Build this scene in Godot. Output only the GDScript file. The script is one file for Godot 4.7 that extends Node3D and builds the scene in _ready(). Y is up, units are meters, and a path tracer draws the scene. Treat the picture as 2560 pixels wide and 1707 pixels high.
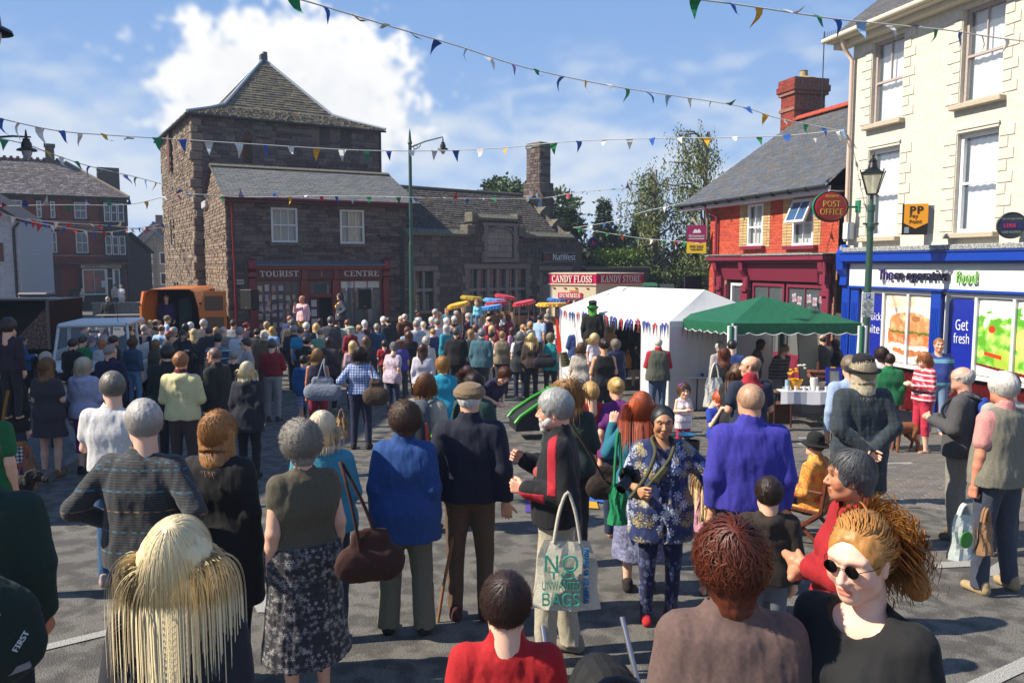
extends Node3D
const EYE:=3.33
const RED:="8a1420"
func _ready():
	var cam:=Camera3D.new()
	cam.name="camera"
	add_child(cam)
	cam.position=V(0,EYE,0)
	cam.rotation_degrees.x=-5.523
	cam.fov=46.408
	cam.near=.1
	cam.far=900.0
	cam.current=true
	var env:=Environment.new()
	env.background_mode=Environment.BG_SKY
	env.sky=Sky.new()
	env.sky.sky_material=sky_material()
	env.background_energy_multiplier=.62
	env.tonemap_mode=Environment.TONE_MAPPER_LINEAR
	env.tonemap_exposure=1.7
	env.sdfgi_enabled=true
	env.ssao_enabled=true
	env.ssil_enabled=true
	env.fog_enabled=true
	env.fog_density=.0009
	env.fog_light_color=K(.75,.82,.92)
	var we:=WorldEnvironment.new()
	we.name="environment"
	we.environment=env
	add_child(we)
	var sun:=DirectionalLight3D.new()
	sun.name="sun"
	sun.light_energy=1.6
	sun.light_color=K(1.0,.96,.89)
	sun.light_angular_distance=.55
	sun.shadow_enabled=true
	sun.basis=Basis.looking_at(V(.735,-.67,-.11))
	add_child(sun)
	build_ground()
	build_tower()
	build_tourist()
	build_bank()
	build_red_house()
	build_white_shop()
	build_far_side()
	build_trees()
	build_lamps_signs()
	build_stalls()
	build_vehicles()
	build_ride()
	build_bunting()
	build_people()
	build_props()
	finish_people()
func sky_material()->PanoramaSkyMaterial:
	var w:=1400
	var h:=700
	var im:=Image.create_empty(w,h,false,Image.FORMAT_RGBF)
	var wisp:=FastNoiseLite.new()
	wisp.seed=11
	wisp.frequency=1.0
	wisp.fractal_octaves=5
	var puff:=FastNoiseLite.new()
	puff.seed=4
	puff.frequency=1.0
	puff.fractal_octaves=5
	var heaps:=[[-29.0,13.4,3.2,2.6],[-31.5,11.0,3.0,1.9],[-26.5,11.0,2.6,2.2],[-24.0,9.5,3.2,2.2],[-20.5,13.0,1.9,1.9],[-21.5,10.3,3.0,2.6],[-18.0,9.6,2.6,2.2],[-35.5,14.2,.9,.8],
		[-26.0,5.5,7.0,1.3],[-24.5,2.4,4.5,1.8],[-9.6,10.2,1.3,1.3],[-7.0,6.4,2.2,1.1],[-4.6,5.9,2.4,.9],[11.5,8.3,2.5,.9],[15.0,9.4,3.0,1.3],[-60.0,14.0,9.0,5.0],[-75.0,10.0,8.0,4.0],[70.0,13.0,9.0,4.0],[120.0,14.0,12.0,5.0],[165.0,12.0,9.0,5.0],[-140.0,13.0,11.0,5.0]]
	for y in h:
		var el:=(.5 -(y+.5)/h)*180.0
		for x in w:
			var az:=((x+.5)/w-.5)*360.0
			var e:=clampf(el/90.0,.0,1.0)
			var col:=K(.50,.68,.93).lerp(K(.235,.43,.80),pow(clampf(el/24.0,.0,1.0),.8)).lerp(K(.12,.25,.58),pow(e,.7))
			if el>-3.0 and el<70.0:
				var q:=U(az*.045,el*.16)
				var v:=wisp.get_noise_2d(q.x*1.6+3.0,q.y*1.3)*.5+.5
				var v2:=wisp.get_noise_2d(q.x*6.0,q.y*5.0+20.0)*.5+.5
				var low:=clampf(1.0-absf(el-6.0)/9.0,.0,1.0)
				var veil:=clampf((v*.75+v2*.35-.62+low*.34)*2.6,.0,.92)
				if el>14.0:
					veil*=.35
				if az>-19.0 and az<45.0:
					veil=maxf(veil,clampf((v2*.5+low*.75-.5)*1.8,.0,.85))
				col=col.lerp(K(.70,.77,.86),veil)
				var tr:=absf(az+25.0 -(el-14.0)*.12+v2*1.4)- .3
				if el>12.5 and el<21.0:
					col=col.lerp(K(.8,.86,.95),clampf(.55-tr*.7,.0,.5)*v2*1.4)
				var d:=-1.0
				var top:=.0
				var n:=puff.get_noise_2d(az*.32,el*.42)*.55+puff.get_noise_2d(az*1.1+50.0,el*1.3)*.28
				for c in heaps:
					var ux:float=(az-c[0])/c[2]
					if absf(ux)>2.0:
						continue
					var uy:float=(el-c[1])/(c[3] if el>c[1] else c[3]*1.4)
					var s:=1.0-sqrt(ux*ux+uy*uy)
					if s>d:
						d=s
						top=uy
				d+=n*.85
				if d>-.05:
					var k:=clampf((d+.05)*5.0,.0,1.0)
					var lit:=clampf(.78+top*.22+n*.5-clampf(d-.3,.0,.5)*.25,.0,1.0)
					col=col.lerp(K(.62,.66,.73).lerp(K(1.02,1.02,1.01),lit),k*clampf(1.1-clampf(-top-.4,.0,1.0),.25,1.0))
			elif el<=-3.0:
				col=K(.30,.29,.28)
			im.set_pixel(x,y,col)
	var m:=PanoramaSkyMaterial.new()
	m.panorama=ImageTexture.create_from_image(im)
	return m
func ground_at(_x:float,z:float)->float:
	var t:=clampf(1.05+.06*z,-9.0,1.2)
	return (t+sqrt(t*t+.004))*.5
func sheet(mb:MB,poly:Array,lift:float):
	var p:=P2()
	for q in poly:
		p.append(U(q[0],q[1]))
	var lo:=1e9
	var hi:=-1e9
	for q in p:
		lo=minf(lo,q.y)
		hi=maxf(hi,q.y)
	var z:=lo
	while z<hi:
		var z2:=minf(z+1.0,hi)
		var band:=P2([U(-400,z),U(400,z),U(400,z2),U(-400,z2)])
		for c in Geometry2D.intersect_polygons(p,band):
			var ids:=Geometry2D.triangulate_polygon(c)
			for k in range(0,ids.size(),3):
				var a:=V(c[ids[k]].x,ground_at(0,c[ids[k]].y)+lift,c[ids[k]].y)
				var b:=V(c[ids[k+1]].x,ground_at(0,c[ids[k+1]].y)+lift,c[ids[k+1]].y)
				var d:=V(c[ids[k+2]].x,ground_at(0,c[ids[k+2]].y)+lift,c[ids[k+2]].y)
				if (b-a).cross(d-a).y<0:
					mb.tri(a,d,b)
				else:
					mb.tri(a,b,d)
		z=z2
func build_ground():
	var asphalt:=mat("asphalt",K(.44,.425,.40),.9)
	var g:=Gradient.new()
	g.offsets=PackedFloat32Array([.0,.38,.5,.62,1.0])
	g.colors=PackedColorArray([K(.55,.55,.57),K(.78,.78,.78),K(.9,.9,.89),K(1,1,.98),K(1,1,1)])
	asphalt.albedo_texture=noise_tex("chips",.16,3,false,g,512,FastNoiseLite.TYPE_SIMPLEX)
	tri(asphalt,.75,true)
	asphalt.heightmap_enabled=true
	asphalt.heightmap_texture=noise_tex("chips_relief",.16,3,false,null,512,FastNoiseLite.TYPE_SIMPLEX)
	asphalt.heightmap_scale=.5
	asphalt.detail_enabled=true
	asphalt.detail_blend_mode=BaseMaterial3D.BLEND_MODE_MUL
	asphalt.detail_albedo=noise_tex("wear",.008,4,false,ramp(K(.72,.72,.73),Color.WHITE,.3,.62),512)
	var mb:=MN()
	sheet(mb,[[-150,14],[150,14],[150,-60],[-150,-60]],.0)
	mb.quad(V(-400,0,-60),V(400,0,-60),V(400,0,-420),V(-400,0,-420))
	for k in mb.t.size():
		mb.t[k]=U(mb.v[k].x,mb.v[k].z)*.11
	G9("road",mb,asphalt)
	var paint:=M9("road_paint",K(.74,.73,.70),.8,.5,3.0,.0,true,.06)
	var lines:=[[[-3.24,-5.18],[-2.35,-5.95],[-2.28,-5.86],[-3.18,-5.09]],[[-2.13,-6.2],[-1.95,-6.2],[-1.82,-5.8],[-1.93,-5.8]],[[-5.3,-9.5],[-5.08,-9.5],[-4.92,-8.95],[-5.02,-8.95]],
		[[4.9,-13.48],[5.0,-13.56],[5.1,-12.8],[5.0,-12.74]],[[5.15,-14.1],[5.5,-14.16],[5.48,-14.03],[5.13,-13.97]],[[5.5,-11.68],[6.0,-11.74],[5.98,-11.62],[5.48,-11.56]],[[5.4,-11.44],[5.6,-11.42],[5.58,-11.31],[5.38,-11.34]],
		[[3.8,-7.0],[4.2,-7.06],[4.18,-6.9],[3.78,-6.84]],[[4.56,-7.5],[4.95,-7.76],[5.0,-7.62],[4.6,-7.34]],[[4.1,-6.72],[4.52,-7.1],[4.58,-6.98],[4.14,-6.6]],[[2.7,-4.6],[3.5,-5.1],[3.55,-5.0],[2.75,-4.5]]]
	for l in lines:
		var one:=MN()
		sheet(one,l,.024 if l[0][1]<-11.0 else .008)
		G9("road_marking",one,paint)
	build_setts()
	build_kerbs()
func build_setts():
	var bed:=mat("sett_joint",K(.30,.285,.265),.95)
	tri(bed,1.0,true)
	var area:=[[3.1,-9.35],[4.75,-9.05],[5.5,-8.4],[12.5,-7.6],[9.9,-15.0],[8.6,-19.4],[4.2,-19.6],[3.6,-14.0]]
	var mb:=MN()
	sheet(mb,area,.004)
	var pave:=G9("pavement",mb,bed)
	var p:=P2()
	for q in area:
		p.append(U(q[0],q[1]))
	var r:=rnd(31)
	var kinds:Array[Material]=[]
	for k in 5:
		kinds.append(M9("sett%d"%k,[K(.45,.42,.385),K(.42,.395,.37),K(.47,.43,.39),K(.40,.38,.36),K(.46,.425,.40)][k],.85,.75,2.5,.25,true,.05))
	var one:=MN()
	one.stone(V0,V(.5,0,0),V(0,0,-.5),V(0,1,0),.06,PackedFloat32Array([1,1,1,1]))
	var shape:=one.mesh()
	var rest:=MN()
	var count:=0
	var z:=-7.8
	while z>-19.5:
		var x:=3.0+(.1 if int(z/.105)%2==0 else .0)
		while x<12.5:
			var c:=U(x,z)
			if Geometry2D.is_point_in_polygon(c,p) and x<.66*-z+.3:
				var up:=.015+r.randf()*.006
				var at:=V(x,ground_at(x,z)+.004,z)
				if count<300:
					Z("sett",shape,kinds[r.randi()%5],pave,X(Basis(V(.195,0,0),V(0,up,0),V(0,0,.098)),at))
				else:
					rest.col=[K(.16,.143,.125),K(.145,.13,.115),K(.175,.15,.125),K(.13,.12,.11)][r.randi()%4]
					rest.stone(at,V(.0975,0,0),V(0,0,-.049),V(0,up,0),.006,PackedFloat32Array([1,1,1,1]))
				count+=1
			x+=.2
		z-=.105
	var m:=M9("sett_rest",Color.WHITE,.85,.75,2.5,.25,true,.05)
	stuff(Z("setts_beyond",rest,m,pave))
func build_kerbs():
	var stone_m:=M9("kerb_stone",K(.46,.44,.42),.85,.75,2.0,.3,true)
	var mb:=MN()
	sheet(mb,[[-20,-7.4],[-5.85,-8.3],[-6.6,-12.0],[-9.5,-16.5],[-13.5,-20],[-24,-20]],.11)
	G9("pavement",mb,M9("flags",K(.36,.35,.35),.9,.75,.8,.3,true))
	var edge:=[U(-20,-7.4),U(-5.85,-8.3),U(-6.6,-12.0),U(-9.5,-16.5),U(-13.5,-20)]
	for k in edge.size()- 1:
		var a:Vector2=edge[k]
		var b:Vector2=edge[k+1]
		var n:=int(a.distance_to(b)/.9)
		for s in n:
			var q:=a.lerp(b,(s+.5)/n)
			if q.x<-.66*-q.y-2.0:
				continue
			var kb:=MN()
			kb.box(V0,V(a.distance_to(b)/n-.012,.24,.14),Basis(),.015)
			var ang:=(b-a).angle()
			var o:=G9("kerb_stone",kb,stone_m)
			o.transform=X(Basis(XU,-ang),V(q.x,ground_at(0,q.y)+.002,q.y))
	var line:=[U(3.05,-9.42),U(4.75,-9.12),U(5.5,-8.47),U(12.5,-7.67)]
	for k in line.size()- 1:
		var a:Vector2=line[k]
		var b:Vector2=line[k+1]
		var n:=maxi(1,int(a.distance_to(b)/.6))
		for s in n:
			var q:=a.lerp(b,(s+.5)/n)
			if q.x>.66*-q.y+.5:
				continue
			var kb:=MN()
			kb.box(V0,V(a.distance_to(b)/n-.01,.1,.16),Basis(),.01)
			var o:=G9("channel_stone",kb,stone_m)
			o.transform=X(Basis(XU,-(b-a).angle()),V(q.x,ground_at(0,q.y)- .022,q.y))
class MB:
	var v:=PackedVector3Array()
	var n:=PackedVector3Array()
	var c:=PackedColorArray()
	var t:=PackedVector2Array()
	var i:=PackedInt32Array()
	var col:=Color.WHITE
	func quad(a:Vector3,b:Vector3,d:Vector3,e:Vector3):
		var m:=(b-a).cross(d-a)
		if m.length_squared()<1e-16:
			m=(d-a).cross(e-a)
		m=m.normalized()
		var s:=v.size()
		v.append_array(PackedVector3Array([a,b,d,e]))
		n.append_array(PackedVector3Array([m,m,m,m]))
		c.append_array(PackedColorArray([col,col,col,col]))
		t.append_array(PackedVector2Array([Vector2(0,1),Vector2(1,1),Vector2(1,0),Vector2(0,0)]))
		i.append_array(PackedInt32Array([s,s+2,s+1,s,s+3,s+2]))
	func tri(a:Vector3,b:Vector3,d:Vector3):
		var m:=(b-a).cross(d-a).normalized()
		var s:=v.size()
		v.append_array(PackedVector3Array([a,b,d]))
		n.append_array(PackedVector3Array([m,m,m]))
		c.append_array(PackedColorArray([col,col,col]))
		t.append_array(PackedVector2Array([Vector2(0,1),Vector2(1,1),Vector2(1,0)]))
		i.append_array(PackedInt32Array([s,s+2,s+1]))
	func box(p:Vector3,size:Vector3,bs:=Basis(),bev:=.0):
		var h:=size*.5
		var x:=bs.x*h.x
		var y:=bs.y*h.y
		var z:=bs.z*h.z
		if bev<=.0:
			quad(p-x-y+z,p+x-y+z,p+x+y+z,p-x+y+z)
			quad(p+x-y-z,p-x-y-z,p-x+y-z,p+x+y-z)
			quad(p+x-y+z,p+x-y-z,p+x+y-z,p+x+y+z)
			quad(p-x-y-z,p-x-y+z,p-x+y+z,p-x+y-z)
			quad(p-x+y+z,p+x+y+z,p+x+y-z,p-x+y-z)
			quad(p-x-y-z,p+x-y-z,p+x-y+z,p-x-y+z)
			return
		var bx:=bs.x*bev
		var by:=bs.y*bev
		var bz:=bs.z*bev
		quad(p-x+bx-y+by+z,p+x-bx-y+by+z,p+x-bx+y-by+z,p-x+bx+y-by+z)
		quad(p+x-bx-y+by-z,p-x+bx-y+by-z,p-x+bx+y-by-z,p+x-bx+y-by-z)
		quad(p+x-y+by+z-bz,p+x-y+by-z+bz,p+x+y-by-z+bz,p+x+y-by+z-bz)
		quad(p-x-y+by-z+bz,p-x-y+by+z-bz,p-x+y-by+z-bz,p-x+y-by-z+bz)
		quad(p-x+bx+y+z-bz,p+x-bx+y+z-bz,p+x-bx+y-z+bz,p-x+bx+y-z+bz)
		quad(p-x+bx-y-z+bz,p+x-bx-y-z+bz,p+x-bx-y+z-bz,p-x+bx-y+z-bz)
		for s in [-1.0,1.0]:
			strip(p+y*s-by*s+z,p+y*s+z-bz,x-bx,s>0)
			strip(p+y*s-by*s-z,p+y*s-z+bz,x-bx,s<0)
			strip(p+x*s-bx*s+z,p+x*s+z-bz,y-by,s<0)
			strip(p+x*s-bx*s-z,p+x*s-z+bz,y-by,s>0)
			strip(p+x*s+y-by,p+x*s-bx*s+y,z-bz,s<0)
			strip(p+x*s-y+by,p+x*s-bx*s-y,z-bz,s>0)
	func strip(a:Vector3,b:Vector3,along:Vector3,turn:bool):
		if turn:
			quad(a-along,a+along,b+along,b-along)
		else:
			quad(a+along,a-along,b-along,b+along)
	func stone(p:Vector3,x:Vector3,y:Vector3,z:Vector3,ch:float,j:PackedFloat32Array):
		var xc:=x*(1.0-ch/x.length())
		var yc:=y*(1.0-ch/y.length())
		var f:=[p-xc-yc+z*j[0],p+xc-yc+z*j[1],p+xc+yc+z*j[2],p-xc+yc+z*j[3]]
		var o:=[p-x-y,p+x-y,p+x+y,p-x+y]
		var m:=z*.45
		quad(f[0],f[1],f[2],f[3])
		for k in 4:
			var l:=(k+1)%4
			quad(o[k]+m,o[l]+m,f[l],f[k])
			quad(o[k],o[l],o[l]+m,o[k]+m)
	func tube(pts:PackedVector3Array,r0:float,r1:float,sides:=8,cap:=true):
		var up:=Vector3.UP
		var base:=v.size()
		var m:=pts.size()
		for k in m:
			var d:=(pts[mini(k+1,m-1)]- pts[maxi(k-1,0)]).normalized()
			if absf(d.dot(up))>.95:
				up=Vector3.RIGHT
			var sx:=d.cross(up).normalized()
			var sy:=sx.cross(d)
			up=sy
			var r:=lerpf(r0,r1,k/float(maxi(m-1,1)))
			for s in sides:
				var an:=TAU*s/sides
				var q:=sx*cos(an)+sy*sin(an)
				v.append(pts[k]+q*r)
				n.append(q)
				c.append(col)
				t.append(Vector2(s/float(sides),k))
		for k in m-1:
			for s in sides:
				var a:=base+k*sides+s
				var b:=base+k*sides+(s+1)%sides
				i.append_array(PackedInt32Array([a,b,b+sides,a,b+sides,a+sides]))
		if cap:
			for e in 2:
				var k:int=0 if e==0 else m-1
				var d:=(pts[1]- pts[0] if e==0 else pts[m-2]- pts[m-1]).normalized()
				var s0:=v.size()
				for s in sides:
					v.append(v[base+k*sides+s])
					n.append(-d)
					c.append(col)
					t.append(Vector2.ZERO)
				for s in range(1,sides-1):
					if e==0:
						i.append_array(PackedInt32Array([s0,s0+s+1,s0+s]))
					else:
						i.append_array(PackedInt32Array([s0,s0+s,s0+s+1]))
	func bar(a:Vector3,b:Vector3,r:float,sides:=6):
		tube(PackedVector3Array([a,b]),r,r,sides)
	func lathe(p:PackedVector2Array,sides:int,xf:=Transform3D(),sharp:=true):
		for k in p.size()- 1:
			var a:=p[k]
			var b:=p[k+1]
			var d:=(b-a).normalized()
			var base:=v.size()
			for s in sides+1:
				var an:=TAU*s/sides
				var e:=Vector3(cos(an),0,sin(an))
				var nn:=xf.basis*(e*d.y-Vector3.UP*d.x)
				for q in [a,b]:
					v.append(xf*(e*q.x+Vector3.UP*q.y))
					n.append(nn.normalized())
					c.append(col)
					t.append(Vector2(s/float(sides),q.y))
			for s in sides:
				var o:=base+s*2
				i.append_array(PackedInt32Array([o,o+2,o+1,o+1,o+2,o+3]))
	func prism(poly:PackedVector2Array,z0:float,z1:float,xf:=Transform3D()):
		var ids:=Geometry2D.triangulate_polygon(poly)
		var area:=.0
		for k in poly.size():
			area+=poly[k].cross(poly[(k+1)%poly.size()])
		var w:=1.0 if area>0 else -1.0
		var mirrored:=xf.basis.determinant()<.0
		if mirrored:
			w=-w
		for e in 2:
			var z:=z1 if e==0 else z0
			for k in range(0,ids.size(),3):
				var a:=poly[ids[k]]
				var b:=poly[ids[k+1]]
				var d:=poly[ids[k+2]]
				var up:=(b-a).cross(d-a)>.0
				if ((e==0)!=up)!=mirrored:
					var sw:=b
					b=d
					d=sw
				tri(xf*Vector3(a.x,a.y,z),xf*Vector3(b.x,b.y,z),xf*Vector3(d.x,d.y,z))
		for k in poly.size():
			var a:=poly[k]
			var b:=poly[(k+1)%poly.size()]
			if w<0:
				var sw:=a
				a=b
				b=sw
			quad(xf*Vector3(a.x,a.y,z1),xf*Vector3(a.x,a.y,z0),xf*Vector3(b.x,b.y,z0),xf*Vector3(b.x,b.y,z1))
	func add(o:MB,xf:=Transform3D()):
		var s:=v.size()
		v.append_array(xf*o.v)
		var nb:=Transform3D(xf.basis.orthonormalized(),V0)
		n.append_array(nb*o.n)
		c.append_array(o.c)
		t.append_array(o.t)
		for k in o.i:
			i.append(s+k)
	func add_arrays(a:Array,xf:=Transform3D()):
		if a.is_empty() or a[0].size()==0:
			return
		var s:=v.size()
		v.append_array(xf*(a[0] as PackedVector3Array))
		n.append_array(Transform3D(xf.basis.orthonormalized(),V0)*(a[1] as PackedVector3Array))
		c.append_array(a[3])
		var u:=PackedVector2Array()
		u.resize(a[0].size())
		t.append_array(u)
		for k in (a[2] as PackedInt32Array):
			i.append(s+k)
	func mesh()->ArrayMesh:
		var a:=[]
		a.resize(Mesh.ARRAY_MAX)
		a[Mesh.ARRAY_VERTEX]=v
		a[Mesh.ARRAY_NORMAL]=n
		a[Mesh.ARRAY_COLOR]=c
		a[Mesh.ARRAY_TEX_UV]=t
		a[Mesh.ARRAY_INDEX]=i
		var m:=ArrayMesh.new()
		if v.size()>0 and i.size()>0:
			m.add_surface_from_arrays(Mesh.PRIMITIVE_TRIANGLES,a)
		return m
var used:={}
func numbered(s:String)->String:
	used[s]=used.get(s,0)+1
	return s if used[s]==1 else "%s_%03d"%[s,used[s]- 1]
func T9(called:String,label:String,category:String,at:=Transform3D(),group:="")->Node3D:
	var o:=Node3D.new()
	o.name=numbered(called)
	add_child(o,true)
	o.transform=at
	o.set_meta("label",label)
	o.set_meta("category",category)
	if group:
		o.set_meta("group",group)
	return o
func Z(called:String,mb,mat:Material,parent:Node,at:=Transform3D())->MeshInstance3D:
	var o:=MeshInstance3D.new()
	o.name=called
	o.mesh=mb.mesh() if mb is MB else mb
	if o.mesh.get_surface_count()>0:
		for k in o.mesh.get_surface_count():
			o.set_surface_override_material(k,mat)
	o.transform=at
	parent.add_child(o,true)
	return o
func S9(called:String,mb,mat:Material,label:String,category:String,at:=Transform3D(),group:="")->MeshInstance3D:
	var o:=Z(numbered(called),mb,mat,self,at)
	o.set_meta("label",label)
	o.set_meta("category",category)
	if group:
		o.set_meta("group",group)
	return o
func G9(called:String,mb,mat:Material)->MeshInstance3D:
	var o:=Z(numbered(called),mb,mat,self)
	o.set_meta("kind","structure")
	return o
func stuff(o:Node)->Node:
	o.set_meta("kind","stuff")
	return o
func turned(x:float,y:float,z:float,deg:=.0,s:=1.0)->Transform3D:
	return Transform3D(Basis(Vector3.UP,D9(deg)).scaled(Vector3.ONE*s),Vector3(x,y,z))
var mats:Dictionary[String,StandardMaterial3D]={}
var noises:={}
func rnd(seed_value:int)->RandomNumberGenerator:
	var r:=RandomNumberGenerator.new()
	r.seed=seed_value
	return r
func noise_tex(key:String,freq:float,octaves:=4,as_normal:=false,ramp:Gradient=null,size:=512,kind:=FastNoiseLite.TYPE_SIMPLEX_SMOOTH,bump:=4.0)->NoiseTexture2D:
	if noises.has(key):
		return noises[key]
	var f:=FastNoiseLite.new()
	f.noise_type=kind
	f.frequency=freq
	f.fractal_octaves=octaves
	f.seed=key.hash()%10000
	var t:=NoiseTexture2D.new()
	t.width=size
	t.height=size
	t.seamless=true
	t.noise=f
	t.as_normal_map=as_normal
	t.bump_strength=bump
	if ramp:
		t.color_ramp=ramp
	noises[key]=t
	return t
func ramp(a:Color,b:Color,pa:=.0,pb:=1.0)->Gradient:
	var g:=Gradient.new()
	g.set_color(0,a)
	g.set_color(1,b)
	g.set_offset(0,pa)
	g.set_offset(1,pb)
	return g
func hx(s:String)->Color:
	return Color.html(s)
func mat(key:String,color:Color,rough:=.8,metal:=.0)->StandardMaterial3D:
	if mats.has(key):
		return mats[key]
	var m:=StandardMaterial3D.new()
	m.resource_name=key
	m.albedo_color=color
	m.roughness=rough
	m.metallic=metal
	m.vertex_color_use_as_albedo=true
	mats[key]=m
	return m
func tri(m:StandardMaterial3D,scale:float,world:=false)->StandardMaterial3D:
	m.uv1_triplanar=true
	m.uv1_world_triplanar=world
	m.uv1_scale=Vector3.ONE*scale
	return m
func M9(key:String,color:Color,rough:float,lo:float,scale:float,relief:=.0,world:=false,freq:=.02)->StandardMaterial3D:
	if mats.has(key):
		return mats[key]
	var m:=mat(key,color,rough)
	m.albedo_texture=noise_tex("mottle%.2f_%.3f"%[lo,freq],freq,5,false,ramp(Color(lo,lo,lo),Color.WHITE,.25,.75))
	if relief>.0:
		m.heightmap_enabled=true
		m.heightmap_texture=noise_tex("relief",.03,5)
		m.heightmap_scale=relief*.22
	return tri(m,scale,world)
class Job:
	var bones:Array[PackedFloat32Array]=[]
	var cell:=.02
	var planes:Array=[]
	var amp:=.0
	var freq:=Vector3.ONE*10.0
	var noise_seed:=1
	var tone:=.0
	var xf:=Transform3D()
	var paint:Array=[]
	var strands:Array=[]
	var more:Array=[]
	var out:Array=[]
	var ready_mesh:ArrayMesh=null
	func b(p:Vector3,q:Vector3,ra:float,rb:float,k:=.03,fx:=1.0,fz:=1.0,op:=.0)->Job:
		bones.append(PackedFloat32Array([p.x,p.y,p.z,q.x,q.y,q.z,ra,rb,1.0/fx,1.0/fz,k,op]))
		return self
	func run():
		out=grow()
		for s in strands:
			s.grow_into(out)
		for m in more:
			m.run()
			var s:int=out[0].size()
			out[0].append_array(m.xf*(m.out[0] as PackedVector3Array))
			out[1].append_array(Transform3D(m.xf.basis.orthonormalized(),V0)*(m.out[1] as PackedVector3Array))
			out[3].append_array(m.out[3])
			var ii:PackedInt32Array=m.out[2]
			for k in ii.size():
				ii[k]+=s
			out[2].append_array(ii)
	func mesh()->ArrayMesh:
		if ready_mesh==null:
			ready_mesh=ArrayMesh.new()
			if out.size() and out[0].size():
				var a:=[]
				a.resize(Mesh.ARRAY_MAX)
				a[Mesh.ARRAY_VERTEX]=out[0]
				a[Mesh.ARRAY_NORMAL]=out[1]
				a[Mesh.ARRAY_INDEX]=out[2]
				a[Mesh.ARRAY_COLOR]=out[3]
				ready_mesh.add_surface_from_arrays(Mesh.PRIMITIVE_TRIANGLES,a)
		return ready_mesh
	func grow()->Array:
		var V:=PackedVector3Array()
		var N:=PackedVector3Array()
		var I:=PackedInt32Array()
		var C:=PackedColorArray()
		if bones.is_empty():
			return [V,N,I,C]
		var lo:=Vector3.ONE*1e9
		var hi:=Vector3.ONE*-1e9
		for q in bones:
			if q[11]>.5:
				continue
			var r:=maxf(q[6],q[7])
			var e:=Vector3(r/q[8],r,r/q[9])
			lo=lo.min(Vector3(q[0],q[1],q[2]).min(Vector3(q[3],q[4],q[5]))- e)
			hi=hi.max(Vector3(q[0],q[1],q[2]).max(Vector3(q[3],q[4],q[5]))+e)
		var pad:=cell*2.0+amp+.02
		lo-=Vector3.ONE*pad
		hi+=Vector3.ONE*pad
		for pl in planes:
			var nn:Vector3=pl[0]
			if nn.y<-.99:
				lo.y=maxf(lo.y,-pl[1]- .03-cell*2.0)
			elif nn.y>.99:
				hi.y=minf(hi.y,pl[1]+.03+cell*2.0)
		var nx:=int((hi.x-lo.x)/cell)+2
		var ny:=int((hi.y-lo.y)/cell)+2
		var nz:=int((hi.z-lo.z)/cell)+2
		var F:=PackedFloat32Array()
		F.resize(nx*ny*nz)
		F.fill(.2)
		var sy:=nx
		var sz:=nx*ny
		for q in bones:
			var k:float=q[10]
			var r:=maxf(q[6],q[7])
			var g:=k+cell*3.0
			var ex:=r/q[8]+g/q[8]
			var ez:=r/q[9]+g/q[9]
			var x0:=clampi(int((minf(q[0],q[3])- ex-lo.x)/cell),0,nx-1)
			var x1:=clampi(int((maxf(q[0],q[3])+ex-lo.x)/cell)+1,0,nx-1)
			var y0:=clampi(int((minf(q[1],q[4])- r-g-lo.y)/cell),0,ny-1)
			var y1:=clampi(int((maxf(q[1],q[4])+r+g-lo.y)/cell)+1,0,ny-1)
			var z0:=clampi(int((minf(q[2],q[5])- ez-lo.z)/cell),0,nz-1)
			var z1:=clampi(int((maxf(q[2],q[5])+ez-lo.z)/cell)+1,0,nz-1)
			var ix:float=q[8]
			var iz:float=q[9]
			var bx:=(q[3]- q[0])*ix
			var by:=q[4]- q[1]
			var bz:=(q[5]- q[2])*iz
			var bb:=maxf(bx*bx+by*by+bz*bz,1e-9)
			var ra:float=q[6]
			var dr:float=q[7]- q[6]
			var cut:=q[11]>.5
			var kk:=.25/maxf(k,1e-5)
			for z in range(z0,z1+1):
				var pz:=(lo.z+z*cell-q[2])*iz
				for y in range(y0,y1+1):
					var py:=lo.y+y*cell-q[1]
					var at:=z*sz+y*sy
					for x in range(x0,x1+1):
						var px:=(lo.x+x*cell-q[0])*ix
						var h:=clampf((px*bx+py*by+pz*bz)/bb,.0,1.0)
						var dx:=px-bx*h
						var dy:=py-by*h
						var dz:=pz-bz*h
						var d:=sqrt(dx*dx+dy*dy+dz*dz)- ra-dr*h
						var o:=F[at+x]
						if cut:
							var e:=k-absf(o+d)
							var m:=maxf(o,-d)
							if e>.0:
								m+=e*e*kk
							F[at+x]=m
						else:
							var e:=k-absf(o-d)
							var m:=minf(o,d)
							if e>.0:
								m-=e*e*kk
							F[at+x]=m
		if amp>.0 or planes.size()>0:
			var fn:=FastNoiseLite.new()
			fn.seed=noise_seed
			fn.frequency=1.0
			fn.noise_type=FastNoiseLite.TYPE_SIMPLEX_SMOOTH
			fn.fractal_octaves=2
			var near:=amp+cell*2.0
			for z in nz:
				for y in ny:
					var at:=z*sz+y*sy
					for x in nx:
						var o:=F[at+x]
						if o<near:
							var p:=Vector3(lo.x+x*cell,lo.y+y*cell,lo.z+z*cell)
							if amp>.0 and o>-near:
								o+=amp*fn.get_noise_3d(p.x*freq.x,p.y*freq.y,p.z*freq.z)
							for pl in planes:
								var e:float=(pl[0] as Vector3).dot(p)- pl[1]
								if pl[2]>.0:
									e+=pl[2]*sin(p.x*31.0+7.0*p.z)*cos(p.z*27.0)
								o=maxf(o,e)
							F[at+x]=o
		var id:=PackedInt32Array()
		id.resize(nx*ny*nz)
		id.fill(-1)
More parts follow.
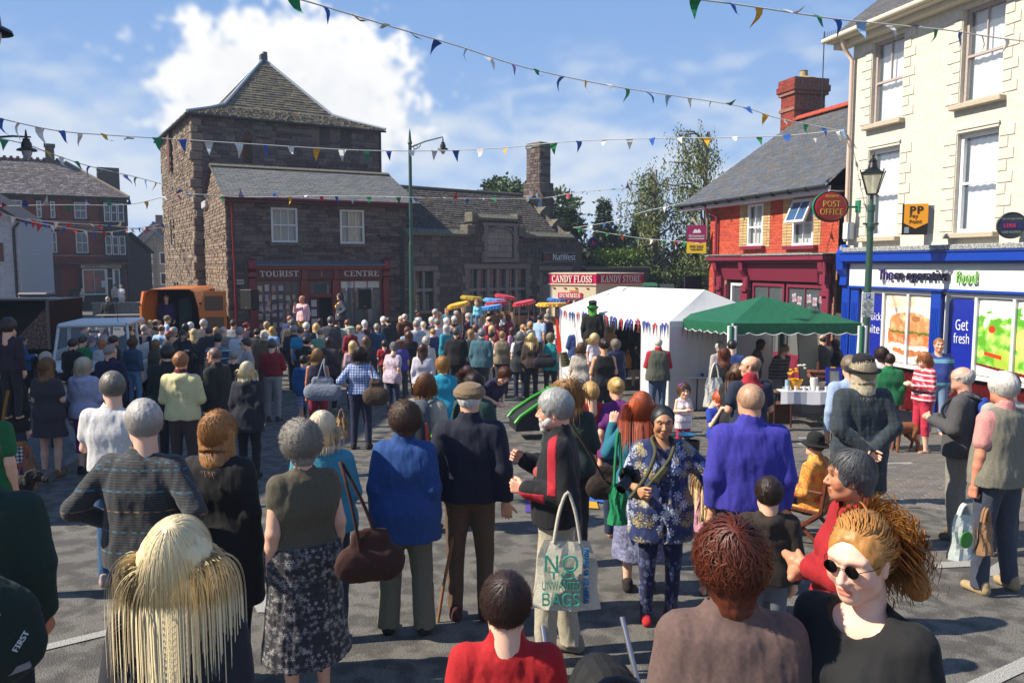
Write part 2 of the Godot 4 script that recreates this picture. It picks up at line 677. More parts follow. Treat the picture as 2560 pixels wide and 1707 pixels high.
		for z in nz-1:
			for y in ny-1:
				var at:=z*sz+y*sy
				for x in nx-1:
					var a:=at+x
					var f0:=F[a]
					var f1:=F[a+1]
					var f2:=F[a+sy]
					var f3:=F[a+sy+1]
					var f4:=F[a+sz]
					var f5:=F[a+sz+1]
					var f6:=F[a+sz+sy]
					var f7:=F[a+sz+sy+1]
					var s:=int(f0<.0)+int(f1<.0)+int(f2<.0)+int(f3<.0)+int(f4<.0)+int(f5<.0)+int(f6<.0)+int(f7<.0)
					if s==0 or s==8:
						continue
					var p:=V0
					var m:=0
					if (f0<.0)!=(f1<.0):
						p+=Vector3(f0/(f0-f1),0,0)
						m+=1
					if (f2<.0)!=(f3<.0):
						p+=Vector3(f2/(f2-f3),1,0)
						m+=1
					if (f4<.0)!=(f5<.0):
						p+=Vector3(f4/(f4-f5),0,1)
						m+=1
					if (f6<.0)!=(f7<.0):
						p+=Vector3(f6/(f6-f7),1,1)
						m+=1
					if (f0<.0)!=(f2<.0):
						p+=Vector3(0,f0/(f0-f2),0)
						m+=1
					if (f1<.0)!=(f3<.0):
						p+=Vector3(1,f1/(f1-f3),0)
						m+=1
					if (f4<.0)!=(f6<.0):
						p+=Vector3(0,f4/(f4-f6),1)
						m+=1
					if (f5<.0)!=(f7<.0):
						p+=Vector3(1,f5/(f5-f7),1)
						m+=1
					if (f0<.0)!=(f4<.0):
						p+=Vector3(0,0,f0/(f0-f4))
						m+=1
					if (f1<.0)!=(f5<.0):
						p+=Vector3(1,0,f1/(f1-f5))
						m+=1
					if (f2<.0)!=(f6<.0):
						p+=Vector3(0,1,f2/(f2-f6))
						m+=1
					if (f3<.0)!=(f7<.0):
						p+=Vector3(1,1,f3/(f3-f7))
						m+=1
					id[a]=V.size()
					V.append(lo+(Vector3(x,y,z)+p/m)*cell)
					N.append(Vector3(f1+f3+f5+f7-f0-f2-f4-f6,f2+f3+f6+f7-f0-f1-f4-f5,f4+f5+f6+f7-f0-f1-f2-f3).normalized())
		for z in range(1,nz-1):
			for y in range(1,ny-1):
				var at:=z*sz+y*sy
				for x in range(1,nx-1):
					var a:=at+x
					if id[a]<0 and id[a-1]<0 and id[a-sy]<0:
						continue
					var s0:=F[a]<.0
					if s0!=(F[a+1]<.0):
						_quad(I,id[a],id[a-sy],id[a-sy-sz],id[a-sz],not s0)
					if s0!=(F[a+sy]<.0):
						_quad(I,id[a],id[a-sz],id[a-sz-1],id[a-1],not s0)
					if s0!=(F[a+sz]<.0):
						_quad(I,id[a],id[a-1],id[a-1-sy],id[a-sy],not s0)
		C.resize(V.size())
		C.fill(Color.WHITE)
		if tone>.0:
			var tn:=FastNoiseLite.new()
			tn.seed=noise_seed+3
			tn.frequency=1.0
			for k in V.size():
				var q:=1.0+tone*(tn.get_noise_3d(V[k].x*55.0,V[k].y*14.0,V[k].z*55.0)*1.2)
				C[k]=Color(q,q,q)
		for q in paint:
			var ctr:Vector3=q[0]
			var rr:float=q[1]
			for k in V.size():
				var e:=V[k].distance_to(ctr)/rr
				if e<1.0:
					C[k]=C[k].lerp(q[2],clampf((1.0-e)*2.5,.0,1.0))
		return [V,N,I,C]
	func _quad(I:PackedInt32Array,a:int,b2:int,c:int,d:int,flip:bool):
		if a<0 or b2<0 or c<0 or d<0:
			return
		if not flip:
			I.append_array(PackedInt32Array([a,c,b2,a,d,c]))
		else:
			I.append_array(PackedInt32Array([a,b2,c,a,c,d]))
class Strands:
	var count:=1500
	var length:=.25
	var step:=.02
	var width:=.003
	var comb:=Vector3(0,.9,-.4)
	var front:=.35
	var low:=-.1
	var gravity:=.5
	var curl:=.0
	var turns:=60.0
	var lift:=.012
	var sway:=V0
	var gather:=Vector3.INF
	var shoulders:=false
	var seed_value:=1
	var spread:=.25
	var head:=Vector3(.083,.118,.104)
	var centre:=Vector3(0,.03,-.016)
	var hug:=-.3
	func grow_into(out:Array):
		var r:=RandomNumberGenerator.new()
		r.seed=seed_value
		var V:PackedVector3Array=out[0]
		var N:PackedVector3Array=out[1]
		var I:PackedInt32Array=out[2]
		var C:PackedColorArray=out[3]
		var done:=0
		var tries:=0
		while done<count and tries<count*8:
			tries+=1
			var d:=Vector3(r.randfn(),r.randfn(),r.randfn()).normalized()
			if d.y<low or (d.z>front and d.y<.62+(d.z-front)*.4) or (d.y<.0 and d.z>.12):
				continue
			done+=1
			var p:=centre+d*head
			var whorl:=comb.normalized()
			var t:=(d-whorl*d.dot(whorl)).normalized()
			t=t+Vector3(r.randf_range(-1,1),r.randf_range(-1,1),r.randf_range(-1,1))*spread
			t=(t-d*t.dot(d)*.9).normalized()
			var shade:=r.randf_range(.84,1.12)
			var tone:=Color(shade,shade*r.randf_range(.96,1.03),shade*r.randf_range(.9,1.05))
			var steps:=int(length*r.randf_range(.75,1.1)/step)
			var ph:=r.randf()*TAU
			var layer:=lift*r.randf_range(.5,1.5)
			var w:=width*r.randf_range(.7,1.3)
			var first:=V.size()
			var got:=0
			var fall:=.0
			for k in steps+1:
				var rel:=p-centre
				var outward:=Vector3(rel.x/head.x,rel.y/head.y*.8,rel.z/head.z).normalized()
				if p.y<-.1:
					outward=Vector3(p.x,.1,p.z).normalized()
				var q:=p
				if curl>.0:
					var side0:=t.cross(outward).normalized()
					var am:=curl*minf(1.0,k/3.0)
					q+=(side0*cos(ph+k*step*turns)+outward*sin(ph+k*step*turns))*am
				var side:=t.cross(outward).normalized()*w*(1.0 if k<steps-1 else .35)
				V.append(q-side)
				V.append(q+side)
				var nn:=(outward+t*.15).normalized()
				N.append((nn-side.normalized()*.5).normalized())
				N.append((nn+side.normalized()*.5).normalized())
				C.append(tone)
				C.append(tone)
				if k>0:
					I.append_array(PackedInt32Array([first+k*2-2,first+k*2,first+k*2-1,first+k*2-1,first+k*2,first+k*2+1]))
				fall+=gravity*step*8.0
				var pull:=Vector3(0,-fall,0)+sway*fall
				if gather!=Vector3.INF and p.distance_to(gather)>.035 and got==0:
					t=(t*.5+(gather-p).normalized()).normalized()
				elif gather!=Vector3.INF and got==0:
					got=1
					fall=.1
					t=(t+Vector3(r.randf_range(-1,1),.4,r.randf_range(-1,1))*.6).normalized()
				else:
					t=(t+pull*.5).normalized()
				if got==0 and curl>.0 and p.y>-.08:
					t=(t-outward*maxf(.0,t.dot(outward))*.9).normalized()
				p+=t*step
				var ly:=layer*(.35+.65*k/maxf(steps,1.0))
				var hr:=head+Vector3.ONE*ly
				rel=p-centre
				var e:=Vector3(rel.x/hr.x,rel.y/hr.y,rel.z/hr.z)
				if got==0 and (e.length()<1.0 or p.y>hug):
					e=e.normalized()
					p=centre+e*hr
				elif p.y<-.08 and shoulders:
					var neck:=.075+layer
					var flat:=Vector2(p.x,p.z+.03)
					if flat.length()<neck:
						flat=flat.normalized()*neck
						p=Vector3(flat.x,p.y,flat.y-.03)
					var back:=Vector3(p.x/.24,(p.y+.36)/.2,(p.z+.04)/.145)
					if back.length()<1.0:
						back=back.normalized()
						p=Vector3(back.x*.24,back.y*.2-.36,back.z*.145-.04)
		out[0]=V
		out[1]=N
		out[2]=I
		out[3]=C
var jobs:={}
var to_run:Array[Job]=[]
func job(key:String,maker:Job)->Job:
	jobs[key]=maker
	to_run.append(maker)
	return maker
var next_job:=0
var job_lock:=Mutex.new()
func _work():
	while true:
		job_lock.lock()
		var k:=next_job
		next_job+=1
		job_lock.unlock()
		if k>=to_run.size():
			return
		to_run[k].run()
func run_jobs():
	next_job=0
	var crew:Array[Thread]=[]
	for k in 4:
		var t:=Thread.new()
		t.start(_work)
		crew.append(t)
	for t in crew:
		t.wait_to_finish()
	to_run.clear()
func joints(o:Dictionary)->Dictionary:
	var f:bool=o.sex=="f"
	var lean:float=o.get("lean",.0)
	var drop:float=-.44 if o.get("sit",false) else .0
	var bs:=Basis(XR,lean)
	var piv:=V(0,.95,0)
	var T:=X(bs,piv-bs*piv+V(0,drop,0))
	var sw:=.158 if f else .182
	var j:={"T":T,"f":f,"g":o.get("girth",1.0),"sw":sw}
	var nod:=Basis(XR,lean*-.35)
	var lk:Vector3=o.get("look",V0)
	var hb:=bs*nod*Basis(XU,D9(lk.y))*Basis(XR,D9(lk.x))*Basis(XB,D9(lk.z))
	j.head=X(hb.scaled(Vector3.ONE*o.get("head",1.0)),T*V(0,1.628,.02))
	for s in [1,-1]:
		var S:=V(sw*s,1.405,-.015)
		var E:=S+V(.05*s,-.27,-.035)
		var W:=E+V(.0,-.245,.06)
		var th:=V(0,0,1)
		var curl:=.4
		var p:String=o.get("pose","down").get_slice("/",0 if s==1 or not "/" in o.get("pose","down") else 1)
		match p:
			"hip":
				E=S+V(.16*s,-.22,-.1)
				W=V(.21*s,1.06,.05)
				th=V(0,1,0)
			"fold":
				E=S+V(.06*s,-.26,.02)
				W=V(.04*s,1.16+.02*s,.2)
				th=V(0,1,0)
			"pocket":
				E=S+V(.1*s,-.25,-.09)
				W=V(.19*s,.95,.05)
			"behind":
				E=S+V(.07*s,-.26,-.09)
				W=V(.03*s,.96,-.19)
				th=V(0,1,0)
				curl=.7
			"chin":
				E=S+V(.03*s,-.25,.12)
				W=V(.07*s,1.43,.17)
				th=V(-s,0,-.3)
				curl=.9
			"hold":
				E=S+V(.06*s,-.25,.03)
				W=V(.07*s,1.2,.25)
				th=V(0,1,0)
				curl=.8
			"photo":
				E=S+V(.1*s,-.16,.18)
				W=V(.07*s,1.57,.26)
				th=V(0,0,-1)
				curl=.8
			"carry":
				E=S+V(.04*s,-.28,.0)
				W=E+V(.01*s,-.25,.03)
				curl=1.3
		var a:Array=o.get("left" if s==1 else "right",[])
		if a.size():
			E=S+a[0]
			W=E+a[1]
			if a.size()>2:
				th=a[2]
			if a.size()>3:
				curl=a[3]
		j["S%d"%s]=T*S
		j["E%d"%s]=T*E
		j["W%d"%s]=T*W
		j["th%d"%s]=bs*th
		j["curl%d"%s]=curl
		j["hd%d"%s]=bs*(a[4] if a.size()>4 else V0)
		var st:float=o.get("stance",.1)
		var H:=V(.085*s,.92+drop,0)
		var K:=V((.075+st*.3)*s,.49,.02)
		var A:=V(st*s,.085,-.02)
		var stride:float=o.get("stride",.0)*s
		K.z+=stride*.5
		A.z+=stride
		if o.get("sit",false):
			H=V(.09*s,.5,.02)
			K=V(.13*s,.49,.42)
			A=V(.14*s,.085,.45)
		var toe:=V(.03*s,0,1).normalized()
		j["H%d"%s]=H
		j["K%d"%s]=K
		j["A%d"%s]=A
		j["toe%d"%s]=toe
	return j
func head_job(lvl:int,f:bool,opts:={})->Job:
	var q:=Job.new()
	q.cell=[.017,.0085,.0046][lvl]
	q.b(V(0,.028,-.013),V(0,.028,-.013),.092,.092,.02,.84,1.04)
	q.b(V(0,.015,.03),V(0,-.07,.04),.068,.046,.03,1.0,.95)
	q.b(V(-.03,-.06,.01),V(.03,-.06,.01),.04,.04,.03)
	q.b(V(0,-.09,.06),V(0,-.09,.06),.024,.024,.03)
	q.b(V(0,-.05,-.03),V(0,-.2,-.045),.052 if f else .058,.058 if f else .066,.025)
	if lvl>=1:
		q.b(V(0,.012,.092),V(0,-.027,.108),.008,.0125,.014)
		q.b(V(-.011,-.032,.098),V(.011,-.032,.098),.009,.009,.008)
		for s in [-1,1]:
			q.b(V(.078*s,.012,-.012),V(.076*s,-.026,-.006),.019,.012,.01,.5)
			q.b(V(.033*s,.016,.098),V(.033*s,.016,.098),.014,.014,.025,1.2,1.0,1.0)
			q.b(V(.014*s,.034,.086),V(.05*s,.034,.07),.009,.008,.016)
			q.b(V(.043*s,-.022,.062),V(.045*s,-.03,.06),.024,.022,.03)
		q.b(V(-.016,-.059,.087),V(.016,-.059,.087),.008,.008,.01)
		q.b(V(-.013,-.07,.085),V(.013,-.07,.085),.009,.009,.008)
		q.b(V(-.022,-.0645,.097),V(.022,-.0645,.097),.0035,.0035,.006,1,1,1.0)
		var lip:Color=opts.get("lip",K(.78,.46,.44))
		for x in [-.018,-.006,.006,.018]:
			q.paint.append([V(x,-.0645,.094),.014,lip])
		for s in [-1,1]:
			q.paint.append([V(.05*s,-.025,.075),.035,K(1.0,.86,.84)])
			if not opts.get("no_eyes",false):
				for x in [.024,.032,.04]:
					q.paint.append([V(x*s,.014,.088),.011 if lvl==1 else .009,K(.12,.09,.08)])
				for x in [.018,.027,.036,.045]:
					q.paint.append([V(x*s,.037,.086),.011,opts.get("brow",K(.42,.33,.27))])
	if lvl==2 and not opts.get("no_eyes",false):
		for s in [-1,1]:
			var e:=Job.new()
			e.cell=.004
			e.b(V(.032*s,.014,.078),V(.032*s,.014,.078),.0115,.0115)
			e.paint.append([V(.032*s,.014,.09),.02,K(1.1,1.15,1.2)])
			e.paint.append([V(.032*s,.015,.091),.009,K(.03,.02,.02)])
			q.more.append(e)
	return q
func hand_bones(q:Job,W:Vector3,dir:Vector3,th:Vector3,s:int,curl:float,fine:bool):
	var t:=(th-dir*dir.dot(th)).normalized()
	var pn:=dir.cross(t)*s
	if not fine:
		var k1:=W+dir*.08
		q.b(W+dir*.02,k1,.03,.037,.02)
		q.b(k1,k1+(dir*cos(curl)+pn*sin(curl))*.075,.034,.022,.015)
		q.b(W+dir*.04+t*.025,W+dir*.08+t*.05+pn*.02,.016,.012,.015)
		return
	var off:=[.031,.0105,-.0105,-.029]
	var ln:=[.074,.083,.077,.061]
	for n in 4:
		var base:Vector3=W+dir*(.088-absf(off[n]- .01)*.25)+t*off[n]
		q.b(W+dir*.012+t*off[n]*.6,base,.0165,.0125,.014)
		var a:=.12
		var p:=base
		var spread:Vector3=t*off[n]*(2.2 if curl<.3 else .8)
		for g in 3:
			a+=curl*[.75,1.0,.8][g]
			var d:Vector3=((dir+spread)*cos(a)+pn*sin(a)).normalized()
			var l:float=ln[n]*[.46,.3,.24][g]
			q.b(p,p+d*l,.0098-g*.001,.0088-g*.001,.003)
			p+=d*l
	q.b(W+dir*.015,W+dir*.04+pn*.012+t*.02,.02,.017,.014)
	var tb:=W+dir*.03+t*.03
	var td:=(dir*.62+t*(.75-curl*.3)+pn*(.25+curl*.3)).normalized()
	q.b(tb,tb+td*.035,.0135,.0115,.01)
	var t2:=(td+dir*.35-t*curl*.35+pn*curl*.25).normalized()
	q.b(tb+td*.035,tb+td*.035+t2*.03,.0108,.0095,.003)
	q.b(tb+td*.035+t2*.03,tb+td*.035+t2*.052,.0095,.008,.003)
func hand_dir(j:Dictionary,s:int)->Vector3:
	var d:Vector3=j["hd%d"%s]
	return d.normalized() if d.length()>.1 else ((j["W%d"%s] as Vector3)- j["E%d"%s]).normalized()
func body_job(o:Dictionary,j:Dictionary)->Job:
	var q:=Job.new()
	q.cell=o.cell
	var T:Transform3D=j.T
	var g:float=j.g
	q.b(T*V(-.07,.95,0),T*V(.07,.95,0),.1*g,.1*g,.06,1,.85)
	q.b(T*V(0,1.0,0),T*V(0,1.3,-.01),.1*g,.1,.06,1.1,.85)
	q.b(T*V(-.1,1.395,-.015),T*V(.1,1.395,-.015),.06,.06,.06)
	q.b(T*V(0,1.42,-.02),j.head*V(0,-.12,-.035),.062,.054 if j.f else .06,.04)
	for s in [1,-1]:
		var S:Vector3=j["S%d"%s]
		var E:Vector3=j["E%d"%s]
		var W:Vector3=j["W%d"%s]
		var ar:float=.04*(.6+.4*g) if j.f else .045
		q.b(S,E,ar*1.12,ar*.92,.03)
		q.b(E,E.lerp(W,.35),ar*.92,ar*.9,.015)
		q.b(E.lerp(W,.35),W,ar*.9,.0275,.015)
		if o.get("hands",0)==0:
			hand_bones(q,W,hand_dir(j,s),j["th%d"%s],s,j["curl%d"%s],false)
		else:
			var h:=Job.new()
			h.cell=.0058
			h.b(W-hand_dir(j,s)*.03,W+hand_dir(j,s)*.01,.027,.024,.01)
			hand_bones(h,W,hand_dir(j,s),j["th%d"%s],s,j["curl%d"%s],true)
			q.more.append(h)
		var H:Vector3=j["H%d"%s]
		var K:Vector3=j["K%d"%s]
		var A:Vector3=j["A%d"%s]
		q.b(H,K,.085*(.5+.5*g),.055,.03)
		q.b(K,K.lerp(A,.4),.052,.053,.02)
		q.b(K.lerp(A,.4),A,.053,.034,.02)
		var toe:Vector3=j["toe%d"%s]
		q.b(A+V(0,-.045,-.02),A+V(0,-.055,0)+toe*.13,.032,.022,.03)
	var hj:=head_job(o.get("face",0),j.f,o.get("face_opts",{}))
	hj.xf=j.head
	q.more.append(hj)
	return q
func torso_bones(q:Job,o:Dictionary,j:Dictionary,ease:float,hem:float,loose:float):
	var T:Transform3D=j.T
	var g:float=j.g
	var sw:float=j.sw
	var bust:float=o.get("bust",1.0 if j.f else .0)
	q.b(T*V(-sw*.6,1.395,-.015),T*V(sw*.6,1.395,-.015),.068+ease,.068+ease,.05,1,.95)
	q.b(T*V(0,1.42,-.02),T*V(0,1.475,-.01),.085+ease,.068+ease*.5,.05,1,.85)
	q.b(T*V(-.075,1.27,-.01),T*V(.075,1.27,-.01),.115*(.5+.5*g)+ease,.115*(.5+.5*g)+ease,.07,1,.88)
	var wr:=(.098 if j.f else .115)*g+ease+loose*.6
	q.b(T*V(-.05,1.1,.005+.03*(g-1.0)),T*V(.05,1.1,.005+.03*(g-1.0)),wr,wr,.08,1,.88)
	if bust>.0:
		for s in [-1,1]:
			q.b(T*V(.068*s,1.265,.062*g),T*V(.068*s,1.255,.07*g),.066*bust+ease*.5,.066*bust+ease*.5,.05)
	if hem<1.08:
		var hr:=(.122 if j.f else .112)*(.35+.65*g)+ease+loose
		q.b(T*V(-.065,.95,0),T*V(.065,.95,0),hr,hr,.08,1,.88)
		if hem<.9:
			q.b(T*V(-.068,.93,0),T*V(-.068,hem,0),hr,hr+loose*.4,.06,1,.9)
			q.b(T*V(.068,.93,0),T*V(.068,hem,0),hr,hr+loose*.4,.06,1,.9)
func sleeve(q:Job,o:Dictionary,j:Dictionary,ease:float,kind:String):
	for s in [1,-1]:
		var S:Vector3=j["S%d"%s]
		var E:Vector3=j["E%d"%s]
		var W:Vector3=j["W%d"%s]
		var ar:float=.048 if not j.f else .042*(.55+.45*j.g)
		match kind:
			"long":
				q.b(S,E,ar*1.2+ease,ar+ease,.035)
				q.b(E,W+(E-W).normalized()*.015,ar+ease,.034+ease*.9,.02)
			"elbow":
				q.b(S,E,ar*1.2+ease,ar*1.1+ease,.035)
				q.b(E,E.lerp(W,.3),ar*1.1+ease,ar+ease,.02)
			"short":
				q.b(S,S.lerp(E,.62),ar*1.25+ease,ar*1.2+ease,.035)
			"cap":
				q.b(S,S.lerp(E,.25),ar*1.15+ease,ar*1.1+ease,.03)
func top_job(o:Dictionary,j:Dictionary)->Job:
	var q:=Job.new()
	q.cell=o.cell
	var T:Transform3D=j.T
	var kind:String=o.top
	var ease:=.012
	var loose:=.0
	var hem:float=o.get("hem",.88)
	var sl:="long"
	var neck:=.062 if not j.f else .068
	match kind:
		"tee":
			sl="short"
			loose=.012
		"shirt":
			loose=.014
		"jacket":
			ease=.026
			loose=.022
			hem=o.get("hem",.84)
		"hood":
			ease=.022
			loose=.012
		"cardi":
			ease=.018
			loose=.02
		"vest":
			ease=.026
			loose=.02
			sl="none"
		"tank":
			sl="none"
		"cap":
			sl="cap"
		"elbow":
			sl="elbow"
			loose=.012
	sl=o.get("sleeve",sl)
	ease+=o.get("puff",.0)
	torso_bones(q,o,j,ease,hem,loose)
	sleeve(q,o,j,ease,sl)
	if kind in ["tank"]:
		for s in [1,-1]:
			q.b(j["S%d"%s]+V(.03*s,.03,0),j["S%d"%s]+V(.04*s,-.1,0),.05,.05,.01,1,1.6,1.0)
	if kind=="jacket" or o.get("collar",false):
		q.b(T*V(0,1.46,-.005),T*V(0,1.52,-.005),.082,.078,.03)
	if kind=="hood":
		q.b(T*V(-.07,1.455,-.06),T*V(.07,1.455,-.06),.045,.045,.03)
		q.b(T*V(-.05,1.42,-.1),T*V(.05,1.42,-.1),.042,.042,.03)
		q.b(T*V(0,1.34,-.125),T*V(0,1.42,-.115),.025,.05,.04)
	var nr:float=o.get("neck",neck)
	q.b(T*V(0,1.475,.0 if kind=="jacket" else .02),j.head*V(0,-.02,-.02),nr,nr+.01,.006,1,1,1.0)
	if o.has("vneck"):
		q.b(T*V(0,1.47,.07),T*V(0,1.47-o.vneck,.17),.07,.01,.01,1,1,1.0)
	q.planes.append([-(T.basis.y),-(T.basis.y).dot(T*V(0,hem,0)),.006])
	q.planes.append_array(o.get("cutters",[]))
	q.amp=.006 if o.cell<.02 else .003
	q.freq=V(15,5,15)
	q.noise_seed=o.get("seed",1)
	return q
func legs_job(o:Dictionary,j:Dictionary)->Job:
	var q:=Job.new()
	q.cell=o.cell
	var g:float=j.g
	var kind:String=o.low
	var T:Transform3D=j.T
	var hr:=(.118 if j.f else .108)*(.35+.65*g)+.01
	var top:=1.04
	var hc:Vector3=(j["H1"]+j["H-1"])*.5
	q.b(hc+V(-.065,.03,0),hc+V(.065,.03,0),hr,hr,.05,1,.9)
	q.b(T*V(-.06,1.03,0),T*V(.06,1.03,0),hr*.92,hr*.92,.05,1,.88)
	if kind=="skirt" or kind=="dress":
		var len:float=o.get("skirt",.5)
		var fl:float=o.get("flare",.06)
		q.b(V(-.05,.92,0),V(-.06,len,0),hr,hr+fl,.1,1,.9)
		q.b(V(.05,.92,0),V(.06,len,0),hr,hr+fl,.1,1,.9)
		q.planes.append([V(0,-1,0),-len,.01])
		q.amp=.012
		q.freq=V(16,2.5,16)
	else:
		var low:float={"trousers":.05,"crop":.32,"shorts":.5}.get(kind,.05)
		var w:float=o.get("wide",.0)
		for s in [1,-1]:
			var H:Vector3=j["H%d"%s]
			var K:Vector3=j["K%d"%s]
			var A:Vector3=j["A%d"%s]
			q.b(H,K,.098*(.5+.5*g),.068+w*.5,.035)
			q.b(K,A+V(0,-.05,0),.068+w*.5,.054+w,.012)
		q.planes.append([V(0,-1,0),-low,.004])
		q.amp=.006 if o.cell<.02 else .003
		q.freq=V(13,6,13)
	q.planes.append([V(0,1,0),top if not o.get("sit",false) else .62,.0])
	q.noise_seed=o.get("seed",1)+7
	return q
func hair_job(kind:String,lvl:int,seed_value:=1)->Job:
	var q:=Job.new()
	q.cell=[.017,.011,.008][lvl]
	q.amp=[.008,.007,.004][lvl]
	q.freq=V(42,20,42)
	q.tone=.55
	q.noise_seed=seed_value
	var r:=.104
	if kind in ["curly","perm"]:
		r=.113
		q.amp=.011
		q.freq=V(38,38,38)
	elif kind in ["bob","wavy","long"]:
		r=.11
	elif kind in ["crop","sleek"]:
		r=.098 if kind=="crop" else .102
		q.amp=.002
		q.freq=V(80,80,12)
	elif kind in ["shag","sleekgrey"]:
		r=.113 if kind=="shag" else .109
	q.b(V(0,.03,-.016),V(0,.03,-.016),r,r,.02,.86,1.04)
	match kind:
		"curly","perm":
			q.b(V(0,.0,-.03),V(0,-.045,-.04),.105,.085,.03,.95)
		"bob":
			for s in [-1,1]:
				q.b(V(.05*s,.02,-.01),V(.062*s,-.085,-.005),.05,.04,.03)
			q.b(V(0,0,-.05),V(0,-.1,-.055),.075,.06,.03,1.2,.8)
		"wavy","long":
			var e:=-.17 if kind=="wavy" else -.32
			for s in [-1,1]:
				q.b(V(.05*s,.02,-.015),V(.075*s,e*.9,-.03),.052,.04,.03)
			q.b(V(0,0,-.05),V(0,e,-.1),.085,.06,.04,1.3,.7)
		"pony":
			q.b(V(0,.03,-.11),V(0,.0,-.15),.028,.036,.015)
			q.b(V(0,.0,-.15),V(0,-.16,-.13),.036,.014,.015)
		"bun":
			q.b(V(0,.06,-.125),V(0,.05,-.13),.045,.045,.01)
		"shag":
			q.b(V(0,.0,-.035),V(0,-.11,-.05),.1,.066,.03,1.0)
		"sleekgrey":
			q.b(V(0,.0,-.03),V(0,-.07,-.045),.1,.07,.03,.95)
		"windpony":
			q.b(V(0,.04,-.11),V(.03,.03,-.16),.03,.05,.02)
			q.b(V(.03,.03,-.16),V(.09,-.13,-.17),.055,.04,.02)
		"full":
			q.b(V(0,.045,-.01),V(0,.045,-.01),.108,.108,.03,.86,1.04)
	var open:=.09 if kind in ["bob","wavy","long","curly","perm"] else .098
	q.b(V(0,-.035,.13),V(0,-.3,.075),open,open,.012,.86,1.0,1.0)
	if kind in ["short","full","crop","bald","pony","bun","sleek","windpony","sleekgrey"]:
		for s in [-1,1]:
			q.b(V(.1*s,-.012,.0),V(.09*s,-.1,.0),.03,.05,.01,1,1,1.0)
		q.b(V(0,-.12,-.02),V(0,-.24,-.06),.062,.1,.015,1.3,1.3,1.0)
	if kind in ["sleek","windpony","sleekgrey"]:
		q.b(V(0,.03,.13),V(0,.03,.13),.075,.075,.02,1.0,1.0,1.0)
	if kind=="bald":
		q.b(V(0,.13,.03),V(0,.1,.02),.105,.105,.01,1,1,1.0)
	if kind=="crop":
		q.planes.append([V(0,-1,0),.06,.0])
	if lvl==0 or kind=="crop":
		return q
	var s:=Strands.new()
	s.seed_value=seed_value
	s.count=900 if lvl==1 else 3200
	s.width=.0042 if lvl==1 else .0019
	s.head=V(r*.86,r,r*1.04)- Vector3.ONE*.002
	s.step=.022 if lvl==1 else .014
	s.length=.05
	s.lift=.014
	s.low=-.55
	match kind:
		"curly","perm":
			s.curl=.011
			s.turns=130.0
			s.length=.085
			s.lift=.026
			s.spread=.8
			s.low=-.75
			s.gravity=.15
			s.step=.011 if lvl==2 else .016
			s.front=.5
		"short","full":
			s.gravity=.25
			s.spread=.4
		"bob":
			s.length=.19
			s.low=-.2
			s.gravity=.9
			s.lift=.012
			s.hug=.02
			s.spread=.15
		"wavy":
			s.length=.3
			s.low=-.2
			s.hug=.02
			s.curl=.008
			s.turns=45.0
			s.lift=.02
			s.shoulders=true
		"shag":
			s.length=.1
			s.low=-.85
			s.curl=.008
			s.turns=55.0
			s.gravity=.35
			s.spread=.55
			s.lift=.022
			s.step=.01
			s.count=3400
			s.width=.002
		"sleekgrey","sleek":
			s.length=.1 if kind=="sleekgrey" else .13
			s.low=-.7
			s.gravity=.3
			s.spread=.18
			s.lift=.008
			s.comb=V(0,.9,-.3) if kind=="sleekgrey" else V(0,.35,1)
		"windpony":
			s.comb=V(0,.2,1)
			s.gather=V(0,.04,-.12)
			s.length=.3
			s.gravity=1.0
			s.sway=V(.25,.0,-.2)
			s.lift=.01
			s.curl=.012
			s.turns=50.0
			s.count=2600
			s.width=.0024
		"long":
			s.length=.46
			s.low=-.25
			s.gravity=1.1
			s.lift=.01
			s.hug=.03
			s.spread=.1
			s.shoulders=false
			s.step=.02
			if lvl==2:
				s.count=5200
				s.width=.0016
		"pony":
			s.comb=V(0,.2,1)
			s.gather=V(0,.03,-.12)
			s.length=.33
			s.gravity=.7
			s.lift=.008
		"bald":
			s.low=-.5
			s.length=.03
			s.count/=3
	q.strands.append(s)
	if kind=="bald":
		q.strands.clear()
	return q
func hat_mesh(kind:String)->MB:
	var m:=MN()
	match kind:
		"bowler":
			m.lathe(P2([U(.088,.03),U(.15,.022),U(.158,.038),U(.15,.034),U(.098,.05),U(.1,.1),U(.09,.145),U(.06,.172),U(.0,.18)]),28)
		"top":
			m.lathe(P2([U(.088,.04),U(.15,.03),U(.155,.045),U(.098,.055),U(.1,.1),U(.108,.19),U(.1,.2),U(.0,.2)]),24)
		"cap":
			m.lathe(P2([U(.098,.03),U(.1,.06),U(.085,.115),U(.05,.138),U(.0,.142)]),18)
			var p:=P2()
			for k in 9:
				var a:=PI*k/8.0
				p.append(U(cos(a)*.075,-sin(a)*.08))
			m.prism(p,-.004,.004,X(Basis(XR,PI/2+.15)*Basis(XB,PI),V(0,.04,.085)).scaled_local(V(1,1,1)))
		"beret":
			m.lathe(P2([U(.098,.05),U(.122,.08),U(.12,.105),U(.08,.132),U(.0,.14)]),18)
		"scarf":
			m.lathe(P2([U(.1,.0),U(.106,.05),U(.09,.11),U(.05,.138),U(.0,.142)]),18)
		"flat":
			m.lathe(P2([U(.1,.03),U(.118,.052),U(.116,.08),U(.085,.118),U(.04,.136),U(.0,.14)]),24)
	return m
var hats:={}
func person(label:String,x:float,z:float,h:float,yaw:float,o:Dictionary,group:="")->Node3D:
	var hero:int=o.get("lvl",0)
	o.cell=o.get("cell",[.026,.017,.0115][hero])
	var s:=h/1.75
	if h<1.45:
		o.head=lerpf(1.0,.94/s,.85)
	var root:=T9("person",label,"person",turned(x,ground_at(x,z)+o.get("up",.0),z,yaw,s),group)
	waiting.append([root,o,h])
	if o.has("tag"):
		tags[o.tag]=[root,o]
	return root
var waiting:Array=[]
var tags:={}
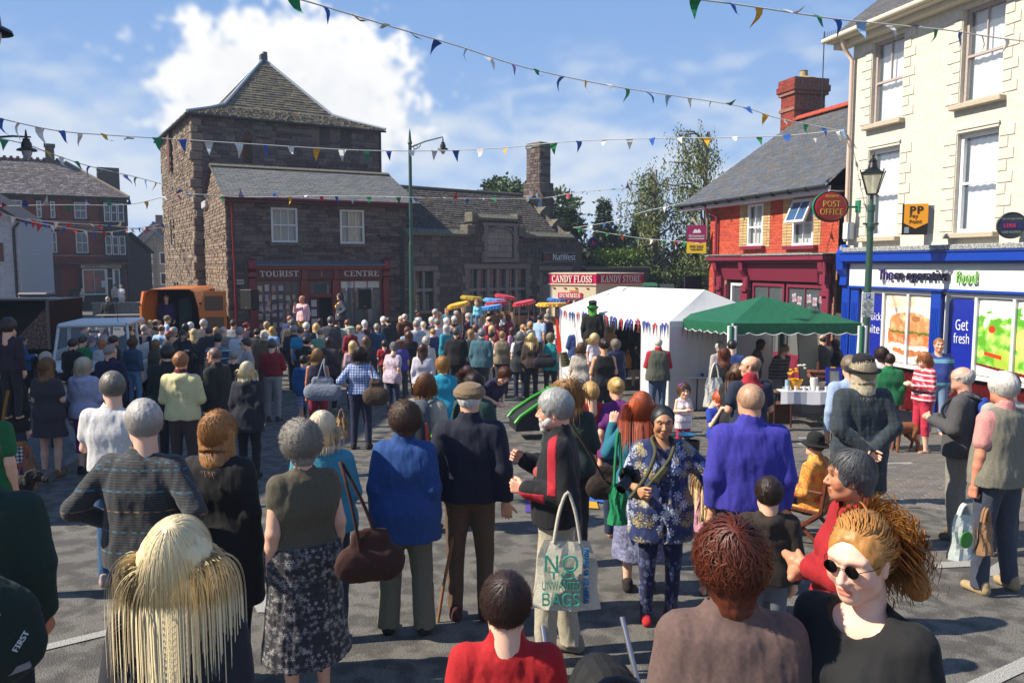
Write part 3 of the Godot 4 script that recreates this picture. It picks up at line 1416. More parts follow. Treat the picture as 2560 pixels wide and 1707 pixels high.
func on(tag:String,at:Transform3D)->Transform3D:
	return (tags[tag][0] as Node3D).transform*at
func joint(tag:String,name_of:String)->Vector3:
	return joints(tags[tag][1])[name_of]
func geo_key(o:Dictionary,names:Array)->String:
	var s:=""
	for n in names:
		s+="%s;"%str(o.get(n,""))
	return s
const POSE:=["sex","girth","pose","left","right","lean","look","sit","stance","stride","cell","head"]
func plan_person(o:Dictionary):
	var j:=joints(o)
	o.j=j
	var k:="body"+geo_key(o,POSE+["face","hands","face_opts"])
	o.kb=k
	if not jobs.has(k):
		job(k,body_job(o,j))
	if o.has("top"):
		k="top"+geo_key(o,POSE+["top","hem","sleeve","neck","vneck","collar","bust","seed" if o.get("lvl",0)>0 else "none"])
		o.kt=k
		if not jobs.has(k):
			job(k,top_job(o,j))
	if o.has("over"):
		var p:Dictionary=o.duplicate()
		for n in (o.over as Dictionary):
			p[n]=o.over[n]
		k="over"+geo_key(p,POSE+["top","hem","sleeve","neck","vneck","collar","bust","puff","cutters"])
		o.kv=k
		if not jobs.has(k):
			job(k,top_job(p,j))
	for e in o.get("trims",[]):
		var p:Dictionary=o.duplicate()
		for n in (e as Dictionary):
			p[n]=e[n]
		e.job=job("trim%d"%jobs.size(),top_job(p,j))
	if o.has("low"):
		k="low"+geo_key(o,POSE+["low","skirt","flare","wide"])
		o.kl=k
		if not jobs.has(k):
			job(k,legs_job(o,j))
	if o.get("hair","none")!="none":
		k="hair%s%d_%d"%[o.hair,o.get("lvl",0),o.get("hair_seed",1)]
		o.kh=k
		if not jobs.has(k):
			job(k,hair_job(o.hair,o.get("lvl",0),o.get("hair_seed",1)))
func dress_person(root:Node3D,o:Dictionary):
	var j:Dictionary=o.j
	Z("body",jobs[o.kb].mesh(),skin(o.get("skin","d9a98c")),root)
	if o.has("kt"):
		Z(GARMENT.get(o.top,"top"),jobs[o.kt].mesh(),cloth(o.topc),root)
	if o.has("kv"):
		Z(GARMENT.get(o.over.top,"waistcoat"),jobs[o.kv].mesh(),cloth(o.over.topc),root)
	for e in o.get("trims",[]):
		Z(e.get("called","stripe"),e.job.mesh(),cloth(e.c),root)
	if o.has("kl"):
		Z({"skirt":"skirt","dress":"skirt","shorts":"shorts"}.get(o.low,"trousers"),jobs[o.kl].mesh(),cloth(o.lowc),root)
	if o.has("kh"):
		Z("hair",jobs[o.kh].mesh(),hair_mat(o.get("hairc","6a5040")),root,j.head)
	if o.has("hat"):
		var hk:String=o.hat
		if not hats.has(hk):
			hats[hk]=hat_mesh(hk).mesh()
		Z("hat",hats[hk],cloth(o.hatc),root,j.head*X(Basis(XR,o.get("hat_tip",-.1)),V(0,-.005,-.01)))
	if o.get("shoes","")!="":
		for s in [1,-1]:
			if not hats.has("shoe"):
				var q:=Job.new()
				q.cell=.011
				q.b(V(0,.035,-.045),V(.0,.033,.12),.04,.036,.03,1.05)
				q.b(V(0,.05,-.03),V(0,.085,-.03),.042,.045,.03)
				q.planes.append([V(0,-1,0),.0,.0])
				q.run()
				hats["shoe"]=q.mesh()
			var A:Vector3=j["A%d"%s]
			Z("shoe",hats["shoe"],cloth(o.shoes),root,X(Basis(XU,.12*s),V(A.x,A.y-.083,A.z)))
	if o.has("glasses"):
		var m:=MN()
		for s in [-1,1]:
			var ring:=P3()
			for n in 13:
				var a:=TAU*n/12.0
				ring.append(V(.033*s+cos(a)*.021,.012+sin(a)*.016,.104))
			m.tube(ring,.0014,.0014,5)
			m.tube(P3([V(.054*s,.016,.103),V(.078*s,.016,.06),V(.082*s,.012,-.01)]),.0014,.0014,5)
			if o.glasses=="dark":
				m.lathe(P2([U(.0,.004),U(.021,.0)]),12,X(Basis(XR,PI/2),V(.033*s,.012,.104)))
		m.bar(V(-.012,.016,.106),V(.012,.016,.106),.0014,5)
		Z("glasses",m,mat("glasses_"+o.glasses,K(.03,.02,.02) if o.glasses=="dark" else K(.35,.33,.3),.15,.3),root,j.head)
const GARMENT:={"tee":"shirt","shirt":"shirt","jacket":"jacket","hood":"hooded_top","cardi":"cardigan","vest":"waistcoat","tank":"vest_top","cap":"blouse","elbow":"blouse"}
func finish_people():
	for w in waiting:
		plan_person(w[1])
	run_jobs()
	for w in waiting:
		dress_person(w[0],w[1])
func skin(hexa:String)->StandardMaterial3D:
	var key:="skin_"+hexa
	if mats.has(key):
		return mats[key]
	var m:=mat(key,hx(hexa),.5)
	m.subsurf_scatter_enabled=true
	m.subsurf_scatter_strength=.12
	return m
func hair_mat(hexa:String)->StandardMaterial3D:
	var key:="hair_"+hexa
	if mats.has(key):
		return mats[key]
	return mat(key,hx(hexa),.5)
func cloth(spec:String)->StandardMaterial3D:
	var key:="cloth_"+spec
	if mats.has(key):
		return mats[key]
	var w:=spec.split(" ")
	var m:StandardMaterial3D
	if w.size()==1:
		m=mat(key,hx(w[0]),.88)
		m.albedo_texture=noise_tex("weave",.09,4,false,ramp(K(.86,.86,.86),Color.WHITE,.2,.8),256)
		tri(m,2.2)
	else:
		m=mat(key,Color.WHITE,.88)
		m.albedo_texture=pattern(w)
		tri(m,{"gingham":11.0,"floral":3.2,"stripes":6.0,"plaid":3.0,"vstripes":7.0,"tweed":14.0,"rings":3.0,"mums":2.6,"ribs":3.0,"petals":4.0,"bands":2.4,"sunny":2.0}.get(w[0],4.0))
	m.heightmap_enabled=true
	m.heightmap_texture=noise_tex("folds",.012,3,false,null,256)
	m.heightmap_scale=.35
	m.rim_enabled=true
	m.rim=.25
	m.rim_tint=.6
	return m
func pattern(w:PackedStringArray)->ImageTexture:
	var n:=192
	var a:=hx(w[1])
	var b:=hx(w[2])
	var c:=hx(w[3]) if w.size()>3 else b
	var im:=Image.create_empty(n,n,false,Image.FORMAT_RGB8)
	im.fill(a)
	var r:=rnd(w[0].hash()%9999+5)
	match w[0]:
		"gingham":
			for y in n:
				for x in n:
					var k:=int(x/(n/4)%2==0)+int(y/(n/4)%2==0)
					im.set_pixel(x,y,a.lerp(b,k*.5))
		"stripes","bands":
			for y in n:
				var ph:int=y*6/n%6
				var col:Color=[a,b,a,c,b,a][ph] if w[0]=="stripes" else [a,a,b,a,c,a][ph]
				im.fill_rect(Rect2i(0,y,n,1),col)
		"vstripes":
			for x in n:
				im.fill_rect(Rect2i(x,0,1,n),[a,b,c,b][x*8/n%4])
		"ribs":
			for y in n:
				im.fill_rect(Rect2i(0,y,n,1),a.lightened(.12 if y%8<3 else .0))
			for k in 3:
				for x in range(0,n,32):
					im.fill_rect(Rect2i(x+k*9,k*64+20,18,3),[b,c,b][k])
		"plaid":
			for y in n:
				for x in n:
					var col:=a
					if x%48<14:
						col=col.lerp(b,.5)
					if y%48<14:
						col=col.lerp(b,.5)
					if x%48==30 or y%48==30:
						col=c
					im.set_pixel(x,y,col)
		"tweed":
			for y in n:
				for x in n:
					im.set_pixel(x,y,b if (x/24+y/24)%2==0 else (c if (x/8+y/8)%3==0 else a))
		"floral","sunny","petals","mums","rings":
			var count:int={"floral":90,"sunny":26,"petals":60,"mums":22,"rings":30}[w[0]]
			for k in count:
				var p:=U(r.randf()*n,r.randf()*n)
				var rad:=r.randf_range(5,11) if w[0]!="mums" and w[0]!="sunny" else r.randf_range(12,24)
				var col:=b if r.randf()<.6 else c
				for y in range(-rad,rad+1):
					for x in range(-rad,rad+1):
						var d:=U(x,y)
						var an:=d.angle()
						var e:=d.length()/rad
						var inside:=false
						match w[0]:
							"rings":
								inside=(e>.75 and e<1.0 and sin(an*9.0)>-.2) or e<.2 or (e>.4 and e<.55 and sin(an*9.0)>.0)
							"mums":
								inside=e<1.0 and sin(an*7.0+e*5.0)>-.1 or e<.3
							"sunny":
								inside=e<.7+.3*sin(an*6.0) and int(e*9)%3!=1
							_:
								inside=e<.6+.4*sin(an*5.0)
						if inside:
							im.set_pixel(posmod(int(p.x)+x,n),posmod(int(p.y)+y,n),col)
	return ImageTexture.create_from_image(im)
func rect(x0:float,y0:float,x1:float,y1:float)->Rect2:
	return Rect2(x0,y0,x1-x0,y1-y0)
func wall(mb:MB,w0:float,w1:float,y0:float,y1:float,holes:Array,deep:float):
	var xs:=[w0,w1]
	var ys:=[y0,y1]
	for h in holes:
		xs.append_array([h.position.x,h.end.x])
		ys.append_array([h.position.y,h.end.y])
	xs.sort()
	ys.sort()
	for i in xs.size()- 1:
		for k in ys.size()- 1:
			var a:=U(xs[i],ys[k])
			var b:=U(xs[i+1],ys[k+1])
			if b.x-a.x<.001 or b.y-a.y<.001 or a.x<w0-.001 or b.x>w1+.001 or a.y<y0-.001 or b.y>y1+.001:
				continue
			var open:=false
			for h in holes:
				if h.grow(.0005).encloses(Rect2(a,b-a)):
					open=true
			if not open:
				mb.quad(V(a.x,a.y,0),V(b.x,a.y,0),V(b.x,b.y,0),V(a.x,b.y,0))
	for h in holes:
		var a:Vector2=h.position
		var b:Vector2=h.end
		mb.quad(V(a.x,a.y,0),V(a.x,b.y,0),V(a.x,b.y,-deep),V(a.x,a.y,-deep))
		mb.quad(V(b.x,b.y,0),V(b.x,a.y,0),V(b.x,a.y,-deep),V(b.x,b.y,-deep))
		mb.quad(V(a.x,a.y,0),V(a.x,a.y,-deep),V(b.x,a.y,-deep),V(b.x,a.y,0))
		mb.quad(V(a.x,b.y,0),V(b.x,b.y,0),V(b.x,b.y,-deep),V(a.x,b.y,-deep))
func span_at(poly:PackedVector2Array,y:float)->Vector2:
	var lo:=1e9
	var hi:=-1e9
	for k in poly.size():
		var a:=poly[k]
		var b:=poly[(k+1)%poly.size()]
		if (a.y<=y)!=(b.y<=y):
			var x:=lerpf(a.x,b.x,(y-a.y)/(b.y-a.y))
			lo=minf(lo,x)
			hi=maxf(hi,x)
	return U(lo,hi)
var shapes:={}
func lay(parent:Node,called:String,key:String,xf:Transform3D,poly:PackedVector2Array,holes:Array,o:Dictionary):
	var r:=rnd(o.get("seed",key.hash()%9973))
	var tones:Array=o.tones
	var lo:=1e9
	var hi:=-1e9
	for q in poly:
		lo=minf(lo,q.y)
		hi=maxf(hi,q.y)
	var pieces:=[]
	var y:=lo
	var row:=0
	while y<hi-.02:
		var ch:=minf(r.randf_range(o.h[0],o.h[1]),hi-y)
		if hi-y-ch<o.h[0]*.5:
			ch=hi-y
		var s:=span_at(poly,y+ch*.5)
		var free:=[s]
		for h in holes:
			if h.position.y<y+ch*.6 and h.end.y>y+ch*.4:
				var nx:=[]
				for f in free:
					if h.end.x<=f.x or h.position.x>=f.y:
						nx.append(f)
					else:
						if h.position.x-f.x>.03:
							nx.append(U(f.x,h.position.x))
						if f.y-h.end.x>.03:
							nx.append(U(h.end.x,f.y))
				free=nx
		for f in free:
			var x:float=f.x
			if o.get("bond",false):
				x-=o.l[0]*(.5 if row%2==1 else .0)
			while x<f.y-.01:
				var l:=r.randf_range(o.l[0],o.l[1])
				var a:=maxf(x,f.x)
				var b:=minf(x+l,f.y)
				if f.y-b<o.l[0]*.35 and not o.get("bond",false):
					b=f.y
				if b-a>.025:
					if o.get("split",.0)>.0 and r.randf()<o.split and ch>.16 and b-a<.4:
						pieces.append([a,b,y,y+ch*.52])
						pieces.append([a,b,y+ch*.52,y+ch])
					else:
						pieces.append([a,b,y,y+ch])
				x=b if not o.get("bond",false) else x+l
		y+=ch
		row+=1
	var limit:int=o.get("limit",150)
	if pieces.size()>limit:
		pieces.sort_custom(func(a,b):return (a[1]- a[0])*(a[3]- a[2])>(b[1]- b[0])*(b[3]- b[2]))
	if not shapes.has(key):
		shapes[key]=[]
		for k in 5:
			var one:=MN()
			one.stone(V0,V(.5,0,0),V(0,.5,0),V(0,0,1),o.get("ch",.05),shape_jit(o,r))
			shapes[key].append(one.mesh())
	var gap:float=o.get("gap",.012)
	var rest:=MN()
	var mats_of:=[]
	for k in tones.size():
		mats_of.append(M9("%s_tone%d"%[o.mat,k],tones[k],o.get("rough",.9),o.get("mottle",.7),o.get("scale",1.3),o.get("relief",.5),true))
	for k in pieces.size():
		var q:Array=pieces[k]
		var c:=V((q[0]+q[1])*.5,(q[2]+q[3])*.5,0)
		var sx:float=maxf(.015,q[1]- q[0]- gap)
		var sy:float=maxf(.015,q[3]- q[2]-(gap if not o.get("lap",false) else -.05))
		if o.get("lap",false):
			c.y-=.02
		var up:float=r.randf_range(o.proud[0],o.proud[1])
		var tn:int=r.randi()%tones.size()
		if k<limit:
			Z(called,shapes[key][r.randi()%5],mats_of[tn],parent,xf*X(Basis(V(sx,0,0),V(0,sy,0),V(0,0,up)),c))
		else:
			rest.col=(tones[tn] as Color).srgb_to_linear()
			rest.stone(xf*c,xf.basis.x*sx*.5,xf.basis.y*sy*.5,xf.basis.z*up,minf(o.get("ch",.05)*sx,.012),shape_jit(o,r))
	if rest.v.size():
		stuff(Z(called+"work",rest,M9("%s_rest"%o.mat,Color.WHITE,o.get("rough",.9),o.get("mottle",.7),o.get("scale",1.3),o.get("relief",.5),true),parent))
func shape_jit(o:Dictionary,r:RandomNumberGenerator)->PackedFloat32Array:
	if o.get("lap",false):
		return PackedFloat32Array([1.0,r.randf_range(.85,1.0),.2,.2])
	var j:float=o.get("jit",.3)
	return PackedFloat32Array([1.0-r.randf()*j,1.0-r.randf()*j,1.0-r.randf()*j,1.0-r.randf()*j])
func poly4(x0:float,y0:float,x1:float,y1:float)->PackedVector2Array:
	return P2([U(x0,y0),U(x1,y0),U(x1,y1),U(x0,y1)])
func glass_mat()->StandardMaterial3D:
	var m:=mat("window_glass",K(.75,.82,.85,.12),.03)
	m.transparency=BaseMaterial3D.TRANSPARENCY_ALPHA
	m.metallic_specular=.7
	m.vertex_color_use_as_albedo=false
	return m
func W9(parent:Node,h:Rect2,z:float,fm:Material,o:={})->Node3D:
	var n:=Node3D.new()
	n.name="window"
	parent.add_child(n,true)
	var w:=h.size.x
	var t:=h.size.y
	n.position=V(h.position.x,h.position.y,z)
	var f:float=o.get("frame",.06)
	var mb:=MN()
	mb.box(V(w/2,f/2,0),V(w,f,.08))
	mb.box(V(w/2,t-f/2,0),V(w,f,.08))
	mb.box(V(f/2,t/2,0),V(f,t-f*2,.076))
	mb.box(V(w-f/2,t/2,0),V(f,t-f*2,.076))
	Z("frame",mb,fm,n)
	var mid:float=o.get("rail",.5)
	if mid>.0:
		var r:=MN()
		r.box(V(w/2,t*mid,.0),V(w-f*2,.05,.07))
		Z("meeting_rail",r,fm,n)
	var cols:int=o.get("cols",1)
	for k in range(1,cols):
		var b:=MN()
		var x:=f+(w-f*2)*k/cols
		b.box(V(x,t*(.5+mid*.5) if o.get("top_bars",false) else t/2,.0),V(.022,t*(1-mid)- f if o.get("top_bars",false) else t-f*2,.05))
		Z("glazing_bar",b,fm,n)
	for k in range(1,o.get("rows",1)):
		var b:=MN()
		b.box(V(w/2,f+(t-f*2)*k/o.rows,.0),V(w-f*2,.02,.045))
		Z("glazing_bar",b,fm,n)
	var g:=MN()
	g.quad(V(f,f,-.01),V(w-f,f,-.01),V(w-f,t-f,-.01),V(f,t-f,-.01))
	Z("pane",g,glass_mat(),n)
	if o.has("blind"):
		var c:=MN()
		var bt:float=o.get("blind_to",.0)
		var m:=14
		for k in m:
			var a:=f+(w-2*f)*k/m
			var b2:=f+(w-2*f)*(k+1)/m
			var za:=-.12+.012*sin(k*2.1)
			var zb:=-.12+.012*sin((k+1)*2.1)
			c.quad(V(a,f+t*bt,za),V(b2,f+t*bt,zb),V(b2,t-f,zb),V(a,t-f,za))
		Z("curtain",c,mat("curtain_"+(o.blind as Color).to_html(),o.blind,.9),n)
	var dim_backing:=MN()
	dim_backing.quad(V(-.3,-.3,-.7),V(w+.3,-.3,-.7),V(w+.3,t+.3,-.7),V(-.3,t+.3,-.7))
	Z("dim_backing",dim_backing,mat("unlit_backing",o.get("dim_backing",K(.10,.095,.09)),.95),n)  # one flat sheet; the gloom of an unlit interior is put into its colour
	return n
func font(serif:=false,bold:=true)->SystemFont:
	var f:=SystemFont.new()
	f.font_names=PackedStringArray(["Droid Serif" if serif else "Droid Sans"])
	f.font_weight=700 if bold else 400
	return f
func L9(parent:Node,text:String,w:float,h:float,m:Material,at:Transform3D,serif:=false,bold:=true,deep:=.012)->MeshInstance3D:
	var t:=TextMesh.new()
	t.font=font(serif,bold)
	t.text=text
	t.font_size=64
	t.pixel_size=.01
	t.depth=.1
	t.curve_step=2.0
	var b:=t.get_aabb()
	var s:=V(w/maxf(b.size.x,.01),h/maxf(b.size.y,.01),deep/.1)
	return Z("lettering",t,m,parent,at*X(Basis.from_scale(s),-(b.position+b.size*.5)*s))
func bx(p:Vector3,s:Vector3,bev:=.0)->MB:
	var m:=MN()
	m.box(p,s,Basis(),bev)
	return m
func B9(rows:Array,bev:=.0)->MB:
	var m:=MN()
	for r in rows:
		m.box(V(r[0],r[1],r[2]),V(r[3],r[4],r[5]),Basis(),bev)
	return m
func site(x:float,d:float,a:float)->Transform3D:
	return X(Basis(XU,D9(a)),V(x,0,-d))
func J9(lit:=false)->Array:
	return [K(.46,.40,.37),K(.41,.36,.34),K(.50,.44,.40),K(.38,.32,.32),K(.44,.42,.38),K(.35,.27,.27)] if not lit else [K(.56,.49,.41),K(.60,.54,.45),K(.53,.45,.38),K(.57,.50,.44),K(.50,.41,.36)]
func mortar()->Material:
	return M9("mortar",K(.45,.41,.375),.95,.6,1.2,1.0,true)
func pale_mortar()->Material:
	return M9("pale_mortar",K(.58,.53,.46),.95,.65,1.5,2.0,true)
func build_tower():
	var t:=T9("stone_tower","tall square rubble stone tower with a bell-cast pyramid roof","tower",site(-13.78,35.0,31.6))
	var W:=8.62
	var D:=9.05
	var H:=9.8
	var arch:=rect(2.1,7.8,2.48,8.85)
	var front:=MN()
	wall(front,0,W,0,H,[arch],.3)
	var left:=X(Basis(XU,-PI/2),V(0,0,-D))
	var slit:=rect(D-5.85,7.85,D-5.2,9.72)
	var slot:=rect(D-5.8,4.3,D-5.6,5.55)
	var low:=rect(D-5.5,1.1,D-5.05,2.45)
	var lw:=MN()
	wall(lw,0,D,0,H,[slit,slot,low],.3)
	front.add(lw,left)
	front.quad(V(W,0,0),V(W,0,-D),V(W,H,-D),V(W,H,0))
	front.quad(V(W,0,-D),V(0,0,-D),V(0,H,-D),V(W,H,-D))
	Z("wall",front,mortar(),t)
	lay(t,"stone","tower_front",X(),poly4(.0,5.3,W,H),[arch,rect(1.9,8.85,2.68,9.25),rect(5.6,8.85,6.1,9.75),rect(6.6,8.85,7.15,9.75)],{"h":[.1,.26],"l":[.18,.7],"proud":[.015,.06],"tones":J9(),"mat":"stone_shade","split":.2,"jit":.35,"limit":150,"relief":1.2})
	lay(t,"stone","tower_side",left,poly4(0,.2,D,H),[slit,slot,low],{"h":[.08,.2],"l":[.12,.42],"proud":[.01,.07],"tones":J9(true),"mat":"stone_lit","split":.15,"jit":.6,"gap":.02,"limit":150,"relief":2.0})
	var r:=rnd(5)
	var y:=.3
	while y<H-.2:
		var h:=r.randf_range(.2,.42)
		Z("quoin",bx(V(r.randf_range(.05,.2),y+h/2,-.12),V(r.randf_range(.3,.55),h-.03,.4),.03),M9("stone_lit_tone%d"%(r.randi()%5),K(.5,.45,.4),.9,.7,1.3,.5,true),t)
		y+=h
	for b in [[5.6,6.1],[6.6,7.15]]:
		Z("blocked_bay",bx(V((b[0]+b[1])/2,9.3,.012),V(b[1]- b[0]- .04,.86,.02)),M9("dark_render",K(.33,.28,.26),.95,.6,2.0,.8,true),t)
	var ap:=P2()
	for k in 9:
		var a:=PI*k/8.0
		ap.append(U(2.29+.19*cos(a),8.84+.36*sin(a)))
	var dm:=MN()
	dm.prism(ap,.004,.02)
	Z("arch_head",dm,mat("loft_wood",K(.34,.2,.13),.8),t)
	Z("shutter",B9([[2.19,8.32,-.14,.17,1.04,.03],[2.385,8.32,-.145,.18,1.04,.03]]),mats["loft_wood"],t)
	for k in 7:
		var a:=PI*(k+.5)/7.0
		var vs:=MN()
		vs.box(V(2.29+.28*cos(a),8.84+.46*sin(a),.03),V(.16,.15,.06),Basis(XB,a),.01)
		Z("arch_stone",vs,mats["stone_shade_tone1"],t)
	Z("shutter",B9([[-.16,8.78,-D+(D-5.53),.04,1.85,.62]]),mat("rust_board",K(.36,.2,.16),.85),t)
	Z("opening",B9([[-(-.2)- .36,4.92,-5.7,.04,1.22,.18],[-.16,1.8,-5.28,.04,1.3,.43]]),mat("hollow_shade",K(.07,.06,.06),.9),t)  # dark slabs; the shade inside these holes is painted as their colour
	var e:=.22
	var ey:=H-.02
	var cx:=W/2
	var cz:=-D/2
	var ap3:=V(cx,13.55,cz)
	var bi:=1.75
	var by:=10.55
	var tones:=[K(.47,.42,.34),K(.42,.38,.33),K(.50,.46,.36),K(.39,.36,.32),K(.45,.43,.33)]
	var c4:=[V(-e,ey,e),V(W+e,ey,e),V(W+e,ey,-D-e),V(-e,ey,-D-e)]
	var b4:=[V(bi,by,-bi),V(W-bi,by,-bi),V(W-bi,by,-D+bi),V(bi,by,-D+bi)]
	var core:=MN()
	for k in 4:
		var l:=(k+1)%4
		core.quad(c4[k],c4[l],b4[l],b4[k])
		core.tri(b4[k],b4[l],ap3)
	core.quad(c4[3],c4[2],c4[1],c4[0])
	var roof:=Z("roof",core,M9("roof_underlay",K(.28,.25,.22),.95,.7,1.0),t)
	for k in 4:
		if k==1 or k==2:
			continue
		var l:=(k+1)%4
		for part_of in 2:
			var a:Vector3=c4[k] if part_of==0 else b4[k]
			var b:Vector3=c4[l] if part_of==0 else b4[l]
			var mid:=(a+b)*.5
			var top:Vector3=(b4[k]+b4[l])*.5 if part_of==0 else ap3
			var x:=(b-a).normalized()
			var up:=(top-mid)
			up=(up-x*up.dot(x)).normalized()
			var z:=x.cross(up)
			var L:=a.distance_to(b)
			var Hs:=(top-mid).dot(up)
			var pl:=P2([U(0,0),U(L,0)])
			if part_of==0:
				pl.append(U((b4[l]- a).dot(x),Hs))
				pl.append(U((b4[k]- a).dot(x),Hs))
			else:
				pl.append(U((ap3-a).dot(x),Hs))
			lay(roof,"roof_tile","tower_roof",X(Basis(x,up,z),a+z*.01),pl,[],{"h":[.17,.2],"l":[.2,.42],"proud":[.035,.06],"tones":tones,"mat":"stone_tile","lap":true,"gap":.01,"limit":75,"seed":40+k*2+part_of,"relief":.8})
	var lead:=mat("lead",K(.60,.63,.66),.45,.2)
	for k in 4:
		var roll:=MN()
		roll.tube(P3([c4[k]+V(0,.08,0),c4[k].lerp(b4[k],.6)+V(0,.06,0),b4[k]+V(0,.11,0),b4[k].lerp(ap3,.2)+V(0,.08,0),ap3+V(0,.05,0)]),.07,.07,6)
		Z("hip_roll",roll,lead,t)
	Z("finial",B9([[cx,13.62,cz,.34,.36,.34],[cx+.07,13.86,cz,.2,.14,.26]],.02),mat("dark_lead",K(.27,.29,.31),.6),t)
	Z("skylight",bx(V(cx+1.0,10.33,-1.25),V(.55,.04,.3)),mat("roof_pane",K(.55,.6,.62),.2),t)
	Z("gutter",bx(V(cx,ey-.05,e+.04),V(W+e*2,.09,.1),.02),mat("black_iron",K(.07,.075,.08),.5),t)
	Z("gutter",bx(V(-e-.04,ey-.05,cz),V(.1,.09,D+e*2),.02),mats["black_iron"],t)
	var dp:=MN()
	dp.bar(V(W-.02,5.6,.1),V(W-.02,ey,.1),.05,8)
	Z("downpipe",dp,mats["black_iron"],t)
func build_tourist():
	var o:=site(-9.97,28.0,27.0)
	var t:=T9("tourist_shop","low stone building with slate roof and dark red shopfront lettered TOURIST CENTRE","shop",o)
	var W:=6.6
	var H:=5.55
	var w1:=rect(1.53,4.12,2.47,5.36)
	var w2:=rect(4.02,4.1,4.95,5.36)
	var shop:=rect(.92,.55,5.62,2.78)
	var f:=MN()
	wall(f,0,W,0,H,[w1,w2,shop],.16)
	var G:=6.6
	var back:=X(Basis(XU,D9(-90.0)),V(0,0,-G))
	f.quad(V(0,0,-G),V(0,0,0),V(0,H,0),V(0,H,-G))
	f.tri(V(0,H,-G),V(0,H,0),V(0,7.0,-G/2))
	f.quad(V(W,0,0),V(W,0,-G),V(W,H,-G),V(W,H,0))
	f.tri(V(W,H,0),V(W,H,-G),V(W,7.0,-G/2))
	f.quad(V(W,0,-G),V(0,0,-G),V(0,H,-G),V(W,H,-G))
	Z("wall",f,mortar(),t)
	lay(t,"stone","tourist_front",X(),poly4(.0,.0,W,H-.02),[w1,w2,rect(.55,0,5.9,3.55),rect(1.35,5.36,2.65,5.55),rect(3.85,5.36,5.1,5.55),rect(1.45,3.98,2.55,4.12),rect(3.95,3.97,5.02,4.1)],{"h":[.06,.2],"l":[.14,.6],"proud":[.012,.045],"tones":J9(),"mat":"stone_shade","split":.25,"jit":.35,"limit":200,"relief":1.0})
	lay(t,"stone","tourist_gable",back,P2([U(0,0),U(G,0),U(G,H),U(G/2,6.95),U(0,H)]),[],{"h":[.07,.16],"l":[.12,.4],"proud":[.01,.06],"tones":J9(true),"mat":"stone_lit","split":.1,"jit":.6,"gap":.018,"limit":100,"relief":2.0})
	var lint:=M9("lintel_stone",K(.45,.40,.37),.9,.7,1.0,.4)
	for l in [[2.0,5.45,1.28],[4.48,5.45,1.24]]:
		Z("lintel",bx(V(l[0],l[1],.02),V(l[2],.17,.06),.01),lint,t)
	for l in [[2.0,4.05,1.08],[4.48,4.03,1.05]]:
		Z("sill",bx(V(l[0],l[1],.05),V(l[2],.1,.16),.01),lint,t)
	var white:=mat("white_paint",K(.80,.79,.77),.5)
	W9(t,w1,-.05,white,{"frame":.075,"cols":3,"rail":.5,"blind":K(.62,.58,.48),"dim_backing":K(.3,.28,.24)})
	W9(t,w2,-.05,white,{"frame":.075,"cols":3,"rail":.5,"blind":K(.60,.57,.48),"dim_backing":K(.3,.28,.24)})
	var red:=mat("red_paint",K(.43,.075,.10),.38)
	var deep:=mat("deep_red_paint",K(.30,.045,.07),.4)
	for x in [.8,5.73]:
		Z("pilaster",B9([[x,1.7,.06,.24,2.2,.14],[x,.75,.08,.28,.4,.17],[x,2.8,.09,.26,.08,.2]],.008),red,t)
		var br:=MN()
		br.prism(P2([U(.0,2.84),U(.16,2.9),U(.14,3.05),U(.26,3.2),U(.26,3.42),U(.2,3.5),U(.1,3.54),U(0,3.5)]),-.13,.13,X(Basis(XU,-PI/2),V(x,0,.02)))
		Z("scroll_bracket",br,red,t)
	for x in [2.64,3.8]:
		Z("door_post",B9([[x,1.65,.0,.28,2.25,.18],[x,2.98,.08,.2,.4,.14]],.008),red,t)
	Z("fascia",bx(V(3.27,2.98,.05),V(4.7,.4,.1)),deep,t)
	Z("fascia",B9([[3.27,3.24,.12,4.7,.14,.24],[3.27,3.16,.14,4.7,.04,.2],[3.27,3.29,.17,4.72,.05,.36]],.01),red,t)
	var lr:=MN()
	lr.quad(V(.9,3.32,.36),V(5.65,3.32,.36),V(5.65,3.44,.0),V(.9,3.44,.0))
	lr.quad(V(.9,3.29,.36),V(5.65,3.29,.36),V(5.65,3.32,.36),V(.9,3.32,.36))
	Z("lead_cover",lr,mat("lead_blue",K(.36,.39,.43),.5),t)
	var cream:=mat("sign_white",K(.78,.75,.70),.6)
	L9(t,"TOURIST",1.37,.215,cream,XO(V(1.75,3.0,.108)),true)
	L9(t,"CENTRE",1.33,.215,cream,XO(V(4.78,3.0,.108)),true)
	L9(t,"i",.1,.22,mat("sign_pink",K(.62,.40,.40),.6),XO(V(3.27,3.0,.108)),true)
	var lw:=rect(.93,.55,2.5,2.76)
	var rw:=rect(3.95,.55,5.6,2.76)
	W9(t,lw,-.03,red,{"frame":.06,"cols":6,"rows":5,"rail":.0,"dim_backing":K(.13,.11,.11)})
	W9(t,rw,-.03,red,{"frame":.06,"cols":3,"rail":.0,"dim_backing":K(.1,.09,.09)})
	W9(t,rect(2.8,2.2,3.64,2.74),-.04,red,{"frame":.06,"rail":.0})
	var r:=rnd(9)
	for k in 34:
		var x:=1.02+(k%6)*.24+r.randf_range(.0,.04)
		var y:=.75+int(k/6)*.34+r.randf_range(.0,.06)
		var c:Color=[K(.8,.78,.75),K(.75,.5,.52),K(.7,.72,.78),K(.8,.75,.6)][r.randi()%4]
		Z("notice",bx(V(x+.06,y,-.12-r.randf()*.05),V(r.randf_range(.12,.18),r.randf_range(.12,.24),.004)),mat("notice_"+c.to_html(),c,.8),t)
	Z("blind",bx(V(4.77,2.6,-.14),V(1.5,.3,.01)),mat("blind_white",K(.72,.73,.72),.8),t)
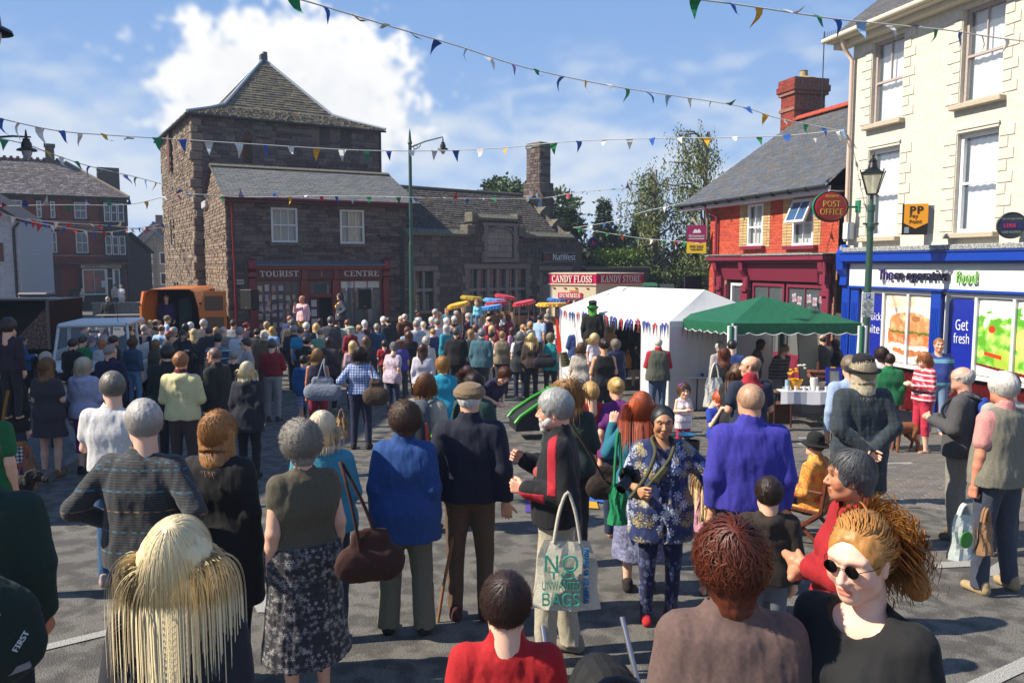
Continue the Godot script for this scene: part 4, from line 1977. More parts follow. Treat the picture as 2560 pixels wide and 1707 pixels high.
	for k in 13:
		var fl:=MN()
		var x:=4.08+k*.11
		fl.tri(V(x,2.44,-.1),V(x+.05,2.3,-.1),V(x+.095,2.44,-.1))
		Z("paper_flag",fl,cloth(["b02030","d8d8d8","28407c"][k%3]),t)
	Z("door",B9([[3.0,1.3,-.1,.4,1.75,.05]],.0),mat("door_shade",K(.22,.05,.06),.5),t)
	for y in [1.9,1.55,1.2]:
		Z("notice",bx(V(3.0,y,-.07),V(.2,.26,.004)),mats["blind_white"],t)
	Z("opening",bx(V(3.22,1.25,-.4),V(1.0,1.9,.04)),mats["hollow_shade"],t)  # near-black slab painted as the shade inside the doorway
	Z("transom",bx(V(3.22,2.16,.0),V(.9,.09,.14)),red,t)
	Z("stall_riser",B9([[1.7,.3,.0,1.6,.5,.12],[4.78,.3,.0,1.68,.5,.12]]),red,t)
	Z("wall_plate",bx(V(.36,2.72,.04),V(.34,.18,.03)),mat("sign_cream",K(.66,.62,.55),.7),t)
	L9(t,"TALGARTH",.28,.05,mat("sign_black",K(.05,.05,.05),.6),XO(V(.36,2.72,.057)))
	var cross:=B9([[6.1,2.9,.05,.2,.03,.03],[6.1,2.85,.05,.03,.3,.03]])
	Z("wall_tie",cross,mats["black_iron"],t)
	Z("eaves_board",bx(V(W/2,5.58,.16),V(W+.1,.16,.34),.01),deep,t)
	var gut:=MN()
	gut.bar(V(-.08,5.63,.36),V(W+.1,5.61,.36),.065,8)
	Z("gutter",gut,deep,t)
	var pipe:=MN()
	pipe.tube(P3([V(.08,5.6,.34),V(.2,5.35,.1),V(.22,3.2,.09),V(.24,.1,.09)]),.05,.05,8)
	for y in [4.9,3.6,2.2]:
		pipe.bar(V(.22,y,.09),V(.22,y+.1,.09),.066,8)
	Z("downpipe",pipe,red,t)
	var rz:=-G/2
	var ry:=7.08
	var rm:=MN()
	rm.quad(V(-.12,5.66,.32),V(W+.45,5.66,.32),V(W+.45,ry,rz),V(-.12,ry,rz))
	rm.quad(V(W+.45,5.66,-G-.3),V(-.12,5.66,-G-.3),V(-.12,ry,rz),V(W+.45,ry,rz))
	var roof:=Z("roof",rm,mats["roof_underlay"],t)
	var up:=(V(0,ry,rz)- V(0,5.66,.32))
	var sl:=up.length()
	up=up.normalized()
	lay(roof,"slate","tourist_roof",X(Basis(XR,up,XR.cross(up)),V(-.12,5.66,.32)+XR.cross(up)*.008),poly4(0,0,W+.57,sl),[],{"h":[.235,.245],"l":[.3,.3],"bond":true,"proud":[.012,.02],"tones":[K(.45,.45,.43),K(.42,.42,.42),K(.47,.465,.44),K(.40,.41,.40)],"mat":"slate_grey","lap":true,"gap":.006,"limit":300,"rough":.7,"relief":.3,"mottle":.65})
	var lichen:=M9("ridge_stone",K(.45,.43,.36),.95,.55,2.0,.8)
	for k in 17:
		var rt:=MN()
		rt.box(V(-.12+(k+.5)*.42,ry+.03,rz+.1),V(.41,.05,.26),Basis(XR,.42),.012)
		rt.box(V(-.12+(k+.5)*.42,ry+.03,rz-.1),V(.41,.05,.26),Basis(XR,-.42),.012)
		Z("ridge_tile",rt,lichen,t)
	Z("kneeler",B9([[-.02,5.75,-5.4,.3,.3,1.3]],.03),M9("white_lead",K(.72,.72,.72),.6,.8,1.0),t)
func build_bank():
	var o:=site(-4.12,30.6,39.3)
	var t:=T9("bank_building","gabled stone bank with mullioned windows, stepped parapet and tall chimney","bank",o)
	var W:=8.95
	var H:=4.45
	var wa:=rect(.46,1.55,1.29,3.06)
	var wb:=rect(3.02,1.38,6.06,3.13)
	var wc:=rect(7.15,2.45,8.5,3.0)
	var arch:=rect(7.2,.0,8.45,2.1)
	var f:=MN()
	wall(f,0,W,0,H,[wa,wb,wc,arch],.22)
	f.quad(V(0,0,-7),V(0,0,0),V(0,H,0),V(0,H,-7))
	f.quad(V(W,0,0),V(W,0,-7),V(W,H,-7),V(W,H,0))
	f.tri(V(W,H,0),V(W,H,-7),V(W,6.6,-3.5))
	f.quad(V(W,0,-7),V(0,0,-7),V(0,H,-7),V(W,H,-7))
	f.box(V(4.48,4.82,-.18),V(2.5,.8,.34))
	Z("wall",f,mortar(),t)
	var pale:=M9("pale_dressed_stone",K(.55,.50,.46),.85,.72,1.2,.3)
	var keep:=[rect(.3,1.4,1.6,3.3),rect(2.65,1.2,6.42,3.34),rect(6.75,0,8.85,3.3),rect(3.72,3.36,5.58,5.1)]
	lay(t,"stone","bank_front",X(),poly4(0,0,W,H),keep,{"h":[.16,.26],"l":[.25,.6],"proud":[.012,.035],"tones":[K(.42,.37,.345),K(.38,.34,.32),K(.46,.41,.375),K(.37,.30,.29),K(.34,.32,.31)],"mat":"stone_bank","split":.35,"jit":.2,"gap":.018,"limit":250,"relief":.8})
	lay(t,"stone","bank_gable",X(),poly4(3.25,H,5.72,5.2),keep,{"h":[.18,.24],"l":[.25,.5],"proud":[.012,.03],"tones":[K(.40,.35,.33),K(.36,.32,.30)],"mat":"stone_bankg","jit":.2,"gap":.018,"limit":20})
	var r:=rnd(14)
	for fr in [[wa,.16],[wb,.2],[rect(7.0,.0,8.6,3.05),.17]]:
		var h:Rect2=fr[0]
		Z("window_head",bx(V(h.get_center().x,h.end.y+.11,.03),V(h.size.x+fr[1]*2+.1,.2,.1),.01),pale,t)
		if h.position.y>.3:
			Z("sill",bx(V(h.get_center().x,h.position.y-.07,.05),V(h.size.x+fr[1]*2,.13,.16),.012),pale,t)
		for s in [-1,1]:
			var y:=h.position.y
			var k:=0
			while y<h.end.y-.05:
				var hh:=minf(.3,h.end.y-y)
				var ww:float=fr[1]+(.14 if k%2==0 else .0)
				Z("jamb_stone",bx(V((h.position.x-ww/2) if s<0 else (h.end.x+ww/2),y+hh/2,.025),V(ww,hh-.008,.07),.008),pale,t)
				y+=hh
				k+=1
	var lead_m:=mat("window_lead",K(.09,.09,.095),.5,.3)
	var frame_m:=mat("mullion_stone",K(.50,.46,.43),.85)
	for g in [[wa,2,2],[wb,6,2],[wc,3,1]]:
		var h:Rect2=g[0]
		var nc:int=g[1]
		for c in range(1,nc):
			var big:=nc==6 and c%2==0
			Z("mullion",bx(V(h.position.x+h.size.x*c/nc,h.get_center().y,-.06),V(.17 if big else .11,h.size.y,.2 if big else .14),.02),frame_m,t)
		if g[2]==2:
			Z("transom",bx(V(h.get_center().x,h.position.y+h.size.y*.52,-.062),V(h.size.x,.12,.13),.015),frame_m,t)
		for c in nc:
			for rr in int(g[2]):
				var x0:float=h.position.x+h.size.x*c/nc
				var y0:float=h.position.y+(h.size.y*.52 if rr==1 else .0)
				var y1:float=h.end.y if rr==1 or g[2]==1 else h.position.y+h.size.y*.52
				var ww:float=h.size.x/nc
				var bars:=MN()
				for k in range(1,4):
					bars.box(V(x0+ww*k/4,(y0+y1)/2,-.12),V(.014,y1-y0,.014))
				for k in range(1,5):
					bars.box(V(x0+ww/2,lerpf(y0,y1,k/5.0),-.121),V(ww,.014,.012))
				Z("lead_lights",bars,lead_m,t)
				var gl:=MN()
				gl.quad(V(x0,y0,-.125),V(x0+ww,y0,-.125),V(x0+ww,y1,-.125),V(x0,y1,-.125))
				Z("pane",gl,glass_mat(),t)
				if nc==6 and c>0 and rr==1:
					Z("poster",bx(V(x0+ww/2,(y0+y1)/2+.1,-.2),V(ww-.06,.55,.01)),mat("bank_pink",K(.5,.07,.2),.7),t)
				elif rr==0:
					Z("blind",bx(V(x0+ww/2,(y0+y1)/2-.1,-.25),V(ww-.04,y1-y0-.2,.01)),mat("bank_blind",K(.55,.53,.40),.8),t)
		Z("dim_backing",bx(V(h.get_center().x,h.get_center().y,-.8),V(h.size.x+1,h.size.y+1,.02)),mat("unlit_backing",K(.10,.095,.09),.95),t)  # dim sheet behind the leaded panes, coloured as an unlit interior
	var ad:=P2([U(7.0,2.45),U(7.0,0),U(7.25,0)])
	for k in 9:
		var a:=PI-PI*k/8.0
		ad.append(U(7.83+.58*cos(a),1.45+.58*sin(a)))
	ad.append_array(P2([U(8.41,0),U(8.62,0),U(8.62,2.45)]))
	var am:=MN()
	am.prism(ad,-.12,.06)
	Z("door_arch",am,pale,t)
	Z("door",bx(V(7.83,1.0,-.3),V(1.3,2.1,.06)),mat("dark_oak",K(.2,.12,.08),.6),t)
	var ni:=P2([U(3.78,3.45),U(5.52,3.45),U(5.52,5.02),U(3.78,5.02)])
	var np:=MN()
	np.prism(ni,.0,.03)
	Z("niche_panel",np,M9("niche_joint",K(.42,.38,.35),.9,.7,1.0),t)
	lay(t,"ashlar","niche",XO(V(0,0,.028)),poly4(4.0,3.62,5.3,4.85),[],{"h":[.2,.3],"l":[.35,.6],"proud":[.015,.022],"tones":[K(.60,.55,.51),K(.57,.52,.48),K(.62,.57,.53)],"mat":"ashlar","jit":.05,"gap":.012,"limit":60,"mottle":.75})
	Z("niche_frame",B9([[3.86,4.22,.06,.2,1.5,.12],[5.44,4.22,.06,.2,1.5,.12],[3.74,3.62,.05,.16,.42,.1],[5.56,3.62,.05,.16,.42,.1],[3.74,4.4,.05,.12,.3,.1],[5.56,4.4,.05,.12,.3,.1],[4.65,3.5,.07,1.9,.16,.14],[4.65,4.98,.06,1.9,.13,.12]],.01),pale,t)
	var hood:=MN()
	var pts:=P3()
	for k in 9:
		var a:=PI-PI*k/8.0
		pts.append(V(4.65+.68*cos(a),4.55+.33*sin(a),.09))
	hood.tube(pts,.05,.05,6)
	Z("niche_arch",hood,pale,t)
	var cop:=M9("coping_stone",K(.46,.44,.38),.9,.65,1.0,.6)
	for c in [[.0,3.1,H],[5.85,8.9,H],[3.35,5.65,5.14]]:
		var n:=int((c[1]- c[0])/.62)
		for k in n:
			var m:=MN()
			m.prism(P2([U(.12,.0),U(.12,.1),U(-.16,.27),U(-.44,.1),U(-.44,.0)]),0,(c[1]- c[0])/n-.008,X(Basis(V(0,0,1),XU,V(1,0,0)),V(c[0]+(c[1]- c[0])*k/n,c[2],0)))
			Z("coping",m,cop,t)
	for k in [[3.12,4.62,.4],[5.82,4.62,.4],[3.3,5.14,.3],[5.68,5.14,.3]]:
		Z("kneeler",B9([[k[0],k[1]+.1,-.16,k[2],.42,.56]],.03),cop,t)
	Z("string_course",bx(V(W/2,3.36,.03),V(W,.05,.07),.01),lintel_m(),t)
	var e:=V(-.9,4.35,-.4)
	var top:=V(-.9,6.62,-3.5)
	var rl:=W+.75
	var rm:=MN()
	rm.quad(e,e+V(rl,0,0),top+V(rl,0,0),top)
	rm.quad(V(W,4.35,-7.1),V(-.9,4.35,-7.1),top,top+V(rl,0,0))
	var roof:=Z("roof",rm,mats["roof_underlay"],t)
	var up:=(top-e).normalized()
	lay(roof,"roof_tile","bank_roof",X(Basis(XR,up,XR.cross(up)),e+XR.cross(up)*.01),poly4(0,0,rl,(top-e).length()),[],{"h":[.165,.175],"l":[.2,.28],"bond":true,"proud":[.035,.055],"tones":[K(.33,.30,.27),K(.30,.275,.25),K(.36,.33,.29),K(.28,.26,.25),K(.34,.33,.30)],"mat":"dark_tile","lap":true,"gap":.012,"limit":300,"relief":.8})
	for k in 22:
		var rt:=MN()
		rt.tube(P3([top+V(.02+k*.44,.0,0),top+V(.44+k*.44,.0,0)]),.11,.115,8)
		Z("ridge_tile",rt,mats["dark_tile_tone2"],t)
	for k in 4:
		var z:=-.75-k*.85
		var y:=4.45+k*.62
		Z("gable_step",bx(V(W+.12,y*.5+1.9,z),V(.42,y-3.8,.86)),M9("stone_bank_tone0",K(.42,.38,.35),.9,.7,1.3),t)
		var m:=MN()
		m.prism(P2([U(-.36,0),U(.36,0),U(.3,.12),U(.0,.36),U(-.3,.12)]),-.4,.4,XO(V(W+.12,y,z)))
		Z("gable_coping",m,cop,t)
	Z("pier",B9([[9.2,2.1,-.3,.5,4.2,.6],[9.2,4.28,-.3,.6,.16,.7]],.01),mats["stone_bank_tone1"],t)
	var ch:=V(9.95,0,-3.6)
	Z("chimney",B9([[ch.x,6.2,ch.z,.86,2.1,1.24],[ch.x,8.0,ch.z,.68,1.9,1.0]]),mortar(),t)
	for side in 2:
		var cxf:=XO(ch+V(-.34,0,.5)) if side==0 else X(Basis(XU,-PI/2),ch+V(-.34,0,-.5))
		var cw:=.68 if side==0 else 1.0
		lay(t,"stone","bank_chimney",cxf,poly4(0,7.25,cw,8.95),[],{"h":[.12,.2],"l":[.2,.42],"proud":[.015,.045],"tones":J9(),"mat":"stone_shade","jit":.3,"limit":30,"seed":70+side})
		var c2:=XO(ch+V(-.43,0,.62)) if side==0 else X(Basis(XU,-PI/2),ch+V(-.43,0,-.62))
		lay(t,"stone","bank_chimney",c2,poly4(0,5.2,.86 if side==0 else 1.24,7.22),[],{"h":[.12,.2],"l":[.2,.42],"proud":[.015,.04],"tones":J9(),"mat":"stone_shade","jit":.3,"limit":30,"seed":75+side})
	Z("chimney_cap",B9([[ch.x,9.02,ch.z,.8,.14,1.12],[ch.x,9.16,ch.z,.74,.14,1.04],[ch.x,7.24,ch.z,.92,.08,1.3]],.04),cop,t)
	Z("flashing",B9([[ch.x-.5,6.3,-2.96,.3,.9,.05]]),mats["lead"],t,X())
	var sg:=T9("bank_sign","long dark sign with white NatWest lettering over the bank door","sign",o*XO(V(7.88,3.655,.08)))
	Z("board",bx(V(.1,0,0),V(1.96,.38,.06),.01),mat("sign_dark",K(.13,.13,.15),.4),sg)
	Z("edge",B9([[.1,.2,0,2.0,.03,.08],[.1,-.2,0,2.0,.03,.08]]),mat("sign_grey",K(.45,.46,.48),.4),sg)
	L9(sg,"NatWest",1.36,.27,mat("letter_white",K(.82,.82,.82),.5),XO(V(.36,.0,.045)),false,false,.03)
	for k in 3:
		Z("emblem_arrow",bank_arrow(),mat("emblem_red",K(.55,.12,.08),.5),sg,X(Basis(XB,TAU*k/3.0).scaled(Vector3.ONE*.17),V(-.66,.0,.035)))
	var rd:=T9("round_sign","round blue hanging sign with a small red emblem at the bank corner","sign",o*X(Basis(XU,D9(-25)),V(9.6,4.28,.55)))
	var disc:=MN()
	disc.lathe(P2([U(0,-.05),U(.24,-.05),U(.27,-.03),U(.27,.03),U(.24,.05),U(0,.05)]),28,X(Basis(XR,PI/2),V0))
	Z("disc",disc,mat("sign_navy",K(.10,.11,.28),.35),rd)
	for k in 3:
		Z("emblem_arrow",bank_arrow(),mat("emblem_bright",K(.75,.1,.1),.5),rd,X(Basis(XB,TAU*k/3.0).scaled(Vector3.ONE*.13),V(0,.0,.055)))
	Z("arm",bx(V(-.35,0,-.1),V(.35,.05,.05)),mats["black_iron"],rd)
	var wl:=T9("boundary_wall","dark stone wall running on beyond the bank","wall",site(3.4,36.5,20.0))
	Z("wall",bx(V(1.6,1.55,-.2),V(3.2,3.1,.4)),mortar(),wl)
	lay(wl,"stone","beyond",X(),poly4(0,.0,3.2,3.1),[],{"h":[.15,.24],"l":[.25,.6],"proud":[.012,.03],"tones":[K(.36,.31,.29),K(.33,.28,.27)],"mat":"stone_beyond","jit":.2,"limit":60})
	Z("coping",bx(V(1.6,3.16,-.2),V(3.3,.14,.5),.02),cop,wl)
func lintel_m()->Material:
	return M9("lintel_stone",K(.45,.40,.37),.9,.7,1.0,.4)
func bank_arrow()->MB:
	var m:=MN()
	m.prism(P2([U(-.15,.05),U(.55,.05),U(.25,.55),U(-.25,.95),U(-.45,.5)]),0,.06)
	return m
func build_red_house():
	var o:=site(6.55,26.5,-74.4)
	var t:=T9("brick_house","bright red brick house with slate roof and plum coloured shopfront","house",o)
	var W:=6.42
	var H:=5.2
	var w1:=rect(2.22,3.88,3.05,5.12)
	var w2:=rect(4.47,3.84,5.4,5.1)
	var shop:=rect(1.1,.3,6.1,2.86)
	var f:=MN()
	wall(f,0,W,0,H,[w1,w2,shop],.14)
	f.quad(V(0,0,-5.4),V(0,0,0),V(0,H,0),V(0,H,-5.4))
	f.quad(V(W,0,-5.4),V(0,0,-5.4),V(0,H,-5.4),V(W,H,-5.4))
	Z("wall",f,M9("brick_joint",K(.60,.42,.35),.95,.75,1.0),t)
	var pale_l:=[[1.78,2.22],[3.05,3.42],[4.02,4.47],[5.4,5.72]]
	var keep:=[w1,w2,rect(.35,0,W,3.62)]
	for q in pale_l:
		keep.append(rect(q[0],3.62+.22,q[1],H))
	lay(t,"brick","red_front",X(),poly4(0,.0,W,H),keep,{"h":[.083,.083],"l":[.235,.235],"bond":true,"proud":[.007,.011],"tones":[K(.76,.27,.16),K(.72,.245,.15),K(.79,.30,.18),K(.70,.23,.14)],"mat":"red_brick","jit":.1,"gap":.014,"ch":.02,"limit":220,"mottle":.85,"relief":.1})
	for k in pale_l.size():
		lay(t,"brick","cream_brick",XO(V(0,0,.004)),poly4(pale_l[k][0],3.84,pale_l[k][1],H),[],{"h":[.083,.083],"l":[.21,.235],"proud":[.01,.014],"tones":[K(.78,.66,.47),K(.74,.61,.43)],"mat":"cream_brick","jit":.1,"gap":.012,"ch":.02,"limit":20,"mottle":.85,"relief":.1,"seed":90+k})
	var side:=X(Basis(XU,-PI/2),V(0,0,-5.4))
	lay(t,"brick","red_side",side,poly4(2.0,0,5.4,H),[],{"h":[.083,.083],"l":[.235,.235],"bond":true,"proud":[.007,.011],"tones":[K(.74,.26,.16),K(.70,.24,.15)],"mat":"red_brick","jit":.1,"gap":.014,"ch":.02,"limit":0})
	var white:=mat("white_upvc",K(.85,.85,.85),.35)
	var plum:=mat("plum_paint",K(.46,.15,.23),.4)
	var lace:=K(.72,.72,.72)
	W9(t,w1,-.03,white,{"frame":.07,"cols":2,"rail":.45,"blind":lace,"blind_to":.0,"dim_backing":K(.05,.05,.055)})
	W9(t,w2,-.03,white,{"frame":.07,"cols":2,"rail":.48,"blind":lace,"dim_backing":K(.05,.05,.055)})
	var sash:=Node3D.new()
	sash.name="open_casement"
	t.add_child(sash,true)
	sash.transform=X(Basis(XR,-.42),V(4.94,5.06,.02))
	Z("frame",B9([[0,-.03,0,.86,.06,.06],[0,-.63,0,.86,.06,.06],[-.4,-.33,0,.06,.56,.06],[.4,-.33,0,.06,.56,.06],[0,-.33,0,.025,.56,.04]]),white,sash)
	var pg:=MN()
	pg.quad(V(-.38,-.6,0),V(.38,-.6,0),V(.38,-.06,0),V(-.38,-.06,0))
	Z("pane",pg,mat("sky_glass",K(.22,.33,.48),.05),sash)
	for l in [[2.62,3.83,1.2],[4.92,3.79,1.4]]:
		Z("sill",bx(V(l[0],l[1],.07),V(l[2],.1,.16),.01),plum,t)
	Z("slate_cover",B9([[3.4,3.6,.2,5.98,.035,.44],[1.6,3.625,.22,2.0,.02,.46],[4.6,3.63,.2,2.6,.02,.44]],.004),M9("worn_lead",K(.66,.67,.66),.7,.6,1.5,.6),t)
	Z("cornice",B9([[3.4,3.5,.2,5.86,.12,.38],[3.4,3.4,.14,5.8,.08,.26],[3.4,3.32,.1,5.7,.05,.18]],.012),plum,t)
	var fa:=MN()
	fa.quad(V(.62,2.86,.03),V(6.3,2.86,.03),V(6.3,3.3,.15),V(.62,3.3,.15))
	Z("fascia",fa,plum,t)
	for x in [.82,2.35,6.12]:
		Z("pilaster",B9([[x,1.5,.06,.26,3.0,.13],[x,2.56,.1,.32,.1,.2],[x,.3,.08,.32,.6,.16]],.01),plum,t)
		var br:=MN()
		br.prism(P2([U(.0,2.6),U(.13,2.62),U(.11,2.95),U(.26,3.15),U(.3,3.42),U(0,3.42)]),-.1,.1,X(Basis(XU,-PI/2),V(x,0,.02)))
		Z("scroll_bracket",br,plum,t)
	Z("door_frame",B9([[1.12,1.4,.0,.12,2.6,.14],[2.1,1.4,.0,.12,2.6,.14]]),plum,t)
	W9(t,rect(1.25,.6,2.05,2.75),-.1,white,{"frame":.08,"rail":.0,"dim_backing":K(.28,.3,.28)})
	W9(t,rect(2.55,.75,4.15,2.78),-.06,plum,{"frame":.08,"cols":2,"rail":.0,"dim_backing":K(.24,.15,.11)})
	W9(t,rect(4.25,.75,5.9,2.78),-.06,plum,{"frame":.08,"cols":2,"rail":.0,"dim_backing":K(.33,.32,.31)})
	Z("stall_riser",bx(V(4.2,.37,.0),V(3.4,.74,.12)),plum,t)
	for k in 5:
		var fl:=T9("paper_flag","small union flag hung %s in the plum shop window"%["first from the left","second from the left","in the middle","fourth from the left","last on the right"][k],"flag",o*X(Basis(XB,[.2,-.1,.15,.0,-.15][k]),V(4.5+k*.27+(.12 if k>1 else .0),2.52 -[.0,.07,.0,.07,.0][k],-.1)),"small flags in the shop window")
		Z("cloth",bx(V(0,-.11,0),V(.17,.22,.004)),cloth("d8d8dc"),fl)
		Z("cross",B9([[0,-.11,.004,.03,.22,.004],[0,-.11,.004,.17,.03,.0035]]),cloth("b02030"),fl)
		for c in 4:
			var bt:=MN()
			var sx:=-1.0 if c%2==0 else 1.0
			var sy:=-1.0 if c<2 else 1.0
			bt.tri(V(sx*.03,-.11+sy*.025,.003),V(sx*.08,-.11+sy*.025,.003),V(sx*.05,-.11+sy*.1,.003))
			Z("corner",bt,cloth("28407c"),fl)
	var ov:=1.35
	var e:=V(-ov,5.3,.5)
	var run:=3.25
	var top:=V(-ov,8.02,.5-run)
	var rl:=W+ov+.15
	var rm:=MN()
	rm.quad(e,e+V(rl,0,0),top+V(rl,0,0),top+V(ov+.6,0,0))
	rm.tri(e,top+V(ov+.6,0,0),V(-ov,5.3,-5.9))
	rm.quad(V(W,5.3,-5.9),V(-ov,5.3,-5.9),top+V(ov+.6,0,0),top+V(rl,0,0))
	rm.quad(e+V(0,-.02,0),V(-ov,5.28,-5.9),V(W,5.28,-5.9),V(W+.15,5.28,.5))
	var roof:=Z("roof",rm,mats["roof_underlay"],t)
	var up:=(top-e).normalized()
	var sl:=(top-e).length()
	var tones:=[K(.37,.385,.41),K(.34,.355,.38),K(.40,.405,.415),K(.39,.375,.35)]
	lay(roof,"slate","red_roof",X(Basis(XR,up,XR.cross(up)),e+XR.cross(up)*.008),P2([U(0,0),U(rl,0),U(rl,sl),U(ov+.6,sl)]),[],{"h":[.195,.2],"l":[.25,.26],"bond":true,"proud":[.012,.022],"tones":tones,"mat":"slate_blue","lap":true,"gap":.005,"limit":300,"rough":.6,"relief":.3,"mottle":.6})
	for k in 16:
		var rt:=MN()
		var x:=ov+.75+k*.37
		if x>rl-.1:
			break
		rt.box(top+V(x,.06,.08),V(.36,.05,.24),Basis(XR,.7),.01)
		rt.box(top+V(x,.06,-.08),V(.36,.05,.24),Basis(XR,-.7),.01)
		Z("ridge_tile",rt,M9("terracotta",K(.68,.27,.17),.85,.8,1.5),t)
	Z("eaves_board",bx(V(rl/2-ov,5.21,.42),V(rl,.15,.04)),mat("grey_board",K(.74,.72,.74),.6),t)
	Z("soffit",bx(V(rl/2-ov,5.16,.2),V(rl,.03,.42)),mats["grey_board"],t)
	var gut:=MN()
	gut.bar(V(-ov-.05,5.29,.52),V(W+.1,5.27,.52),.055,8)
	Z("gutter",gut,mats["black_iron"],t)
	for k in 10:
		Z("gutter_clip",bx(V(-ov+.3+k*.76,5.25,.53),V(.05,.1,.14)),mats["black_iron"],t)
	var brk:=MN()
	brk.bar(V(0,4.1,.1),V(-ov+.2,5.12,.2),.05,4)
	brk.bar(V(-.45,4.5,.1),V(-.45,5.12,.1),.04,4)
	brk.bar(V(-.04,3.9,.1),V(-.04,5.12,.1),.05,4)
	Z("eaves_brace",brk,mat("weathered_wood",K(.5,.47,.44),.9),t)
	var dp:=MN()
	dp.tube(P3([V(.42,5.25,.45),V(.42,5.05,.4),V(.55,4.85,.1),V(.55,.1,.1)]),.05,.05,8)
	dp.tube(P3([V(6.28,3.6,.3),V(6.28,3.1,.26),V(6.36,2.7,.2),V(6.36,.1,.2)]),.05,.05,8)
	dp.box(V(6.3,2.95,.26),V(.22,.25,.2))
	Z("downpipe",dp,plum,t)
	var ch:=V(.22,0,-3.2)
	var stack:=B9([[ch.x,8.1,ch.z,.76,1.7,1.15],[ch.x,8.95,ch.z,.92,.12,1.3],[ch.x,9.1,ch.z,1.0,.2,1.38],[ch.x,9.3,ch.z,.92,.22,1.3],[ch.x,8.42,ch.z,.86,.1,1.24]])
	Z("chimney",stack,mats["brick_joint"],t)
	for s in 2:
		for band in [[7.3,8.38,.38,.575],[8.48,8.9,.38,.575],[9.0,9.2,.5,.69],[9.2,9.41,.46,.65]]:
			var hw:float=band[2]
			var hd:float=band[3]
			var xf:=XO(ch+V(-hw,0,hd)) if s==0 else X(Basis(XU,-PI/2),ch+V(-hw,0,-hd))
			lay(t,"brick","red_chimney",xf,poly4(0,band[0],hw*2 if s==0 else hd*2,band[1]),[],{"h":[.083,.083],"l":[.235,.235],"bond":true,"proud":[.006,.01],"tones":[K(.58,.20,.14),K(.52,.18,.13),K(.62,.23,.15)],"mat":"chimney_brick","jit":.1,"gap":.012,"ch":.02,"limit":20,"seed":int(band[0]*100)+s})
	var pot:=MN()
	pot.lathe(P2([U(.5,9.41),U(.3,9.5),U(.14,9.52),U(.12,9.7),U(.14,9.72),U(.08,9.72)]),14,XO(V(ch.x,0,ch.z)))
	Z("chimney_pot",pot,mat("pot_cream",K(.6,.53,.38),.9),t)
	var ae:=T9("television_aerial","thin television aerial on a pole beside the brick chimney","aerial",o*XO(V(.95,8.0,-3.4)))
	var am:=MN()
	am.bar(V(0,0,0),V(0,2.8,0),.018,5)
	am.bar(V(-.1,2.6,0),V(1.1,2.45,.2),.012,5)
	for k in 9:
		am.bar(V(.0+k*.12,2.46-k*.015,.02+k*.02),V(.0+k*.12,2.74-k*.015,.02+k*.02),.008,4)
	for k in 3:
		am.bar(V(-.15,.2+k*.12,0),V(.2,.2+k*.12,0),.012,4)
	Z("mast",am,mat("aerial_metal",K(.2,.2,.22),.5,.5),ae)
	var fs:=T9("sale_board","magenta and yellow FOR SALE board on the corner of the brick house","sign",o*X(Basis(XU,D9(62)),V(.0,4.1,.5)))
	Z("panel",bx(V(0,.23,0),V(.62,.56,.03)),mat("magenta",K(.55,.06,.33),.5),fs)
	var yp:=P2([U(.31,-.4),U(-.31,-.4),U(-.31,-.07)])
	for k in 9:
		yp.append(U(-.31+.62*k/8.0,-.055+.025*sin(k/8.0*TAU+.6)))
	var ym:=MN()
	ym.prism(yp,-.015,.018)
	Z("panel",ym,mat("board_yellow",K(.85,.72,.1),.5),fs)
	var wl:=mat("letter_white",K(.82,.82,.82),.5)
	L9(fs,"McCartneys",.5,.1,wl,XO(V(0,.15,.02)),true)
	Z("rule",bx(V(0,.07,.018),V(.5,.025,.006)),wl,fs)
	var mk:=MN()
	for k in 2:
		mk.prism(P2([U(-.13+k*.11,.26),U(-.07+k*.11,.38),U(-.01+k*.11,.38),U(.04+k*.11,.26)]),.016,.022+k*.003)
	Z("emblem",mk,wl,fs)
	var dk:=mat("board_plum",K(.4,.08,.25),.5)
	L9(fs,"FOR SALE",.42,.085,dk,XO(V(0,-.18,.023)),false,false)
	L9(fs,"01497 820778",.38,.05,dk,XO(V(0,-.28,.023)),false,false)
	var b:=T9("slate_house","steep blue slate roof of the house behind the brick chimney","house",site(9.2,34.0,-74.4))
	Z("wall",bx(V(2.5,2.6,-3.0),V(5.0,5.2,5.6)),mat("render_grey",K(.6,.58,.55),.9),b)
	var q:=MN()
	var y0:=5.2
	var y1:=9.3
	q.quad(V(-.4,y0,.2),V(5.4,y0,.2),V(4.0,y1,-2.6),V(.9,y1,-2.6))
	q.quad(V(-.4,y0,-6.0),V(-.4,y0,.2),V(.9,y1,-2.6),V(.9,y1,-3.2))
	q.quad(V(5.4,y0,-6.0),V(-.4,y0,-6.0),V(.9,y1,-3.2),V(4.0,y1,-3.2))
	var rf:=Z("roof",q,mats["roof_underlay"],b)
	for s in 2:
		var a:=V(-.4,y0,.2) if s==0 else V(-.4,y0,-6.0)
		var x:=XR if s==0 else XB
		var tp:=V(.9,y1,-2.6) if s==0 else V(.9,y1,-3.2)
		var u:=tp-a
		u=(u-x*u.dot(x))
		var hs:=u.length()
		u=u.normalized()
		var pl:=P2([U(0,0),U(5.8,0),U(4.4,hs),U(1.3,hs)]) if s==0 else P2([U(0,0),U(6.2,0),U(3.4,hs),U(2.8,hs)])
		lay(rf,"slate","back_roof",X(Basis(x,u,x.cross(u)),a+x.cross(u)*.01),pl,[],{"h":[.22,.225],"l":[.28,.29],"bond":true,"proud":[.01,.015],"tones":[K(.33,.38,.43),K(.30,.35,.40)],"mat":"slate_back","lap":true,"gap":.008,"limit":100,"rough":.6,"seed":61+s})
